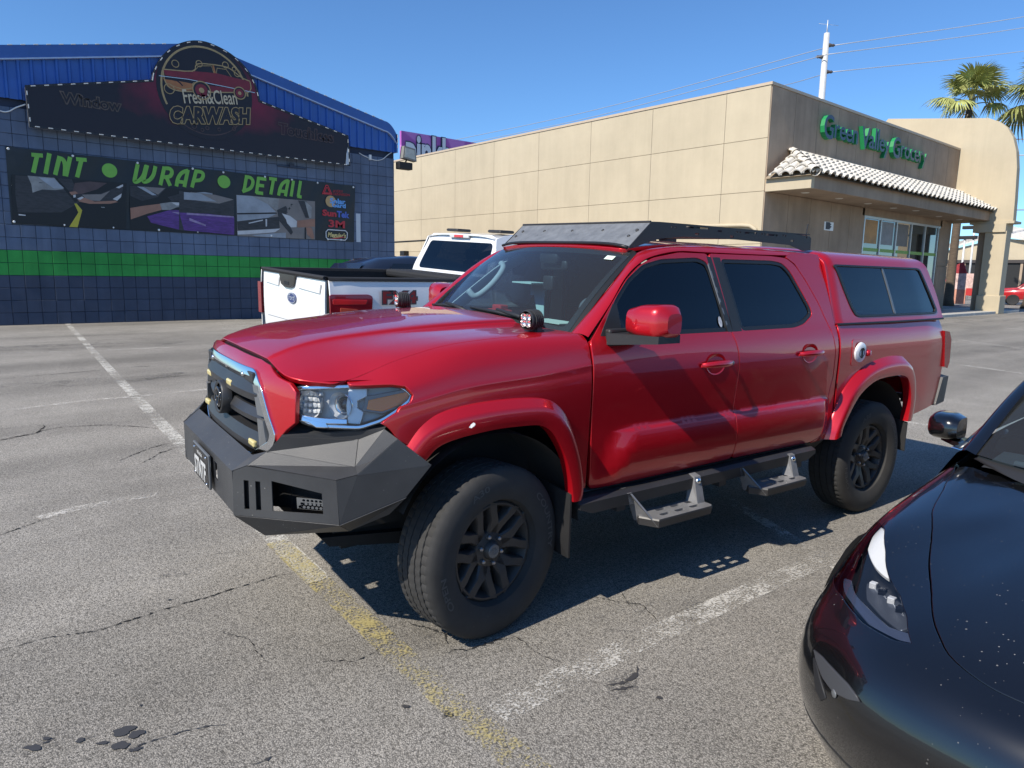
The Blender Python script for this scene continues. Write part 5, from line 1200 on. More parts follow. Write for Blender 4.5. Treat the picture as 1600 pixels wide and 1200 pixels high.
    # bed side
    bo = [(2.762, .60), (2.762, 1.362)] + [(x, 1.362 + .0*(x-2.7)) for x in np.linspace(3.0, 4.2, 6)] + [(4.275, 1.372), (4.285, 1.27), (4.345, 1.00), (4.325, .86), (4.275, .69), (3.775, .625)]
    ra = [(x + (-.02 if x > 3.3 else .02), z - .02) for x, z in crom(RO, 3)[::-1]]
    bo2 = bo[:-1] + [(3.80, .63)] + [(x, z) for x, z in ra if z > .62]
    f_bed = lambda x, z: (x, sideS(x, z) - .018*float(smooth(4.0, 4.4, x)) + .004, z)
    fb = side_fn(f_bed, sg); bs = panel('bed_side', bo2[::-1], fb, M_red, truck, step=.05, flip=flip, ostep=.05)
    fb2 = side_fn(lambda x, z: (x, f_bed(x, z)[1] + .004, z), sg)
    fd = panel('fuel_door', round_poly([(2.895, 1.085), (3.085, 1.075), (3.085, 1.255), (2.90, 1.262)], .03), side_fn(lambda x, z: (x, f_bed(x, z)[1] + .003, z), sg), M_red, truck, step=.05, flip=flip, depth=.004, rnd=.002)
    if sg > 0:
        sB = f_bed(2.995, 1.172)[1]
        q = MB(lambda p: tuple(T(*p))); q.lathe([(0, .016), (.045, .016), (.052, .014), (.066, .010), (.070, .004), (.071, 0)], (2.995, sB + .003, 1.172), (0, 1, -.05), 32); q.build('fuel_badge', mat('white_enamel', (.80, .80, .80), .3, coat=.4), fd, True, 40)
        q = MB(lambda p: tuple(T(*p))); q.box((2.985, sB + .019, 1.135), (3.003, sB + .023, 1.195), bev=.004); q.box((2.978, sB + .019, 1.185), (3.012, sB + .0232, 1.205), bev=.004); q.lathe([(.030, 0), (.030, .002), (.034, .002), (.034, 0)], (2.995, sB + .0185, 1.172), (0, 1, -.05), 24); q.build('badge_mark', M_black, fd)
        q = MB(lambda p: tuple(T(*p))); q.lathe([(0, .03), (.02, .028), (.024, .01), (.022, 0)], (3.085, sB + .0, 1.165), (0, 1, 0), 14); q.build('fuel_door_pull', M_red, fd, True)
    # flares
    for nm, OU, IN, xc in (('front_flare', FO, FI, .03), ('rear_flare', RO, RI, 3.24)):
        A_, B_ = crom(OU, 4), crom(IN, 4); rows = []
        fb_ = f_bed if xc > 1 else (lambda x, z: netP(x, t_at_z(x, z)) if x < .56 else f_side3(x, z))
        for (xa, za), (xb, zb) in zip(A_, B_):
            sb = fb_(xa, za)[1] if xc > 1 else (.905 if xa > -.2 else .905 - (.2 + xa)**2*-.0 + (xa + .2)*.09)
            top = sb + .004; out_ = .958 if xc > 1 else (.958 if xb > -.1 else .958 + (xb + .1)*.10)
            m = lambda k: (xa + (xb-xa)*k, za + (zb-za)*k)
            r = [(xa, za), (xa, za), m(.05), m(.27), m(.35), m(.52), m(.80), (xb, zb), m(1.02), m(1.02)]
            ss = [top - .02, top, top + (out_-top)*.12, top + (out_-top)*.80, top + (out_-top)*.95, out_ - .001, out_ + .001, out_ - .003, out_ - .014, out_ - .06]
            rows.append([(p[0], ss[i], p[-1]) for i, p in enumerate(r)])
        q = MB(lambda p: tuple(T(p[0], sg*p[1], p[2]))); q.grid(np.array(rows)); q.build(nm, M_red, truck, sharp=60)
    # wheel wells and mud flaps
    for xc in (0, 3.236):
        q = MB(lambda p: tuple(T(p[0], sg*p[1], p[2]))); R0 = .50
        q.lathe([(R0, 0), (R0, .36), (.02, .36)], (xc, .905, .46), (0, -1, 0), 28, up=(1, 0, 0), a0=R(0), a1=R(155)); q.build('wheel_well', M_under, truck, True)
    for x0, x1 in ((.40, .455), (3.66, 3.70)):
        q = MB(lambda p: tuple(T(p[0], sg*p[1], p[2]))); q.hexa([(x0 + .01, .66, .30 if x0 < 1 else .42), (x0 + .02, .66, .30 if x0 < 1 else .42), (x0 + .02, .945, .30 if x0 < 1 else .40), (x0 + .01, .945, .30 if x0 < 1 else .40), (x0 - .02, .66, .66), (x0 - .01, .66, .66), (x0 + .025, .945, .62), (x0 + .015, .945, .62)]); q.build('mud_flap', M_blkp, truck)

q = MB(lambda p: tuple(T(*p))); rnd_ = random.Random(4); c_ = np.array([-.155, .9585, 1.028]); q.poly([tuple(c_ + np.array([0.018*math.cos(a)*rnd_.uniform(.6, 1.1), .0035 - .004*math.sin(a), .009*math.sin(a)*rnd_.uniform(.6, 1.2) + .006*math.cos(a)])) for a in np.linspace(0, 2*math.pi, 17)[:-1]]); q.build('paint_chip', mat('bare_primer', (.70, .68, .66), .7), truck)
q = MB(lambda p: tuple(T(*p))); q.poly([(1.585 + .016*math.cos(a), sideS(1.585, 1.41 + .03*math.sin(a)) - .006, 1.41 + .030*math.sin(a)) for a in np.linspace(0, 2*math.pi, 17)[:-1]]); q.build('window_sticker', mat('sticker_white', (.45, .45, .47), .6, var=.5, vscale=60), truck)
# roof, pillars, windscreen
def zroof(x, s):
    c = float(pchip([.96, 1.05, 1.2, 1.5, 2.0, 2.5, 2.74], [1.795, 1.822, 1.846, 1.866, 1.868, 1.852, 1.832], x)); return c - .028*(abs(s)/.60)**2.6
def P_in(tau):   # inner edge of the pillar / roof rail strip
    K = np.array([(.545, .752, 1.368), (.72, .722, 1.500), (.90, .688, 1.640), (1.03, .656, 1.738), (1.12, .632, 1.785), (1.28, .606, 1.812), (1.6, .592, 1.836), (2.2, .592, 1.838), (2.6, .592, 1.822), (2.742, .592, 1.806)]); return K
def P_out():
    K = [(.572, .0, 1.362), (.755, 0, 1.515), (.895, 0, 1.642), (1.015, 0, 1.717), (1.135, 0, 1.762), (1.355, 0, 1.797), (1.60, 0, 1.798), (2.2, 0, 1.80), (2.60, 0, 1.808), (2.742, 0, 1.802)]; return np.array([(x, sideS(x, z), z) for x, _, z in K])
A_, B_ = crom(P_out(), 5), crom(P_in(0), 5)
for sg in SIDES:
    rows = []
    for a, b in zip(A_, B_):
        mid = (a+b)/2; L = np.linalg.norm(b-a); n = np.array([-.25 if a[0] < 1.1 else 0, .78, .6]); n /= np.linalg.norm(n); r = [a - n*.02]
        for k in np.linspace(0, 1, 8): r.append(a + (b-a)*k + n*4*k*(1-k)*min(.020, L*.16))
        r.append(b - n*.02); rows.append(r)
    q = MB(lambda p: tuple(T(p[0], sg*p[1], p[2]))); q.grid(np.array(rows)); q.build('roof_rail' , M_red, truck, sharp=60)
rf = lambda x, s: T(x, s, zroof(x, s))
ro = [(1.01 + .05*(s/.6)**2, s) for s in np.linspace(-.585, .585, 13)] + [(x, .586) for x in np.linspace(1.25, 2.7, 10)] + [(2.74, s) for s in np.linspace(.586, -.586, 9)] + [(x, -.586) for x in np.linspace(2.7, 1.25, 10)]
panel('roof', ro, rf, M_red, truck, step=.09, flip=True)
def fws(u, v, d=0.0):
    s0, s1 = .735*u, .632*u; b = np.array([.435 + .115*u*u, s0, 1.405 - .040*u*u]); t = np.array([1.000 + .075*u*u, s1, 1.800 - .022*u*u]); p = b + (t-b)*v; bow = 4*v*(1-v)*.018
    p = p + np.array([-.55, 0, .83])*(bow + d); return p
wsf = lambda u, v: T(*fws(u, v))
wo = round_poly([(-.985, .0), (.985, .0), (.985, 1.0), (-.985, 1.0)], .05)
ws = panel('windscreen', wo, wsf, M_wind, truck, step=.09, flip=False, depth=.004)
panel('windscreen_border', inset(wo, -.045), lambda u, v: T(*fws(u, v, -.004)), M_rub, ws, holes=[inset(round_poly([(-.94, .05), (.94, .05), (.945, .945), (-.945, .945)], .06), 0)], step=.08, flip=False, depth=.006)
cw = [[T(.40 + .10*u*u, .74*u, 1.395 - .02*u*u), T(.47 + .115*u*u, .735*u, 1.375 - .03*u*u), T(.60 + .1*u*u, .72*u, 1.30)] for u in np.linspace(-1, 1, 25)]
q = MB(); q.grid(np.array(cw)); q.build('cowl', M_blkp, truck, True)
for us in ((.80, .55, .30, -.05), (-.02, -.28, -.5, -.88)):
    q = MB(lambda p: tuple(T(*p))); P_ = [fws(us[0], -.01, .012), fws(us[1], .035, .022), fws(us[2], .06, .022)]; q.tube(P_, [.016, .012, .009], 8); q.tube([fws(us[1] + .12, .030, .014), fws(us[2], .045, .014), fws(us[3], .050, .014)], [.009, .011, .007], 6); q.build('wiper', M_blkp, truck, True)
# inspection sticker and toll tag on the glass
q = MB(lambda p: tuple(T(*p))); q.add([fws(u, v, .004) for u, v in ((.80, .86), (.885, .86), (.885, .915), (.80, .915))], [(0, 1, 2, 3)]); q.build('glass_sticker', mat('pale_sticker', (.62, .74, .66), .6), ws)

# cab interior seen through the glass
inn = empty('cab_interior'); inn.parent = truck
def ib(name, boxes, m, bev=.03):
    q = MB(lambda p: tuple(T(*p)))
    for a, b in boxes: q.box(a, b, bev=bev)
    return q.build(name, m, inn, sharp=50)
q = MB(lambda p: tuple(T(*p))); q.grid(np.array([[(.50 + .09*(s/.7)**2, s, 1.355), (.62, s, 1.372 + .02*math.exp(-((s-.36)/.16)**2)), (.80, s, 1.365 + .03*math.exp(-((s-.36)/.18)**2)), (.93, s, 1.31), (.97, s, 1.15), (.95, s, .85)] for s in np.linspace(-.72, .72, 25)])); q.build('dashboard', M_dash, inn, True)
for s in (.37, -.37):
    ib('seat', [((1.42, s - .25, .75), (1.90, s + .25, .98))], M_int, .06)
    q = MB(lambda p: tuple(T(*p))); q.hexa([(1.80, s - .25, .95), (1.80, s + .25, .95), (1.95, s + .25, .95), (1.95, s - .25, .95), (1.98, s - .20, 1.50), (1.98, s + .20, 1.50), (2.08, s + .20, 1.50), (2.08, s - .20, 1.50)]); q.build('seat_back', M_int, inn)
    ib('headrest', [((1.99, s - .13, 1.53), (2.09, s + .13, 1.70))], M_int, .035)
ib('rear_bench', [((2.35, -.62, .9), (2.6, .62, 1.45))], M_int, .05)
ib('floor', [((.6, -.78, .60), (2.68, .78, .70))], M_dash, .01); ib('back_panel', [((2.66, -.70, .7), (2.70, .70, 1.30))], M_int, .01)
q = MB(lambda p: tuple(T(*p))); q.grid(np.array([[(x, s, zroof(max(x, 1.0), s) - .035) for s in np.linspace(-.58, .58, 9)] for x in np.linspace(1.06, 2.7, 8)])); q.build('headliner', M_intl, inn, True)
for s in (.36,):
    q = MB(lambda p: tuple(T(*p))); q.lathe([(.165, .0), (.180, .012), (.195, 0), (.180, -.012), (.165, 0)], (1.12, s, 1.235), (-.88, 0, .42), 32); q.tube([(1.12, s - .17, 1.235), (1.10, s, 1.22), (1.12, s + .17, 1.235)], .02, 6); q.lathe([(0, .03), (.06, .02), (.07, 0)], (1.12, s, 1.23), (-.88, 0, .42), 16); q.build('steering_wheel', M_dash, inn, True)
for sg in SIDES:   # pillar linings with grab handles
    q = MB(lambda p: tuple(T(p[0], sg*p[1], p[2]))); C = np.array([(.68, .690, 1.42), (.86, .662, 1.56), (1.02, .630, 1.68), (1.16, .600, 1.755)]); C = crom(C, 4); q.grid(np.array([[c + [.0, -.05, -.01], c + [.02, -.028, .0], c + [.07, .01, -.02], c + [.13, .03, -.05]] for c in C])); q.build('pillar_lining', M_intl, inn, True)
    q = MB(lambda p: tuple(T(p[0], sg*p[1], p[2]))); q.tube(crom([(.80, .62, 1.50), (.84, .585, 1.465), (.95, .57, 1.54), (1.04, .565, 1.645), (1.05, .60, 1.69)], 6), .021, 10); q.build('grab_handle', M_intl, inn, True)
    q = MB(lambda p: tuple(T(p[0], sg*p[1], p[2]))); q.grid(np.array([[(1.60, .70, 1.74), (1.70, .70, 1.74)], [(1.64, .80, 1.34), (1.76, .80, 1.34)], [(1.64, .82, .7), (1.78, .82, .7)]])); q.build('pillar_lining', M_intl, inn, True)
    ib('belt', [((1.66, sg*.66 - .02, 1.0), (1.665, sg*.66 + .02, 1.66))], M_dash, .001)
ib('rear_view_mirror', [((1.02, -.13, 1.66), (1.05, .13, 1.73))], M_blkp, .02)
ib('sensor_cover', [((.98, -.09, 1.70), (1.10, .09, 1.775))], M_blkp, .02)
M_pale = mat('pale_green_card', (.50, .62, .54), .7)
q = MB(lambda p: tuple(T(*p))); q.box((.86, -.20, 1.575), (1.00, .0, 1.583)); q.box((.985, -.17, 1.50), (.992, -.03, 1.575)); q.hexa([(1.0, -.10, 1.33), (1.006, -.10, 1.33), (1.006, -.05, 1.33), (1.0, -.05, 1.33), (.99, -.15, 1.52), (.996, -.15, 1.52), (.996, -.04, 1.52), (.99, -.04, 1.52)]); q.build('hanging_card', M_pale, inn)
ib('dash_camera', [((.90, .06, 1.545), (.945, .15, 1.63))], M_blkp, .008)
q = MB(lambda p: tuple(T(*p))); q.lathe([(0, .01), (.055, .006), (.062, 0), (.055, -.006), (0, -.008)], (.80, .60, 1.485), (-.75, .35, .5), 20); q.lathe([(.02, .014), (.026, .014)], (.80, .60, 1.485), (-.75, .35, .5), 16); q.tube([(.82, .60, 1.45), (.86, .58, 1.385)], .015, 8); q.build('suction_mount', M_gun, inn, True)
def loose(name, label, cat, c):
    e = empty(name, tuple(TW(*c)), TH); tag(e, label, cat); c0 = T(*c); return e, (lambda: MB(lambda p: tuple(T(*p) - c0)))
pp_, pmb = loose('paper_sheet', 'pale paper lying on the dashboard of the red pickup', 'paper', (.65, .48, 1.40)); q = pmb(); q.box((.58, .35, 1.400), (.72, .62, 1.404)); q.build('sheet', mat('pale_paper', (.62, .66, .52), .8), pp_)
ty_, tmb = loose('toy_car', 'small red toy car standing on the dashboard behind the windscreen', 'toy', (.66, -.04, 1.385))
q = tmb(); q.box((.62, -.12, 1.392), (.70, .04, 1.425), bev=.008); q.box((.63, -.08, 1.42), (.69, .01, 1.452), bev=.008); q.build('toy_body', mat('toy_red', (.45, .03, .03), .4), ty_)
for s_ in (-.09, .01):
    q = tmb(); q.lathe([(0, .012), (.02, .012), (.02, -.1), (0, -.1)], (.61, s_, 1.392), (-1, 0, 0), 12); q.build('toy_wheel', M_blkp, ty_, True)

# front fascia with grille opening
def fasc(s, z, d=0.0):
    x0 = float(pchip([.74, .82, .9, 1.0, 1.1, 1.2, 1.235, 1.265, 1.30], [-.905, -.922, -.930, -.928, -.920, -.905, -.892, -.866, -.825], z)); return (x0 + .150*(abs(s)/.75)**3 - d, s, z)
ff = lambda s, z: T(*fasc(s, z))
GO = [(-.385, 1.222), (.385, 1.222), (.47, 1.15), (.575, .985), (.56, .93), (.40, .838), (-.40, .838), (-.56, .93), (-.575, .985), (-.47, 1.15)]
GO = round_poly(GO, .03)
fh = [(.43, .80), (.52, .90), (.63, 1.015), (.672, 1.05), (.665, 1.17), (.625, 1.20), (.55, 1.215), (.46, 1.252), (.36, 1.263)]
fo = [(-a_, z_) for a_, z_ in fh[:1]] + fh + [(0, 1.267)] + [(-a_, z_) for a_, z_ in fh[::-1][:-1]]
q = MB(); q.grid(np.array([[T(fasc(w_, 1.27)[0] + .012, w_, 1.248 - .22*max(0, abs(w_) - .38)), T(fasc(w_, 1.27)[0] + .07, w_, 1.262 - .35*max(0, abs(w_) - .40)), T(fasc(w_, 1.27)[0] + .16, w_, 1.264 - .45*max(0, abs(w_) - .40))] for w_ in np.linspace(-.60, .60, 25)])); q.build('hood_seal', M_rub, truck, True)
fas = panel('grille_surround', fo, ff, M_red, truck, holes=[GO], step=.05, flip=False)
gr = panel('grille_chrome', inset(GO, -.004), lambda s, z: T(*fasc(s, z, .010)), M_chrome, truck, holes=[inset(GO, .026)], step=.05, flip=False, depth=.03)
q = MB(lambda p: tuple(T(*p))); q.box((-.845, -.50, .80), (-.80, .50, 1.23)); q.build('grille_backing', M_black, truck)
def slat(z, h, m, s0=-.50, s1=.50, dx=.0, name='grille_bar'):
    q = MB(lambda p: tuple(T(*p))); rows = []
    for s in np.linspace(s0, s1, 21):
        x = fasc(s, z)[0] + .012 - dx; rows.append([(x + .05, s, z - h*.5), (x, s, z - h*.5), (x - .004, s, z - h*.1), (x + .018, s, z + h*.5), (x + .07, s, z + h*.5)])
    q.grid(np.array(rows)); return q.build(name, m, truck, sharp=30)
M_gbar = mat('charcoal_grille_plastic', (.020, .021, .024), .42, dust=.4)
slat(1.135, .075, M_gbar, -.44, .44, .02); slat(1.03, .055, M_gbar, -.50, .50, .0); slat(.925, .075, M_gbar, -.47, .47, .015)
q = MB(lambda p: tuple(T(*p))); q.box((-.900, -.40, 1.165), (-.870, .40, 1.215), bev=.006); q.build('grille_header', M_gbar, truck)
for s in (-.27, 0, .27):
    q = MB(lambda p: tuple(T(*p))); q.lathe([(0, .012), (.010, .010), (.012, 0)], (-.902, s, 1.192), (-1, 0, 0), 12); q.build('header_bolt', M_chrome, truck, True)
for sg in SIDES:
    q = MB(lambda p: tuple(T(p[0], sg*p[1], p[2]))); 
    for z0, z1, s0, s1 in ((1.045, 1.165, .405, .485), (.90, 1.030, .470, .520)):
        a, b = fasc(s0, z1), fasc(s1, z0); q.hexa([(a[0] - .012, s0 + (.045 if z0 > 1 else .0), z0), (b[0] - .005, s1 + (.02 if z0 > 1 else 0.005), z0), (b[0] + .05, s1 + .02, z0), (a[0] + .05, s0, z0), (a[0] - .012, s0 - .02 + (.01 if z0 > 1 else 0.0), z1), (a[0] - .005, s0 + .035, z1), (a[0] + .05, s0 + .035, z1), (a[0] + .05, s0, z1)])
    q.build('grille_side_block', M_gun, truck)
M_amb = mat('amber_marker_lens', (.62, .52, .22), .3, coat=.5)
for s, z in ((-.33, 1.105), (.10, 1.128), (-.44, .935), (.40, .915)):
    q = MB(lambda p: tuple(T(*p))); x = fasc(s, z)[0] - .012; q.box((x, s - .040, z - .014), (x + .02, s + .040, z + .014), bev=.007); q.build('marker_lamp', M_amb, truck)
q = MB(lambda p: tuple(T(*p))); ex = -.948; n3 = (-1, 0, .06)
q.lathe([(.062, .0), (.072, .006), (.078, .0), (.078, -.04)], (ex, 0, 1.045), n3, 40); q.build('emblem_ring', M_gbar, truck, True)
q = MB(lambda p: tuple(T(*p))); q.lathe([(0, -.004), (.074, -.006), (.076, -.04)], (ex, 0, 1.045), n3, 40)
for rx, rz, zc in ((.052, .038, 0), (.018, .038, 0), (.034, .017, .020)):
    q.tube([(ex - .003, rx*math.cos(a), 1.045 + zc + rz*math.sin(a)*1.15) for a in np.linspace(0, 2*math.pi, 33)], .005, 6)
q.build('emblem', M_gloss, truck, True)

# headlights: lens wrapped round the corner, traced outline
def f_hl(u, z, d=0.0):
    pl = np.array([pchip([0, .15, .35, .55, .75, 1.0, 1.15], [.555, .62, .70, .765, .825, .893, .92], u), pchip([0, .15, .35, .55, .75, 1.0, 1.15], [-.845, -.812, -.738, -.640, -.528, -.375, -.28], u)])
    n = np.array([-.75 + .45*u, .45 + .5*u]); n /= np.linalg.norm(n); k = -(z - 1.10)*.26
    return (pl[1] + n[0]*(d + k), pl[0] + n[1]*(d + k), z)
HLpx = [(452, 611), (466, 604), (551, 602), (610, 601), (631, 604), (645, 617), (641, 628), (620, 645), (596, 660), (562, 671), (507, 669), (480, 664), (464, 655), (456, 634)]
HL = trace(TWf(f_hl), HLpx, (.1, 1.15)); HL = [tuple(p) for p in HL]
HLr = round_poly(HL, .03)
M_lens = glass('lamp_lens', (.95, .96, .96), 1.0, 1.28, milky=.03, milkcol=(.7, .7, .66)); M_reflector = mat('lamp_reflector', (.78, .79, .80), .30, metal=.25)
M_orange = mat('amber_turn_lens', (.85, .24, .02), .25, coat=.5)
for sg in SIDES:
    flip = sg > 0
    F_ = lambda d: side_fn(lambda u, z: f_hl(u, z, d), sg)
    hl = panel('headlight', HLr, F_(-.075), M_blkp, truck, step=.05, flip=not flip, depth=-.07, rnd=.0, ostep=.04)
    panel('lens', HLr, F_(.002), M_lens, hl, step=.04, flip=not flip, depth=.006, ostep=.03)
    HLi = HLr
    hz = [p[1] for p in HL]; zlo, zhi = min(hz), max(hz)
    rim = panel('lamp_bezel', inset(HLr, .002), F_(-.012), M_chrome, hl, holes=[inset(HLr, .009)], step=.04, flip=not flip, depth=.03, ostep=.03)
    panel('reflector_base', inset(np.array([p for p in HLr]), .012), F_(-.062), mat('lamp_silver', (.42, .43, .44), .4, metal=.2), hl, step=.05, flip=not flip, depth=.004, ostep=.04)
    # low beam projector and high beam reflector bowls, amber side lamp
    def bowl(u, z, r, dep, m, nm, fac=0):
        c = np.array(f_hl(u, z, -.012)); c2 = np.array(f_hl(u, z, .05)); n = (c2 - c)/np.linalg.norm(c2 - c); n = n*.5 + np.array([-1, .12, 0])*.5; n /= np.linalg.norm(n)
        q = MB(lambda p: tuple(T(p[0], sg*p[1], p[2]))); q.lathe([(r, -.01), (r*.92, -dep*.4), (r*.7, -dep*.8), (r*.3, -dep), (0, -dep)], c, n, 24); o = q.build(nm, m, hl, True); return c, n
    bowl(.28, 1.115, .058, .055, M_reflector, 'high_beam_bowl')
    for i in range(5):
        for j in range(4):
            q = MB(lambda p: tuple(T(p[0], sg*p[1], p[2]))); u, z = .17 + .042*i, 1.085 + .023*j; c = np.array(f_hl(u, z, -.045)); q.box(c - [.004, .012, .008], c + [.012, .012, .008], bev=.004); q.build('reflector_facet', M_reflector, hl)
    c, n = bowl(.50, 1.115, .056, .05, M_reflector, 'projector_bowl')
    q = MB(lambda p: tuple(T(p[0], sg*p[1], p[2]))); q.lathe([(0, .012), (.018, .009), (.030, .0), (.036, -.02), (.036, -.05)], c - n*.035, n, 24); q.build('projector_lens', M_gloss, hl, True)
    q = MB(lambda p: tuple(T(p[0], sg*p[1], p[2]))); q.lathe([(.036, -.0), (.042, .006), (.046, 0)], c - n*.035, n, 24); q.build('projector_ring', M_chrome, hl, True)
    up = lambda pts: [(u, zlo + (zhi-zlo)*k) for u, k in pts]
    panel('lamp_divider', up([(.57, .12), (.64, .10), (.66, .35), (.62, .45), (.62, .62), (.68, .72), (.68, .93), (.57, .93), (.555, .5)]), F_(-.02), M_reflector, hl, step=.04, flip=not flip, depth=.03)
    panel('turn_lens', up([(.69, .44), (.70, .62), (.93, .80), (.97, .72), (.90, .55), (.78, .40)]), F_(-.015), M_orange, hl, step=.04, flip=not flip, depth=.02)
    panel('turn_frame', up([(.66, .40), (.68, .70), (.95, .88), (1.0, .74), (.90, .50), (.78, .34)]), F_(-.018), M_gun, hl, step=.04, flip=not flip, depth=.02)
    panel('chrome_strip', up([(.08, .22), (.30, .13), (.36, .03), (.44, .03), (.42, .12), (.56, .12), (.56, .20), (.36, .22), (.10, .30)]), F_(-.006), M_chrome, hl, step=.03, flip=not flip, depth=.02)

# grille-side ditch lights on brackets
M_clear = mat('led_reflector', (.75, .70, .68), .15, metal=.8)
for sg in SIDES:
    c = np.array([.36, sg*.69, 1.435]); dl = MB(lambda p: tuple(T(*p))); dl.lathe([(0, -.03), (.035, -.03), (.044, -.02), (.046, .045), (.048, .050), (.044, .056), (.042, .050)], c, (-.98, sg*.18, .02), 24); d_ = dl.build('ditch_light', M_tblk, truck, sharp=40)
    for k in range(5):
        q = MB(lambda p: tuple(T(*p))); q.lathe([(.046, 0), (.052, 0), (.052, .004), (.046, .004)], c + np.array([.98, -.18*sg, -.02])*(.022 - .012*k), (-.98, sg*.18, .02), 20); q.build('cooling_fin', M_tblk, d_)
    ax = np.array([-.98, sg*.18, .02]); ax /= np.linalg.norm(ax); u_ = np.cross(ax, [0, 0, 1]); w_ = np.cross(ax, u_)
    for a in (45, 135, 225, 315):
        p = c + ax*.050 + .021*(math.cos(R(a))*u_ + math.sin(R(a))*w_); q = MB(lambda p: tuple(T(*p))); q.lathe([(.019, .004), (.016, -.004), (.008, -.012), (0, -.012)], p, ax, 14); q.build('led_cell', M_clear, d_, True)
    q = MB(lambda p: tuple(T(*p))); q.box(c + [-.005, -.03, -.075], c + [.045, .03, -.045]); q.box(c + [.0, -.034, -.06], c + [.03, -.028, .0]); q.box(c + [.0, .028, -.06], c + [.03, .034, .0]); q.build('bracket', M_tblk, d_)

# steel bumper from folded plates
def plate(name, pts, m, holes=(), th=.006, parent=None, sg=1, edge=None):
    P = [np.array(p, float) for p in pts]; o = P[0]; n = np.zeros(3)
    for i in range(len(P)): n += np.cross(P[i], P[(i+1) % len(P)])
    n /= np.linalg.norm(n); u = P[1]-P[0]; u -= n*(u @ n); u /= np.linalg.norm(u); v = np.cross(n, u); to2 = lambda p: np.array([(np.array(p)-o) @ u, (np.array(p)-o) @ v])
    out = [to2(p) for p in P]; hs = [[to2(p) for p in h] for h in holes]
    q = MB(lambda p: tuple(T(p[0], sg*p[1], p[2])))
    if not holes and len(P) > 3 and max(abs((p-o) @ n) for p in P) > .0025:      # folded sheet: bend it along a fan of creases
        for i in range(1, len(P)-1):
            A3, B3, C3 = P[0], P[i], P[i+1]; nn = np.cross(B3-A3, C3-A3); nn /= np.linalg.norm(nn); q.add([A3, B3, C3, A3-nn*th, B3-nn*th, C3-nn*th], [(0, 1, 2), (5, 4, 3), (0, 3, 4, 1), (1, 4, 5, 2), (2, 5, 3, 0)])
        return q.build(name, m, parent or truck)
    q.prism(out, o - n*th, u, v, th, holes=hs); return q.build(name, m, parent or truck)
bump = empty('front_bumper'); bump.parent = truck
ZT, ZB, XF = .828, .640, -1.020
K = dict(a=(XF, .485, ZT), b=(XF + .004, .478, ZB), a2=(-.968, .53, .856), c=(-.721, .86, .846), c2=(-.643, .885, .863), d=(-.712, .866, .668), p3=(-.474, .905, .994), e=(-.346, .95, .880), ti=(-.897, .56, .912), ts=(-.938, .50, .888),
         u1=(-.628, .83, .880), u2=(-.571, .865, .905), t0=(-.851, .61, .985), t1=(-.595, .79, .980), t2=(-.511, .86, 1.029), lb=(-.895, .48, .530), ld=(-.64, .79, .605), f=(-.45, .925, .755), lf=(-.50, .87, .675))
def rect_on(A_, B_, C_, D_, s0, s1, t0, t1):
    A_, B_, C_, D_ = (np.array(p) for p in (A_, B_, C_, D_)); q = lambda s, t: (1-t)*((1-s)*A_ + s*B_) + t*((1-s)*D_ + s*C_); return [q(s0, t0), q(s1, t0), q(s1, t1), q(s0, t1)]
cf = [(XF + .004, -.478, ZB), (XF + .004, .478, ZB), (XF, .485, ZT), (XF, -.485, ZT)]
plate('centre_face', cf[::-1], M_tblk, [rect_on(*cf, .275, .335, .36, .80), rect_on(*cf, .665, .725, .36, .80)], parent=bump)
plate('centre_shelf', [(XF, -.485, ZT), (XF, .485, ZT), K['ts'], (K['ts'][0], -K['ts'][1], K['ts'][2])][::-1], M_tblk, parent=bump)
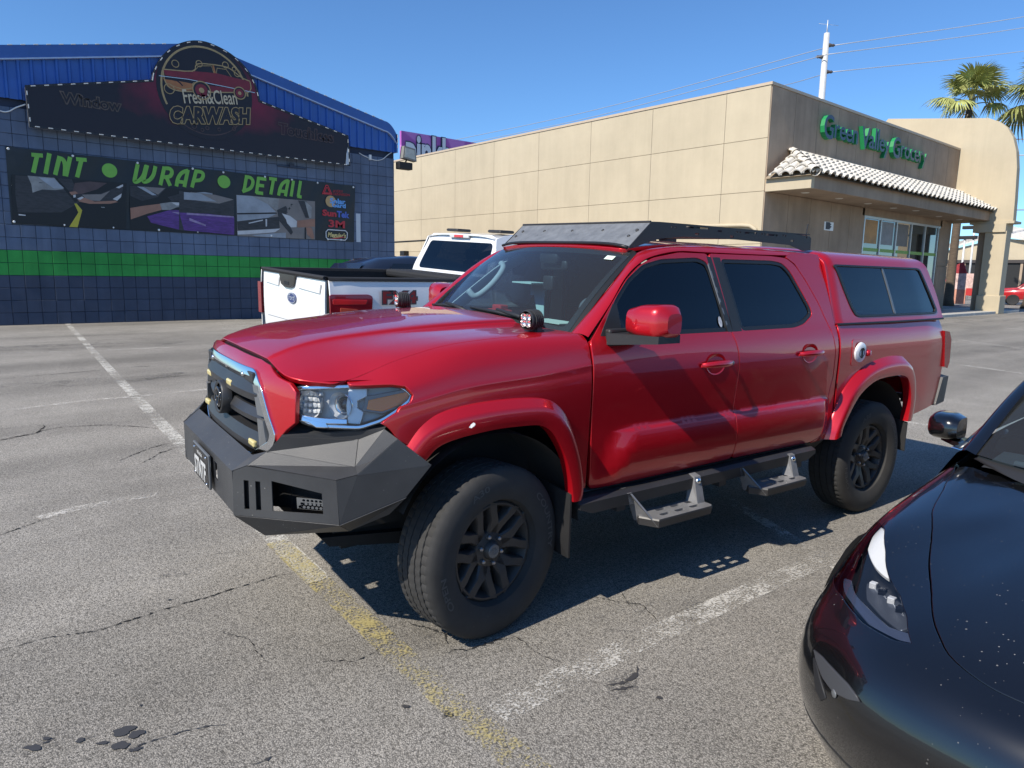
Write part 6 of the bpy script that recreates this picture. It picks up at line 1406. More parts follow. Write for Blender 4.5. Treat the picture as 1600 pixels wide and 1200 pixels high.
for sg in SIDES:
    wf = [K['b'], K['d'], K['c'], K['a']]; wq = [K['b'], K['d'], K['c'], (K['a'][0], K['a'][1], K['a'][2])]
    holes = [rect_on(*wf, .11, .16, .16, .82), rect_on(*wf, .225, .275, .16, .82), [rect_on(*wf, .385, .44, .17, .8)[0], rect_on(*wf, .86, .87, .20, .8)[0], rect_on(*wf, .86, .87, .68, .72)[0], rect_on(*wf, .385, .44, .86, .88)[0]]]
    plate('wing_face', [K['b'], K['d'], K['c'], K['a2'], K['a']], M_tblk, holes, parent=bump, sg=sg)
    plate('corner_gusset', [K['a'], K['a2'], K['ts']], M_tblk, parent=bump, sg=sg, th=.003)
    plate('shelf_gusset', [K['a2'], K['ti'], K['ts']], M_tblk, parent=bump, sg=sg, th=.003)
    plate('wing_shelf', [K['a2'], K['c'], K['c2'], K['u1'], K['ti']], M_tblk, parent=bump, sg=sg, th=.004)
    plate('side_gusset', [K['c2'], K['u2'], K['u1']], M_tblk, parent=bump, sg=sg, th=.003)
    plate('upper_side', [K['c2'], K['e'], K['p3'], K['u2']], M_tblk, parent=bump, sg=sg, th=.003)
    plate('lower_wing_side', [K['d'], K['f'], K['e'], K['c2'], K['c']], M_tblk, parent=bump, sg=sg, th=.003)
    plate('upper_wing', [K['ti'], K['u1'], K['t1'], K['t0']], M_tblk, parent=bump, sg=sg)
    plate('upper_wing_corner', [K['u1'], K['u2'], K['p3'], K['t2'], K['t1']], M_tblk, parent=bump, sg=sg, th=.003)
    plate('upper_wing_cap', [K['t0'], K['t1'], K['t2'], (-.46, .80, 1.045), (-.62, .68, 1.02), (-.80, .56, 1.015)], M_tblk, parent=bump, sg=sg, th=.003)
    plate('lower_skirt', [K['lb'], K['ld'], K['d'], K['b']], M_tblk, parent=bump, sg=sg)
    plate('lower_side', [K['ld'], K['lf'], K['f'], K['d']], M_tblk, parent=bump, sg=sg)
    wb = [tuple(np.array(p) + np.array([.11, -.08, 0])) for p in wf]; plate('wing_backing', wb, M_black, parent=bump, sg=sg)  # black sheet added so the wing opening looks dark inside
    sb_ = rect_on(*wf, .03, .34, .08, .92); plate('slot_backing', [tuple(np.array(p) + np.array([.018, -.015, 0])) for p in sb_], M_black, parent=bump, sg=sg, th=.004)  # second added black sheet, stops bright ground showing through the slots
    # honeycomb insert low in the opening
    hb = rect_on(*wf, .56, .86, .18, .44); A_ = [np.array(p) + np.array([.035, -.03, 0]) for p in hb]; u = A_[1]-A_[0]; v = A_[3]-A_[0]; hs = []
    for r in range(3):
        for c in range(7):
            cx, cy = (c + .7 + .5*(r % 2))/7.6, (r + .62)/3.3
            if cx > .95 or cy > .97 or (r == 2 and c < 1): continue
            hs.append([A_[0] + u*(cx + .052*math.cos(R(60*k))) + v*(cy + .125*math.sin(R(60*k))) for k in range(6)])
    plate('honeycomb_insert', A_, M_gun, hs, parent=bump, sg=sg, th=.003)
plate('lower_skirt', [(-.895, -.48, .530), (-.895, .48, .530), (XF + .004, .478, ZB), (XF + .004, -.478, ZB)][::-1], M_tblk, parent=bump)
# licence plate
lp = MB(lambda p: tuple(T(*p))); lp.box((XF - .022, -.155, .652), (XF - .010, .155, .812), bev=.004); lpo = lp.build('licence_plate', M_gun, truck)
lp = MB(lambda p: tuple(T(*p))); lp.box((XF - .0245, -.145, .661), (XF - .021, .145, .803)); lp.build('plate_face', mat('black_plate', (.012, .012, .013), .3), lpo)
q = MB(lambda p: tuple(T(*p))); lettering(q, 'STNTF', .1, (XF - .0265, -.115, .677), (0, 1, 0), (0, 0, 1), 0, width=.23, height=.085, offset=.004); q.build('plate_number', mat('plate_grey', (.50, .50, .49), .5), lpo)
q = MB(lambda p: tuple(T(*p))); lettering(q, 'NEVADA', .03, (XF - .0265, -.05, .777), (0, 1, 0), (0, 0, 1), 0, width=.10, height=.016); q.build('plate_state', M_white, lpo)
for s in (-.115, .115):
    for z in (.792, .669):
        q = MB(lambda p: tuple(T(*p))); q.lathe([(0, .004), (.005, .003), (.006, 0)], (XF - .0245, s, z), (-1, 0, 0), 10); q.build('plate_screw', M_chrome, lpo, True)
for sg in SIDES:
    q = MB(lambda p: tuple(T(p[0], sg*p[1], p[2]))); q.box((XF + .02, .165, .745), (XF + .05, .225, .785), bev=.006); q.build('fog_lamp', M_white, bump)

# roof rack with wind deflector
rack = empty('roof_rack'); rack.parent = truck
M_rack = mat('rack_black_coat', (.016, .016, .018), .5, dust=.3)
tops = [(1.235, 1.953), (1.30, 1.955), (1.6, 1.955), (2.1, 1.952), (2.6, 1.945), (2.765, 1.938), (2.785, 1.925)]
bots = [(2.785, 1.845), (2.70, 1.838), (2.55, 1.872), (2.0, 1.885), (1.5, 1.882), (1.30, 1.862), (1.12, 1.812), (1.06, 1.800), (1.075, 1.815)]
slots = []
for x0, x1, z in ((1.52, 1.72, 1.937), (2.06, 2.18, 1.93), (2.28, 2.40, 1.928), (1.80, 1.84, 1.928)): slots.append([(x0, z - .005), (x1, z - .005), (x1, z + .006), (x0, z + .006)])
for x in (1.40, 1.43, 1.985, 2.015, 2.235, 2.265, 2.46, 2.49, 2.73): slots.append([(x - .008, 1.93), (x, 1.922), (x + .008, 1.93), (x, 1.938)])
for x in (1.60, 1.92, 2.55): slots.append([(x, 1.895), (x + .035, 1.895), (x + .035, 1.907), (x, 1.907)])
for sg in SIDES:
    q = MB(lambda p: tuple(T(p[0], sg*p[1], p[2]))); q.prism((tops + bots)[::-1], (0, .605, 0), (1, 0, 0), (0, 0, 1), .006, holes=slots); q.build('side_plate', M_rack, rack)
    q = MB(lambda p: tuple(T(p[0], sg*p[1], p[2]))); q.box((1.30, .56, 1.946), (2.77, .604, 1.952)); q.build('side_flange', M_rack, rack)
for x in (1.36, 1.62, 1.88, 2.14, 2.40, 2.66):
    q = MB(lambda p: tuple(T(*p))); q.box((x - .03, -.60, 1.915), (x + .03, .60, 1.945), bev=.005); q.build('cross_bar', M_rack, rack)
M_defl = mat('grey_deflector', (.15, .158, .168), .5, var=.22, vscale=16, dust=.9, dscale=2.4, dustcol=(.03, .03, .03))
q = MB(lambda p: tuple(T(*p))); q.grid(np.array([[(1.075 - .015*(1 - (s/.6)**2), s, 1.812 + .022*(1 - (abs(s)/.6)**6) - .0), (1.15, s, 1.875 + .012*(1 - (abs(s)/.6)**6)), (1.228, s, 1.948)] for s in np.linspace(-.60, .60, 25)])); q.grid(np.array([[(1.228, s, 1.948), (1.235, s, 1.946), (1.10, s, 1.815)] for s in np.linspace(-.60, .60, 25)])); q.build('wind_deflector', M_defl, rack)
q = MB(lambda p: tuple(T(*p))); q.tube([(1.060 - .015*(1 - (s/.6)**2), s, 1.806 + .022*(1 - (abs(s)/.6)**6)) for s in np.linspace(-.60, .60, 25)], .009, 8); q.build('deflector_trim', M_rub, rack, True)
q = MB(lambda p: tuple(T(*p))); q.tube([(1.231, -.60, 1.951), (1.231, .60, 1.951)], .008, 6); q.build('deflector_top_edge', M_rack, rack)
for s in (-.54, -.30, -.02, .26, .54):
    for x, z in ((1.135, 1.868), (1.175, 1.902)):
        q = MB(lambda p: tuple(T(*p))); q.lathe([(0, .008), (.008, .007), (.011, 0)], (x, s + (x-1.15)*.6, z), (-.66, 0, .75), 12); q.build('deflector_bolt', M_rack, rack, True)
q = MB(lambda p: tuple(T(*p))); q.tube([(2.745, .59, 1.93), (2.75, .59, 1.99), (2.757, .59, 2.02)], .004, 6); q.build('whip_aerial', M_rack, rack)

# bed canopy
can = empty('bed_canopy'); can.parent = truck
_CT = [(.862, 1.372), (.852, 1.40), (.835, 1.46), (.805, 1.58), (.768, 1.72), (.752, 1.768), (.722, 1.806), (.672, 1.832), (.58, 1.848), (.30, 1.866), (0, 1.872)]
def f_can(k, t):
    i = min(int(t), 9); f = t - i; P = np.array(_CT); g = lambda j: P[j] if 0 <= j <= 10 else (2*P[0]-P[1] if j < 0 else np.array([-P[9][0], P[9][1]])); a, b, c, d = g(i-1), g(i), g(i+1), g(i+2)
    p = .5*(2*b + (c-a)*f + (2*a-5*b+4*c-d)*f*f + (3*b-a-3*c+d)*f**3); xr = 4.285 - .165*sstep(1.36, 1.95, p[1]) - .06*max(0, (p[1]-1.70)/.17)**2; s = p[0] - .012*sstep(.75, 1.0, k); f0 = 1 - sstep(0, .045, k); return (2.760 + k*(xr - 2.760), s - .022*f0, p[1] - .012*k*sstep(5, 8, t) - .022*f0*sstep(4, 7, t))
WC = [(.045, 4.55), (.865, 4.45), (.895, 4.25), (.945, 1.72), (.92, 1.35), (.20, 1.30), (.165, 1.45)]
for sg in SIDES:
    flip = sg < 0; fc = side_fn(f_can, sg); hole = round_poly(WC, .04, 4)
    out_ = [(0, 0), (.5, 0), (1, 0), (1, 2), (1, 4), (1, 6), (1, 8), (1, 10), (.5, 10), (0, 10), (0, 8), (0, 5), (0, 2)]
    def scaled(f): return lambda a, b: f(a/1.5, b*10/1.3)
    S_ = lambda L: [(a*1.5, b*1.3/10) for a, b in L]
    panel('canopy_shell', S_(out_), scaled(fc), M_red, can, holes=[round_poly(S_(WC), .045, 4)], step=.05, flip=flip)
    fr = side_fn(lambda k, t: (lambda p: (p[0], p[1] + .006, p[2]))(f_can(k, t)), sg); wv = round_poly(S_(WC), .045, 4)
    panel('window_frame', inset(wv, -.012), scaled(fr), M_rub, can, holes=[inset(wv, .012)], step=.04, flip=flip, depth=.02)
    fg = side_fn(lambda k, t: (lambda p: (p[0], p[1] - .004, p[2]))(f_can(k, t)), sg); panel('window_glass', inset(wv, .008), scaled(fg), M_tint, can, step=.06, flip=flip, depth=.004)
    fdv = side_fn(lambda k, t: (lambda p: (p[0], p[1] + .002, p[2]))(f_can(k, t)), sg); panel('window_divider', S_([(.505, 1.34), (.518, 1.34), (.498, 4.48), (.486, 4.48)]), scaled(fdv), M_gun, can, step=.05, flip=flip, depth=.01)
    q = MB(lambda p: tuple(T(p[0], sg*p[1], p[2]))); q.tube([(2.765, .864, 1.366), (3.5, .865, 1.366), (4.28, .852, 1.370)], .008, 6); q.build('canopy_seal', M_rub, can)
q = MB(lambda p: tuple(T(*p))); q.grid(np.array([[tuple(np.array(f_can(1.0, t))*[1, sg, 1] - [.01, 0, 0]) for t in np.linspace(0, 10, 21)] for sg in np.linspace(-1, 1, 9)])); q.build('canopy_rear', M_tint, can, True)
q = MB(lambda p: tuple(T(*p))); q.grid(np.array([[tuple(np.array(f_can(0.0, t))*[1, sg, 1] + [.01, 0, 0]) for t in np.linspace(0, 10, 21)] for sg in np.linspace(-1, 1, 9)])); q.build('canopy_front', M_red, can, True)
q = MB(lambda p: tuple(T(*p))); q.box((2.80, -.85, .95), (4.30, .85, 1.0)); q.box((2.72, -.86, .62), (2.755, .86, 1.35)); q.build('bed_floor', M_under, truck)
q = MB(lambda p: tuple(T(*p))); q.box((4.30, -.74, .72), (4.345, .74, 1.36), bev=.02); q.build('tailgate', M_red, truck)
q = MB(lambda p: tuple(T(*p))); q.hexa([(2.70, -.84, 1.30), (2.735, -.84, 1.30), (2.735, .84, 1.30), (2.70, .84, 1.30), (2.70, -.64, 1.80), (2.735, -.64, 1.80), (2.735, .64, 1.80), (2.70, .64, 1.80)]); q.build('cab_back', M_black, truck)
M_tail = mat('red_tail_lens', (.30, .008, .012), .15, coat=.8)
for sg in SIDES:
    q = MB(lambda p: tuple(T(p[0], sg*p[1], p[2])))
    tl = [(4.285, 1.275), (4.37, 1.265), (4.415, 1.20), (4.425, 1.02), (4.40, .97), (4.345, .985)]
    q.prism(tl, (0, .74, 0), (1, 0, 0), (0, 0, 1), -.135); q.build('tail_lamp', M_tail, truck)
    q = MB(lambda p: tuple(T(p[0], sg*p[1], p[2]))); q.hexa([(4.26, .60, .66), (4.44, .60, .66), (4.40, .875, .70), (4.26, .875, .68), (4.30, .60, .93), (4.475, .60, .93), (4.46, .865, .90), (4.34, .875, .90)]); q.build('rear_bumper_end', M_tblk, truck)
q = MB(lambda p: tuple(T(*p))); q.box((4.40, -.62, .66), (4.475, .62, .925), bev=.01); q.build('rear_bumper', M_tblk, truck)

# side steps with slotted treads
M_step = mat('step_satin_black', (.020, .020, .022), .42, dust=.5); M_tread = mat('worn_tread_plate', (.20, .20, .205), .45, metal=.3, var=.2, vscale=12, dust=.5)
for sg in SIDES:
    st = empty('side_step'); st.parent = truck; X = lambda p: tuple(T(p[0], sg*p[1], p[2]))
    q = MB(X); Lb = [(.47, .575, .535), (.55, .578, .505), (2.38, .588, .515), (2.47, .588, .55)]
    q.grid(np.array([[(x, .865, z1), (x, .925, z1), (x, .955, z1 - .015), (x, .955, z0), (x, .88, z0 - .005), (x, .865, z1)] for x, z1, z0 in Lb])); q.poly([(.47, .865, .575), (.47, .925, .575), (.47, .955, .56), (.47, .955, .535), (.47, .88, .53)]); q.build('step_beam', M_step, st)
    for x in (.75, 1.55, 2.3):
        q = MB(X); q.box((x - .03, .60, .48), (x + .03, .95, .53)); q.build('step_bracket', M_step, st)
    XS = lambda p: tuple(T(p[0], sg*(p[1] - .085), p[2]))
    for x0, x1 in ((.835, 1.335), (1.745, 2.225)):
        zt = .440 if x0 < 1 else .452; q = MB(XS); o2 = [(x0 + .055, 1.005), (x1 - .02, 1.005), (x1, 1.03), (x1, 1.135), (x1 - .02, 1.15), (x0 + .075, 1.15), (x0 + .02, 1.06)]
        hs = []
        for r, ys in enumerate((1.045, 1.105)):
            for c in range(3):
                xa = x0 + .13 + .115*c + (.03 if r == 0 else 0)
                if r == 0 and c == 0 and False: continue
                hs.append(round_poly([(xa, ys - .012), (xa + .075, ys - .012), (xa + .075, ys + .012), (xa, ys + .012)], .009, 2))
        q.prism(o2, (0, 0, zt - .012), (1, 0, 0), (0, 1, 0), .012, holes=hs); q.build('step_tread', M_tread, st)
        q = MB(XS)
        rimz = zt - .045
        P_ = o2 + [o2[0]]; q.grid(np.array([[(a, b, zt - .001), (a + (.004 if a > (x0+x1)/2 else -.004), b + .003, zt - .008), (a, b, rimz)] for a, b in P_])); q.build('step_skirt', M_step, st)
        q = MB(XS); q.hexa([(x0 - .03, .995, .505), (x0 + .0, .995, .505), (x0 + .0, 1.04, .505), (x0 - .03, 1.04, .505), (x0 - .05, .995, .58), (x0 - .02, .995, .58), (x0 - .02, 1.04, .565), (x0 - .05, 1.04, .565)]); q.hexa([(x0 + .035, 1.01, zt - .04), (x0 + .05, 1.01, zt - .04), (x0 + .085, 1.145, zt - .04), (x0 + .07, 1.145, zt - .04), (x0 - .03, 1.0, .57), (x0 - .018, 1.0, .57), (x0 - .018, 1.042, .56), (x0 - .03, 1.042, .56)]); q.build('step_arm', M_tread, st)
        q = MB(XS); q.hexa([(x1 - .075, 1.02, zt), (x1 - .002, 1.01, zt), (x1 - .002, 1.09, zt), (x1 - .06, 1.09, zt), (x1 - .045, 1.005, .585), (x1 + .005, 1.005, .585), (x1 + .005, 1.045, .575), (x1 - .045, 1.045, .575)]); q.build('step_arm', M_tread, st)
        q = MB(XS); q.lathe([(0, .008), (.014, .007), (.017, 0)], (x1 - .02, 1.055, .553), (0, 1, .2), 14); q.build('step_bolt', M_chrome, st, True)

# underbody
q = MB(lambda p: tuple(T(*p))); q.box((-.62, -.55, .50), (4.2, .55, .62)); q.box((-.55, .38, .38), (4.1, .46, .52)); q.box((-.55, -.46, .38), (4.1, -.38, .52)); q.box((-.8, -.55, .60), (.45, .55, 1.15)); q.box((.5, -.80, .50), (2.72, .80, .60)); q.box((.6, -.30, .36), (1.5, .15, .52)); q.build('chassis', M_under, truck)
q = MB(lambda p: tuple(T(*p))); q.tube([(3.236, -.72, .40), (3.236, .72, .40)], .05, 12); q.lathe([(0, -.16), (.10, -.12), (.15, 0), (.10, .12), (0, .16)], (3.236, .0, .40), (1, 0, 0), 18); q.build('rear_axle', M_under, truck, True)
q = MB(lambda p: tuple(T(*p))); q.hexa([(-.62, -.50, .42), (-.25, -.50, .36), (-.25, .50, .36), (-.62, .50, .42), (-.66, -.50, .47), (-.25, -.50, .42), (-.25, .50, .42), (-.66, .50, .47)]); q.build('skid_plate', M_under, truck)
q = MB(lambda p: tuple(T(*p))); q.tube([(-.02, .30, .36), (0, .70, .37)], .035, 8); q.tube([(-.02, -.30, .36), (0, -.70, .37)], .035, 8); q.tube([(.0, .52, .45), (.05, .50, .9)], .05, 10); q.build('suspension', M_under, truck, True)

# wheels
M_tyre = mat('dusty_tyre', (.030, .029, .028), .82, var=.25, vscale=9, dust=.5, dustcol=(.16, .145, .125)); M_rim = mat('matt_black_alloy', (.050, .047, .045), .48, metal=.3, dust=.3); M_lug = mat('lug_nut', (.35, .35, .36), .3, metal=.8)
def wheel(parent, c, steer, sg, RR=.405, W=.265, letters=True, n=240):
    w = empty('wheel'); w.parent = parent; w.location = tuple(c); w.rotation_euler = (0, 0, steer)
    out = -sg     # outward local y
    h = W/2; g = .010
    prof = [(.235, .55*h), (.250, .86*h), (.285, .985*h), (.33, 1.0*h), (.365, .955*h), (.385, .90*h), (RR - .010, .82*h), (RR - .003, .74*h)]
    tread = []
    for a, b in ((.74, .52), (.46, .22), (.16, -.16), (-.22, -.46), (-.52, -.74)):
        tread += [(RR - .001 - .004*(abs(a))**2, a*h), (RR - .001 - .004*abs(b)**2, b*h), (RR - g, b*h - .002), (RR - g, b*h - .06*h + .002)]
    tread = tread[:-2]
    prof2 = prof + tread + [(r, -o) for r, o in prof[::-1]]
    P = [(r, o*out) for r, o in prof2]; m = len(P)
    def mod(k, j):
        o_ = abs(prof2[j][1]); r_ = prof2[j][0]
        if r_ > RR - .0035 and o_ > .48*h: return -.0045 if k % 4 == 0 else 0
        if r_ > RR - .006 and o_ > .15*h: return -.003 if k % 4 == 2 else 0
        return 0
    q = MB(); q.lathe(P, (0, 0, 0), (0, 1, 0), n, mod=mod); ty = q.build('tyre', M_tyre, w, sharp=35)
    if letters:
        for word_, a0, r0 in (('OPEN', 200, .318), ('COUNTRY', 20, .318), ('A30', 110, .318)):
            vs, fs_ = text_geo(word_, .055, offset=.001); vs, fs_ = weld2(vs, fs_); V = np.array(vs); V[:, 0] -= V[:, 0].mean()
            pts = []
            for x, y in V:
                a = R(a0) - x/(r0)*1.15; r = r0 + y*.75; pts.append((sg*-1*0 + r*math.cos(a)*(1), out*(h*1.0 + .0012 - .0*(y)), r*math.sin(a)))
            if sg < 0: pts = [(-x, y, z) for x, y, z in pts]
            mesh('tyre_lettering', pts, fs_, mat('raised_tyre_text', (.075, .072, .068), .8), w)
    Y = lambda v: v*out
    q = MB(); q.lathe([(.235, Y(.60*h)), (.226, Y(.66*h)), (.218, Y(.66*h)), (.208, Y(.50*h)), (.195, Y(.1*h)), (.19, Y(-.6*h)), (.235, Y(-.6*h))], (0, 0, 0), (0, 1, 0), 72); q.build('rim_barrel', M_rim, w, sharp=40)
    q = MB(); q.lathe([(.0, Y(-.1*h)), (.175, Y(-.1*h)), (.175, Y(-.2*h))], (0, 0, 0), (0, 1, 0), 40); q.build('brake_disc', mat('brake_steel', (.10, .095, .09), .5, metal=.6), w)
    sp = MB()
    for k in range(6):
        a = R(60*k + 12)
        def pt(r, t, d): return (r*math.cos(a) - t*math.sin(a), Y(d*h), r*math.sin(a) + t*math.cos(a))
        for sd in (-1, 1):
            sects = []
            for r, t, wd, d in ((.060, .004, .030, .36), (.105, .012, .031, .46), (.138, .026, .028, .55), (.180, .056, .027, .60), (.218, .076, .030, .63)):
                c_ = sd*t; sects.append([pt(r, c_ - wd, d - .34), pt(r, c_ - wd, d - .03), pt(r, c_ - wd*.75, d + .03), pt(r, c_ + wd*.75, d + .03), pt(r, c_ + wd, d - .03), pt(r, c_ + wd, d - .34)])
            sp.grid(np.array(sects))
    sp.build('spokes', M_rim, w, sharp=40)
    q = MB(); q.lathe([(0, Y(.66*h)), (.034, Y(.66*h)), (.040, Y(.62*h)), (.046, Y(.50*h)), (.085, Y(.42*h)), (.092, Y(.30*h)), (.092, Y(-.1*h))], (0, 0, 0), (0, 1, 0), 36); hb = q.build('hub', M_rim, w, sharp=40)
    q = MB(); q.lathe([(0, Y(.69*h)), (.030, Y(.685*h)), (.033, Y(.655*h))], (0, 0, 0), (0, 1, 0), 30)
    for rx, rz, zc in ((.021, .015, 0), (.0075, .015, 0), (.014, .007, .007)): q.tube([(rx*math.cos(t), Y(.69*h), zc + rz*math.sin(t)) for t in np.linspace(0, 2*math.pi, 21)], .0018, 5)
    q.build('centre_cap', M_gun, w, sharp=40)
    for k in range(6):
        a = R(60*k + 42); q = MB(); q.lathe([(0, Y(.60*h)), (.006, Y(.60*h)), (.0105, Y(.56*h)), (.0105, Y(.36*h))], (.066*math.cos(a), 0, .066*math.sin(a)), (0, 1, 0), 6); q.build('lug_nut', M_lug, w)
    return w
wheel(truck, (0, -.80, .403), R(9), 1); wheel(truck, (3.236, -.80, .403), 0, 1); wheel(truck, (0, .80, .403), R(9), -1, letters=False, n=64); wheel(truck, (3.236, .80, .403), 0, -1, letters=False, n=64)

# ------------------------------------------------------------------ white pickup behind the red one
FXT, FYC = 3.42, 7.957; FLEAN = .055
ford = empty('white_pickup_truck', (FXT, FYC, 0)); tag(ford, 'white full size pickup seen from its tailgate behind the red pickup', 'pickup truck')
def Fd(x, w, z): return np.array([x, -w, z + FLEAN*(1 - w)])
def FW(x, w, z): p = Fd(x, w, z); return np.array([p[0] + FXT, p[1] + FYC, p[2]])
M_wpaint = mat('white_paint', (.78, .78, .77), .35, coat=1.0, dust=.12, dustcol=(.5, .46, .4)); M_bedl = mat('bed_liner', (.014, .014, .015), .75, bump=.3, bscale=120)
_LF = Lut([.45, .60, .80, 1.1, 1.30, 1.45, 1.58, 1.70, 1.95, 2.15], [.90, .955, .985, .99, .985, .970, .945, .915, .83, .77])
fsd = lambda x, z: (x, _LF(z) - .012*sstep(.25, 0, x), z)
def fmb(): return MB(lambda p: tuple(Fd(*p)))
def fside_fn(f, sg): return lambda a, b: (lambda q: Fd(q[0], sg*q[1], q[2]))(f(a, b))
for sg in SIDES:
    flip = sg < 0; xs_ = [(0.0, .72), (0, 1.555), (2.19, 1.545), (2.19, .62), (1.62, .62), (1.60, .85), (1.48, 1.02), (1.28, 1.10), (1.05, 1.10), (.86, 1.02), (.74, .85), (.72, .66), (.2, .66)]
    bs = panel('bed_side', xs_[::-1], fside_fn(fsd, sg), M_wpaint, ford, step=.1, flip=flip)
    q = fmb(); rows = [[(x, sg*(.965 - .012*sstep(.25, 0, x)), 1.548), (x, sg*(.958 - .012*sstep(.25, 0, x)), 1.578), (x, sg*.925, 1.590), (x, sg*.87, 1.588), (x, sg*.862, 1.55)] for x in (-.012, .1, .3, 1.2, 2.19)]; q.grid(np.array(rows)); q.build('rail_cap', M_bedl, ford, sharp=50)
    q = fmb(); q.box((0.02, sg*.845, .95), (2.19, sg*.865, 1.56)); q.build('bed_wall', M_bedl, ford)
    # tail lamp wrapped on the corner
    lz0, lz1 = 1.02, 1.405
    lf = fside_fn(lambda x, z: (x, fsd(x, z)[1] + .010, z), sg); lo = round_poly([(-.012, lz0), (.36, lz0), (.46, lz0 + .10), (.49, lz1 - .02), (.44, lz1), (-.012, lz1)], .03)
    tl = panel('tail_lamp', lo, lf, mat('deep_red_lens', (.22, .006, .010), .18, coat=.9), ford, step=.06, flip=flip, depth=.02)
    panel('lamp_glow_strip', round_poly([(.02, lz1 - .10), (.40, lz1 - .10), (.42, lz1 - .06), (.02, lz1 - .05)], .01), fside_fn(lambda x, z: (x, fsd(x, z)[1] + .0125, z), sg), mat('bright_red_lens', (.60, .02, .02), .2, coat=.8), tl, step=.06, flip=flip, depth=.004)
    panel('reflector', round_poly([(.10, lz0 + .05), (.30, lz0 + .05), (.30, lz1 - .16), (.10, lz1 - .14)], .01), fside_fn(lambda x, z: (x, fsd(x, z)[1] + .0125, z), sg), mat('amber_red_lens', (.50, .07, .03), .3, coat=.8), tl, step=.06, flip=flip, depth=.004)
    if sg < 0: q = fmb(); q.box((-.03, -1.0, lz0), (0.0, -.90, lz1)); q.build('tail_lamp_face', mat('deep_red_lens', (.22, .006, .010), .18), tl)
    # cab sides
    co = [(2.23, .55), (5.0, .55), (5.0, 1.58), (4.62, 1.60), (4.15, 2.00), (3.9, 2.12), (2.55, 2.13), (2.40, 2.08), (2.25, 1.62)]
    w1 = round_poly([(2.55, 1.64), (3.18, 1.62), (3.18, 2.04), (2.68, 2.04)], .05); w2 = round_poly([(3.30, 1.62), (4.45, 1.60), (4.06, 1.98), (3.9, 2.04), (3.30, 2.04)], .05)
    cs = panel('cab_side', co, fside_fn(fsd, sg), M_wpaint, ford, holes=[w1, w2], step=.12, flip=flip)
    for w_ in (w1, w2): panel('window_glass', inset(w_, -.01), fside_fn(lambda x, z: (x, fsd(x, z)[1] - .012, z), sg), M_tint, cs, step=.15, flip=flip, depth=.004)
    panel('front_wing', [(5.01, .62), (5.15, .62), (5.2, 1.0), (5.45, 1.12), (5.75, 1.0), (5.82, .62), (6.05, .62), (6.08, 1.2), (6.02, 1.48), (5.01, 1.57)], fside_fn(fsd, sg), M_wpaint, ford, step=.12, flip=flip)
if True:
    sg = 1
    q = fmb(); lettering(q, 'FX4', .2, (.60, 1.004, 1.31), (1, 0, 0), (0, 0, 1), 0, width=.46, height=.14, offset=.012); lettering(q, 'FX4', .2, (.60, 1.006, 1.31), (1, 0, 0), (0, 0, 1), 1, width=.46, height=.14, stroke=.014, offset=.012); q.build('decal', [mat('decal_red', (.35, .02, .02), .4), mat('decal_grey', (.07, .07, .08), .4)], ford)
# tailgate
tg = lambda w, z: Fd(-.004 - .012*math.sin(max(0, min(1, (z - .85)/.7))*math.pi), w, z)
tgo = panel('tailgate', round_poly([(-.845, .84), (.845, .84), (.845, 1.548), (-.845, 1.548)], .02), tg, M_wpaint, ford, step=.1, flip=False)
q = fmb(); rows = [[(.03, w, 1.592), (-.022, w, 1.592), (-.034, w, 1.575), (-.02, w, 1.545), (.0, w, 1.545)] for w in np.linspace(-.86, .86, 9)]; q.grid(np.array(rows)); q.build('tailgate_cap', M_bedl, tgo, sharp=40)
q = fmb(); q.prism([(-.30, 1.55), (.14, 1.55), (.09, 1.43), (.0, 1.40), (-.16, 1.40), (-.25, 1.43)], (-.021, 0, 0), (0, 1, 0), (0, 0, 1), -.016); q.build('tailgate_handle', M_gloss, tgo)
q = fmb(); q.box((-.040, -.16, 1.43), (-.036, -.02, 1.47)); q.build('camera_recess', M_black, tgo)
for a, b in ((-.78, -.33), (.17, .78)):
    q = fmb(); q.prism([(a, 1.50), (b, 1.50), (b - .03, 1.40), (a + .03, 1.42)], (-.016, 0, 0), (0, 1, 0), (0, 0, 1), -.012); q.build('tailgate_swage', M_wpaint, tgo)
q = fmb(); q.prism(round_poly([(-.74, 1.02), (.74, 1.02), (.74, 1.24), (.58, 1.24), (.54, 1.20), (-.54, 1.20), (-.58, 1.24), (-.74, 1.24)], .02), (-.017, 0, 0), (0, 1, 0), (0, 0, 1), -.006); q.build('tailgate_swage', M_wpaint, tgo)
oc = FW(-.03, 0, 1.29); ov = [(math.cos(t)*.115, 1.285 + math.sin(t)*.062) for t in np.linspace(0, 2*math.pi, 41)[:-1]]
q = fmb(); q.prism(ov, (-.016, 0.02, 0), (0, 1, 0), (0, 0, 1), -.014, 0); q.build('oval_badge', mat('badge_blue', (.012, .035, .16), .2, coat=.8), tgo)
q = fmb(); q.ribbon([(a*.93, 1.285 + (b - 1.285)*.9) for a, b in ov], .007, (-.0305, .02, 0), (0, 1, 0), (0, 0, 1), 0, closed=True); lettering(q, 'Ford', .08, (-.0305, -.062, 1.262), (0, 1, 0), (0, 0, 1), 0, width=.165, height=.062, shear=.3); q.build('badge_script', mat('badge_silver', (.62, .64, .67), .3, metal=.6), tgo)
q = fmb(); q.box((.02, -.86, .93), (2.2, .86, .95)); q.build('bed_floor', M_bedl, ford)
q = fmb(); q.box((2.16, -.86, .95), (2.19, .86, 1.575)); q.build('bed_headboard', M_bedl, ford)
q = fmb(); q.box((1.72, -.84, 1.50), (2.17, .84, 1.60), bev=.03); q.build('tool_tray', M_bedl, ford)
q = fmb(); q.box((-.10, -.95, .62), (.05, .95, .82), bev=.03); q.build('rear_bumper', M_chrome, ford)
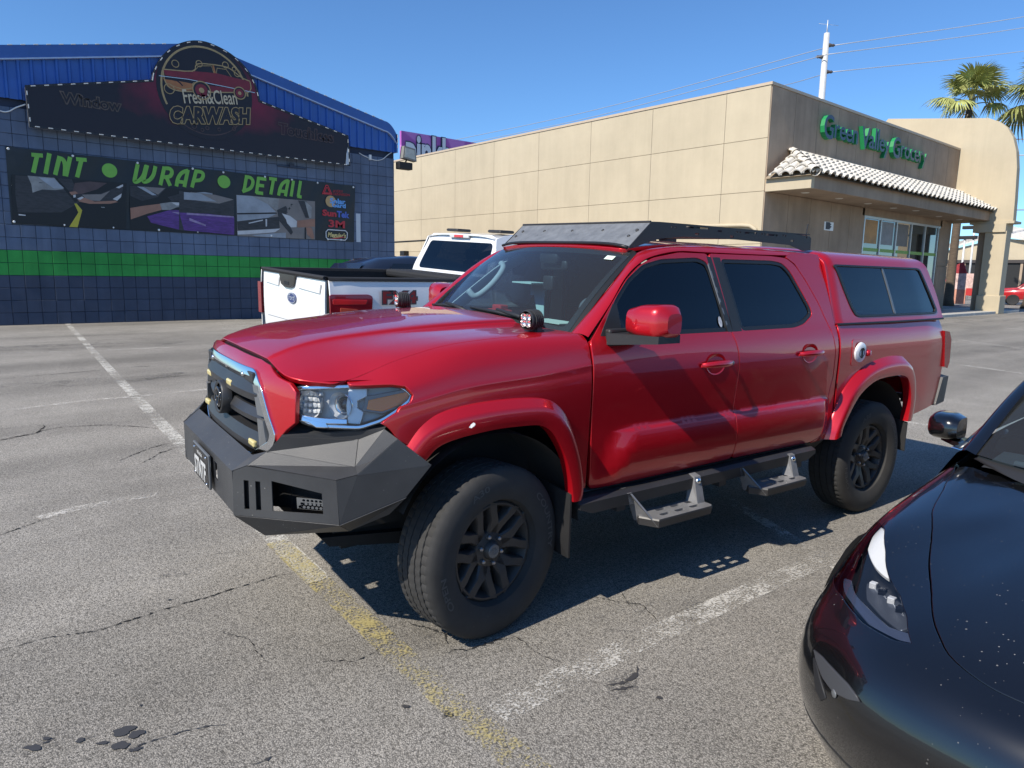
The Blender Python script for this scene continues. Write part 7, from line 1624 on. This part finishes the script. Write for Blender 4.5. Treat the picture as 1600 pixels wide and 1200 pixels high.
# cab back with rear window, roof and lamps
def cback(w, z): return Fd(2.225 + .20*sstep(1.55, 2.15, z), w, z)
zt_ = 2.135; hw = lambda z: _LF(z) - .004
bo = [(-hw(1.0), 1.0), (hw(1.0), 1.0), (hw(1.58), 1.58), (hw(1.8), 1.8), (hw(2.0), 2.0), (hw(2.08) - .02, 2.09), (.66, 2.125), (-.66, 2.125), (-hw(2.08) + .02, 2.09), (-hw(2.0), 2.0), (-hw(1.8), 1.8), (-hw(1.58), 1.58)]
rw = round_poly([(-.80, 1.63), (.80, 1.63), (.72, 2.03), (-.72, 2.03)], .07)
cb = panel('cab_back', bo, cback, M_wpaint, ford, holes=[rw], step=.1, flip=False)
panel('rear_window', inset(rw, -.012), lambda w, z: cback(w, z) + np.array([.006, 0, 0]), M_tint, cb, step=.15, flip=False, depth=.004)
froof = lambda x, w: Fd(x, w, 2.135 + .035*math.sin(min(1, max(0, (x - 2.4)/1.6))*math.pi) - .05*(abs(w)/.80)**4)
panel('roof', [(2.40, -.76), (4.05, -.74), (4.10, 0), (4.05, .74), (2.40, .76), (2.38, 0)], froof, M_wpaint, ford, step=.12, flip=True)
q = fmb(); q.grid(np.array([[(4.05 + .05*(1 - u*u), .74*u, 2.11), (4.35, .80*u, 1.86), (4.72 - .1*u*u, .86*u, 1.585)] for u in np.linspace(-1, 1, 11)])); q.build('windscreen', M_tint, ford, True)
q = fmb(); q.grid(np.array([[(4.70 + k*1.33, .92*u, 1.585 - .02*k - .10*k*k - .02*u*u) for k in np.linspace(0, 1, 8)] for u in np.linspace(-1, 1, 9)])); q.build('hood', M_wpaint, ford, True)
q = fmb(); q.box((6.0, -.93, .60), (6.12, .93, 1.45), bev=.03); q.build('front_end', M_chrome, ford)
q = fmb(); q.box((2.375, -.22, 2.075), (2.41, .22, 2.125), bev=.01); tb = q.build('brake_lamp', mat('clear_lamp_lens', (.62, .60, .60), .2, coat=.6), ford)
q = fmb(); q.box((2.368, -.10, 2.083), (2.376, .10, 2.117), bev=.003); q.build('brake_lamp_lens', mat('bright_red_lens', (.60, .02, .02), .2), tb)
for w in (.48, -.48):
    q = fmb(); q.box((2.60, w - .14, 2.165), (2.85, w + .14, 2.205), bev=.02); q.build('roof_pod', M_blkp, ford)
q = fmb(); q.box((.3, -.6, .5), (5.9, .6, .75)); q.box((2.3, -.9, .52), (4.98, .9, .62)); q.build('chassis', M_under, ford)
for x in (1.17, 5.48):
    for sg in SIDES: wheel(ford, (x, -sg*.86, .41), 0, sg, RR=.41, W=.27, letters=False, n=48)
for w in (.42, -.42):
    q = fmb(); q.hexa([(3.0, w - .25, 1.1), (3.1, w - .25, 1.1), (3.1, w + .25, 1.1), (3.0, w + .25, 1.1), (2.9, w - .2, 1.75), (2.98, w - .2, 1.75), (2.98, w + .2, 1.75), (2.9, w + .2, 1.75)]); q.box((2.88, w - .13, 1.78), (2.96, w + .13, 1.93), bev=.03); q.build('seat', M_int, ford)

# ------------------------------------------------------------------ simple bodies for the more distant vehicles
def far_vehicle(name, label, loc, rz, paint, st, cab, wheels, windows, group=None, glass_m=None):
    """st: (x, z_low, z_belt, half width); cab: (x, z_roof, half width at roof)"""
    v = empty(name, loc, rz); tag(v, label, 'car' if 'pickup' not in name else 'pickup truck', group)
    q = MB(); rows = []
    for x, zl, zb, w in st:
        h = zb - zl; rows.append([(x, s_*ww, zl + h*k) for s_, ww, k in [(-1, w*.90, 0), (-1, w*.97, .25), (-1, w, .55), (-1, w*.97, .85), (-1, w*.88, 1.0), (-1, w*.4, 1.02), (1, w*.4, 1.02), (1, w*.88, 1.0), (1, w*.97, .85), (1, w, .55), (1, w*.97, .25), (1, w*.90, 0)]])
    q.grid(np.array(rows)); q.poly([tuple(p) for p in rows[0]]); q.poly([tuple(p) for p in rows[-1]][::-1]); q.build('body', paint, v, sharp=50)
    q = MB(); rows = []; bl = lambda x: float(np.interp(x, [s_[0] for s_ in st], [s_[2] for s_ in st])); bw = lambda x: float(np.interp(x, [s_[0] for s_ in st], [s_[3] for s_ in st]))
    for x, zr, wr in cab:
        b, w = bl(x) - .02, bw(x)*.88; k = max(0.02, zr - b); rows.append([(x, -w, b), (x, -(w*.4 + wr*.6), b + k*.7), (x, -wr, b + k*.93), (x, -wr*.6, b + k), (x, wr*.6, b + k), (x, wr, b + k*.93), (x, (w*.4 + wr*.6), b + k*.7), (x, w, b)])
    q.grid(np.array(rows)); q.build('cabin', paint, v, sharp=60)
    for w_ in windows:
        q = MB(); q.poly(w_); q.build('window', glass_m or M_gloss, v)
    for x, r, yy in wheels:
        for s_ in (-1, 1):
            q = MB(); q.lathe([(0, .08), (r*.6, .09), (r*.62, .10), (r*.92, .11), (r, .07), (r, -.11)], (x, s_*yy, r), (0, s_, 0), 28); q.build('wheel', mat('dark_wheel', (.02, .02, .021), .6), v, sharp=40)
    return v
# dark SUV beyond the white pickup
sx, sy = 5.4, 11.6
M_dpaint = mat('dark_blue_paint', (.012, .016, .028), .3, coat=1.0)
ty_ = -.62
far_vehicle('dark_car', 'dark blue car roof showing over the bed of the white pickup', (sx, sy, 0), 0, M_dpaint,
            [(0, .55, 1.0, .86), (.12, .42, 1.15, .93), (.5, .35, 1.28, .97), (2.0, .33, 1.32, .98), (4.2, .35, 1.22, .97), (4.9, .5, 1.0, .88)],
            [(.28, 1.40, .75), (.62, 1.76, .66), (.95, 1.89, .64), (1.6, 1.95, .64), (2.4, 1.93, .64), (2.9, 1.80, .65), (3.6, 1.28, .74)],
            [(.85, .34, .86), (3.85, .34, .86)],
            [[(.33, .62, 1.48), (.33, -.62, 1.48), (.63, -.54, 1.80), (.63, .54, 1.80)], [(.85, -.835, 1.40), (1.9, -.845, 1.40), (1.9, -.735, 1.80), (1.1, -.735, 1.80)], [(1.98, -.845, 1.40), (3.15, -.845, 1.40), (2.65, -.74, 1.76), (1.98, -.735, 1.80)]])
# red vehicles far right
M_rpaint = mat('bright_red_paint', (.42, .008, .012), .3, coat=1.0)
for i, (px, dx, lab) in enumerate(((1556, 62.0, 'red pickup parked beyond the store pier, its door and mirror in sun'), (1560, 78.0, 'second red pickup mostly hidden behind the sunlit red pickup'))):
    p = at(px, 474, 0, dx); rz = R(-72)
    far_vehicle('red_pickup_truck', lab, (p[0], p[1], 0), rz, M_rpaint, [(0, .55, .95, .85), (.15, .45, 1.08, .95), (1.4, .42, 1.18, .98), (3.4, .42, 1.22, .98), (5.4, .45, 1.22, .96), (5.6, .5, 1.15, .95)],
                [(1.25, 1.18, .8), (1.7, 1.55, .72), (2.0, 1.78, .68), (2.6, 1.85, .68), (3.3, 1.80, .68), (3.55, 1.24, .8)], [(.95, .40, .86), (4.4, .40, .86)],
                [[(1.55, -.80, 1.26), (3.30, -.82, 1.28), (3.15, -.72, 1.68), (2.1, -.73, 1.68)], [(1.34, -.6, 1.30), (1.34, .6, 1.30), (1.86, .55, 1.70), (1.86, -.55, 1.70)]], 'red pickups parked beyond the store')

# ------------------------------------------------------------------ black saloon in the foreground
NX_, NY_ = 1.80, .165
tes = empty('black_car', (NX_, NY_, 0)); tag(tes, 'glossy dusty black saloon nose at the right edge, nearest to the viewer', 'car')
_RG = [  # rings from the lip (0) to the middle of the hood (9); columns nose centre -> side
 [(.10, 0, .16), (.12, .30, .16), (.19, .55, .16), (.31, .72, .16), (.45, .82, .17), (.70, .88, .18), (1.1, .90, .18), (1.6, .90, .18), (2.3, .90, .18)],
 [(.03, 0, .29), (.05, .30, .29), (.12, .56, .29), (.26, .755, .29), (.42, .855, .30), (.70, .905, .31), (1.1, .92, .32), (1.6, .92, .33), (2.3, .92, .33)],
 [(.0, 0, .43), (.02, .30, .43), (.09, .57, .43), (.24, .775, .43), (.41, .872, .44), (.70, .918, .46), (1.1, .925, .48), (1.6, .925, .50), (2.3, .925, .50)],
 [(.015, 0, .54), (.04, .30, .54), (.115, .565, .54), (.27, .762, .54), (.435, .862, .56), (.715, .912, .59), (1.1, .923, .62), (1.6, .922, .66), (2.3, .922, .70)],
 [(.06, 0, .615), (.085, .295, .615), (.165, .545, .615), (.325, .725, .625), (.485, .822, .645), (.755, .888, .70), (1.1, .906, .745), (1.6, .902, .79), (2.3, .90, .86)],
 [(.14, 0, .665), (.17, .275, .665), (.255, .505, .668), (.41, .665, .685), (.56, .757, .715), (.81, .828, .775), (1.1, .856, .812), (1.6, .862, .87), (2.3, .86, .94)],
 [(.30, 0, .725), (.33, .245, .724), (.42, .445, .724), (.55, .575, .737), (.685, .660, .760), (.89, .728, .803), (1.1, .757, .838), (1.6, .775, .915), (2.3, .77, 1.0)],
 [(.60, 0, .80), (.62, .20, .798), (.68, .36, .795), (.78, .465, .797), (.885, .545, .808), (1.01, .605, .832), (1.15, .635, .855), (1.5, .660, .915), (2.2, .66, 1.02)],
 [(.95, 0, .872), (.96, .15, .870), (.98, .27, .866), (1.03, .355, .866), (1.09, .415, .870), (1.17, .455, .880), (1.27, .480, .896), (1.45, .50, .925), (2.0, .5, 1.0)],
 [(1.30, 0, .925), (1.30, .08, .925), (1.30, .15, .924), (1.31, .20, .924), (1.33, .24, .925), (1.36, .265, .928), (1.40, .28, .932), (1.45, .29, .938), (1.9, .29, .98)]]
_RG = np.array(_RG, float); _RG[1:4, 3:5, 1] += .012
def _cr(a, b, c, d, t): return .5*(2*b + (c-a)*t + (2*a - 5*b + 4*c - d)*t*t + (3*b - a - 3*c + d)*t**3)
def f_tes(phi, rho):
    sg = 1.0 if phi >= 0 else -1.0; p = min(abs(phi), 7.9999); i = int(p); ft = p - i; r = min(max(rho, 0), 8.9999); j = int(r); fr = r - j
    def col(jj, ii):
        if jj < 0: return 2*col(0, ii) - col(1, ii)
        if jj > 9: return 2*col(9, ii) - col(8, ii)
        if ii < 0: q = _RG[jj][1].copy(); q[1] = -q[1]; return q
        if ii > 8: return 2*_RG[jj][8] - _RG[jj][7]
        return _RG[jj][ii]
    row = [_cr(*[col(jj, ii) for ii in (i-1, i, i+1, i+2)], ft) for jj in (j-1, j, j+1, j+2)]
    q = _cr(*row, fr); return q[0], q[1]*sg, q[2]
def Ts(x, s, z): return np.array([x, s, z])
TSW = lambda a, b: np.array([NX_, NY_, 0]) + np.array(f_tes(a, b))
SU, SV = .20, .15
fT = lambda u, v: np.array(f_tes(u/SU, v/SV))
M_tes = mat('black_clear_coat', (.0035, .0036, .0042), .25, coat=1.0, coat_rough=.012, dust=.7, film=.05, spk=1.5, dscale=5, dustcol=(.55, .52, .47))
seam = trace(TSW, [(1498, 730), (1482, 750), (1468, 778), (1459, 825.5), (1454.5, 878), (1458, 927), (1467.5, 986.5), (1485, 1021.5), (1520, 1053), (1555, 1076), (1600, 1097)], (6.8, 6.6))
hlp = trace(TSW, [(1375, 810), (1383.5, 825.5), (1385, 860.5), (1389, 895.5), (1408, 930.5), (1418.5, 962), (1427, 1007), (1394, 1000.5), (1345, 972.5), (1313.5, 930.5), (1302, 902.5), (1306, 885), (1322, 850), (1345, 822), (1363, 808)], (5.0, 5.0))
hs_ = [tuple(p) for p in crom(seam, 3)] + [(0.35, seam[-1][1] - .02)]
hs_ = [p for p in hs_ if 0 <= p[0] <= 7.9]
hood_r = [(a*SU, b*SV) for a, b in hs_]
hood_o = hood_r + [(0, hood_r[-1][1])] + [(-a, b) for a, b in hood_r[::-1]]
top_ = [(-7.0*SU, 8.95*SV), (7.0*SU, 8.95*SV)]
hood_full = hood_o + [(-6.9*SU, 8.0*SV)] + top_ + [(6.9*SU, 8.0*SV)]
HLs = round_poly([(a*SU, b*SV) for a, b in hlp], .012, 3)
body_o = [(u, 0.0) for u in np.linspace(-7.95*SU, 7.95*SU, 30)] + [(7.95*SU, v) for v in np.linspace(.15, 5.2*SV, 5)] + [(7.02*SU, 5.18*SV)] + [(a, b) for a, b in inset(np.array(hood_full), -.009)[1:len(hood_o)-1]] + [(-7.02*SU, 5.18*SV)] + [(-7.95*SU, v) for v in np.linspace(5.2*SV, .15, 5)]
HLm = [(-a, b) for a, b in HLs]
# front wheel openings are cut by the arch parts below; body skin
wo_ = [(u*SU, v*SV) for u, v in [(5.05, .02), (5.15, 1.6), (5.45, 2.8), (5.9, 3.35), (6.35, 3.3), (6.75, 2.7), (6.95, 1.6), (7.0, .02)]]
panel('body_shell', body_o, fT, M_tes, tes, holes=[HLs, HLm[::-1], wo_, [(-a, b) for a, b in wo_][::-1]], step=.05, flip=True, ostep=.04, depth=.02)
panel('hood', hood_full[::1], fT, M_tes, tes, step=.05, flip=True, ostep=.04, depth=.02)
fTo = lambda d: (lambda u, v: fT(u, v) + d*np.array([-.55, .45*(1 if u > 0 else -1), .70]))
M_cl = glass('headlamp_cover', (.86, .88, .92), 1.0, 1.5)
for sg, H in ((1, HLs), (-1, HLm[::-1])):
    hb = panel('headlight', H, fTo(-.05), mat('headlamp_black', (.010, .011, .013), .35), tes, step=.05, flip=True, depth=-.04, rnd=0.0, ostep=.03)
    panel('lens', inset(H, .0015), fTo(-.001), M_cl, hb, step=.05, flip=True, depth=.004, ostep=.03)
    q2 = lambda L: [(sg*a*SU, b*SV) for a, b in L] if sg > 0 else [(sg*a*SU, b*SV) for a, b in L][::-1]
    pxs = lambda P, g=(5.0, 5.0): [tuple(p) for p in trace(TSW, P, g)]
    panel('day_lamp', round_poly(q2(pxs([(1374, 816), (1381, 828), (1382, 862), (1386, 898), (1372, 888), (1358, 870), (1352, 852), (1360, 832)])), .008), fTo(-.018), mat('white_lamp_diffuser', (.85, .85, .83), .35), hb, step=.03, flip=True, depth=.012)
    panel('inner_reflector', round_poly(q2(pxs([(1345, 900), (1372, 912), (1400, 935), (1415, 965), (1395, 972), (1365, 948), (1345, 925)])), .008), fTo(-.035), mat('lamp_grey', (.10, .11, .13), .3, metal=.5), hb, step=.03, flip=True, depth=.01)
    panel('light_guide', round_poly(q2(pxs([(1312, 897), (1322, 900), (1345, 940), (1380, 972), (1422, 985), (1424, 1000), (1392, 992), (1350, 965), (1322, 930)])), .006), fTo(-.022), mat('lamp_blue_grey', (.05, .065, .11), .2, coat=.6), hb, step=.03, flip=True, depth=.01)
    panel('side_marker', q2(pxs([(1322, 872), (1332, 853), (1336, 858), (1326, 880)])), fTo(-.02), M_gloss, hb, step=.03, flip=True, depth=.01)
    for k, (a_, b_) in enumerate([(1356, 905), (1370, 915), (1384, 928), (1397, 942)]):
        g_ = trace(TSW, [(a_, b_)], (5.0, 5.0))[0]; c_ = fTo(-.03)(sg*g_[0]*SU, g_[1]*SV); q = MB(); q.box(c_ - .011, c_ + .011, bev=.003); q.build('projector_cell', M_reflector if k % 2 == 0 else M_gloss, hb)
    tr = pxs([(1344, 1097), (1325, 1093), (1303, 1082), (1287, 1060), (1276, 1030), (1273, 1018), (1284, 1028), (1303, 1049), (1325, 1072)], (2.6, 2.5))
    panel('fog_trim', q2(tr), fTo(.006), mat('dark_grey_trim', (.045, .046, .05), .45), tes, step=.04, flip=True, depth=.008)
    tr = pxs([(1290, 1092), (1283, 1095), (1276, 1080), (1273, 1050), (1272, 1030), (1277, 1045), (1284, 1072)], (3.0, 2.2)); panel('air_curtain_vent', q2(tr), fTo(.005), M_black, tes, step=.04, flip=True, depth=.006)
    tr = [(p[0], .93) for p in [(a, 0) for a in np.linspace(1.2, 5.0, 14)]]; tr = tr + [(a, .99) for a, _ in tr[::-1]]; panel('lip_seam', q2(tr), fTo(.0015), M_blkp, tes, step=.04, flip=True, depth=.004)
    g_ = trace(TSW, [(1303.5, 1084)], (2.9, 2.2))[0]; c_ = fTo(.001)(sg*g_[0]*SU, g_[1]*SV); n_ = np.array([-.8, sg*.6, 0]); q = MB(); q.lathe([(0, .003), (.008, .003), (.012, .002), (.0125, 0)], c_, n_, 20); q.build('parking_sensor', M_gun, tes, True)
    # door mirror
    mm = MB(); secs = []
    for k in np.linspace(0, 1, 10):
        s = .885 + .155*k; e = (1 - max(0, (k-.6)/.4)**2.5*.75)*(.78 + .22*min(1, k*4)); ring = []
        for a in np.linspace(0, 2*math.pi, 29):
            c, n = math.cos(a), math.sin(a); ring.append((1.80 + .05*k + (-.13 if c < 0 else .035)*e*abs(c)**.6, sg*s, 1.00 + (.070 if n > 0 else -.050)*e*abs(n)**.6*(1 if n > 0 or True else 1)))
        secs.append(ring)
    mm.grid(np.array(secs)); mm.poly(secs[0][:-1]); mm.poly(secs[-1][:-1]); mo = mm.build('mirror', M_tes, tes, sharp=50)
    q = MB(); q.hexa([(1.68, sg*.84, .925), (1.84, sg*.85, .925), (1.86, sg*.96, .945), (1.75, sg*.96, .945), (1.68, sg*.84, .95), (1.84, sg*.85, .95), (1.86, sg*.96, .962), (1.75, sg*.96, .962)]); q.build('mirror_arm', M_gloss, mo)
    wheel(tes, (.88, sg*.80, .335), 0, -sg, RR=.335, W=.235, letters=False, n=48); wheel(tes, (3.75, sg*.80, .335), 0, -sg, RR=.335, W=.235, letters=False, n=48)
    # cabin: pillar, side glass, roof edge; rear quarter
    q = MB(); P1 = crom([(1.50, sg*.80, .965), (1.85, sg*.735, 1.19), (2.15, sg*.67, 1.335), (2.5, sg*.62, 1.40), (3.1, sg*.59, 1.41), (3.9, sg*.56, 1.27), (4.4, sg*.60, 1.05)], 5); P2 = crom([(1.46, sg*.735, .965), (1.80, sg*.675, 1.20), (2.10, sg*.61, 1.345), (2.5, sg*.56, 1.415), (3.1, sg*.53, 1.43), (3.9, sg*.50, 1.285), (4.4, sg*.54, 1.06)], 5)
    q.grid(np.array([[a, a*.5 + b*.5 + np.array([-.01, sg*.006, .012]), b] for a, b in zip(P1, P2)])); q.build('roof_rail', M_tes, tes, sharp=60)
    q = MB(); q.grid(np.array([[a, (a[0], sg*.84, .97 + .02*max(0, min(1, (a[0]-2)/2)))] for a in P1])); q.build('side_glass', M_tint, tes, True)
    q = MB(); q.grid(np.array([[(x, sg*w0, .965 + dz), (x, sg*(.90 - d), .86 + dz), (x, sg*(.925 - d), .65), (x, sg*(.92 - d), .4), (x, sg*(.88 - d), .2)] for x, w0, d, dz in ((1.58, .84, 0, -.03), (2.3, .84, 0, .0), (3.2, .84, 0, .02), (4.0, .80, .02, .03), (4.5, .70, .12, .03), (4.66, .5, .35, .0))])); q.build('rear_side', M_tes, tes, True)
# windscreen, roof glass, cowl, tail
q = MB(); q.grid(np.array([[np.array([1.30 + .17*u*u, .735*u, .955 + .01*u*u]) + (np.array([2.02 + .09*u*u, .61*u, 1.372 - .027*u*u]) - np.array([1.30 + .17*u*u, .735*u, .955 + .01*u*u]))*v + np.array([-.5, 0, .86])*4*v*(1-v)*.02 for v in np.linspace(0, 1, 9)] for u in np.linspace(-1, 1, 17)])); q.build('windscreen', M_wind, tes, True)
q = MB(); q.grid(np.array([[(2.02 + .09*u*u, .61*u, 1.372 - .027*u*u), (2.5, .56*u, 1.44 - .025*u*u), (3.1, .53*u, 1.45 - .02*u*u), (3.9, .50*u, 1.30 - .015*u*u), (4.4, .54*u, 1.08)] for u in np.linspace(-1, 1, 13)])); q.build('roof_glass', M_gloss, tes, True)
q = MB(); q.grid(np.array([[(1.12 + .40*u*u, .76*u, .905 + .03*u*u), (1.22 + .26*u*u, .745*u, .925 + .02*u*u), (1.31 + .18*u*u, .735*u, .945 + .012*u*u)] for u in np.linspace(-1, 1, 17)])); q.build('cowl', M_blkp, tes, True)
for s_ in (1, -1):
    q = MB(); q.tube([(1.47, s_*.60, .955), (1.40, s_*.35, .967), (1.34, s_*.06, .975)] if s_ > 0 else [(1.45, -.25, .96), (1.38, -.55, .965)], [.014, .012, .008] if s_ > 0 else .012, 8); q.build('wiper', M_gun, tes, True)
q = MB(); q.grid(np.array([[(1.42, s, .93), (1.7, s, .95), (1.95, s, .90), (2.0, s, .6)] for s in np.linspace(-.7, .7, 9)])); q.build('dashboard', M_dash, tes, True)
q = MB(); q.grid(np.array([[(4.40, .60*u, 1.06), (4.62, .55*u, 1.0), (4.70, .60*u, .7), (4.66, .62*u, .3)] for u in np.linspace(-1, 1, 9)])); q.build('tail', M_tes, tes, True)
q = MB(); q.box((.4, -.75, .16), (4.5, .75, .30)); q.box((.45, -.55, .3), (1.3, .55, .6)); q.box((1.6, -.78, .3), (4.2, .78, .7)); q.build('underbody', M_under, tes)
for w in (.38, -.38):
    q = MB(); q.hexa([(2.5, w - .24, .55), (2.9, w - .24, .55), (2.9, w + .24, .55), (2.5, w + .24, .55), (2.75, w - .2, 1.1), (2.86, w - .2, 1.1), (2.86, w + .2, 1.1), (2.75, w + .2, 1.1)]); q.box((2.76, w - .12, 1.12), (2.85, w + .12, 1.28), bev=.03); q.build('seat', M_int, tes)
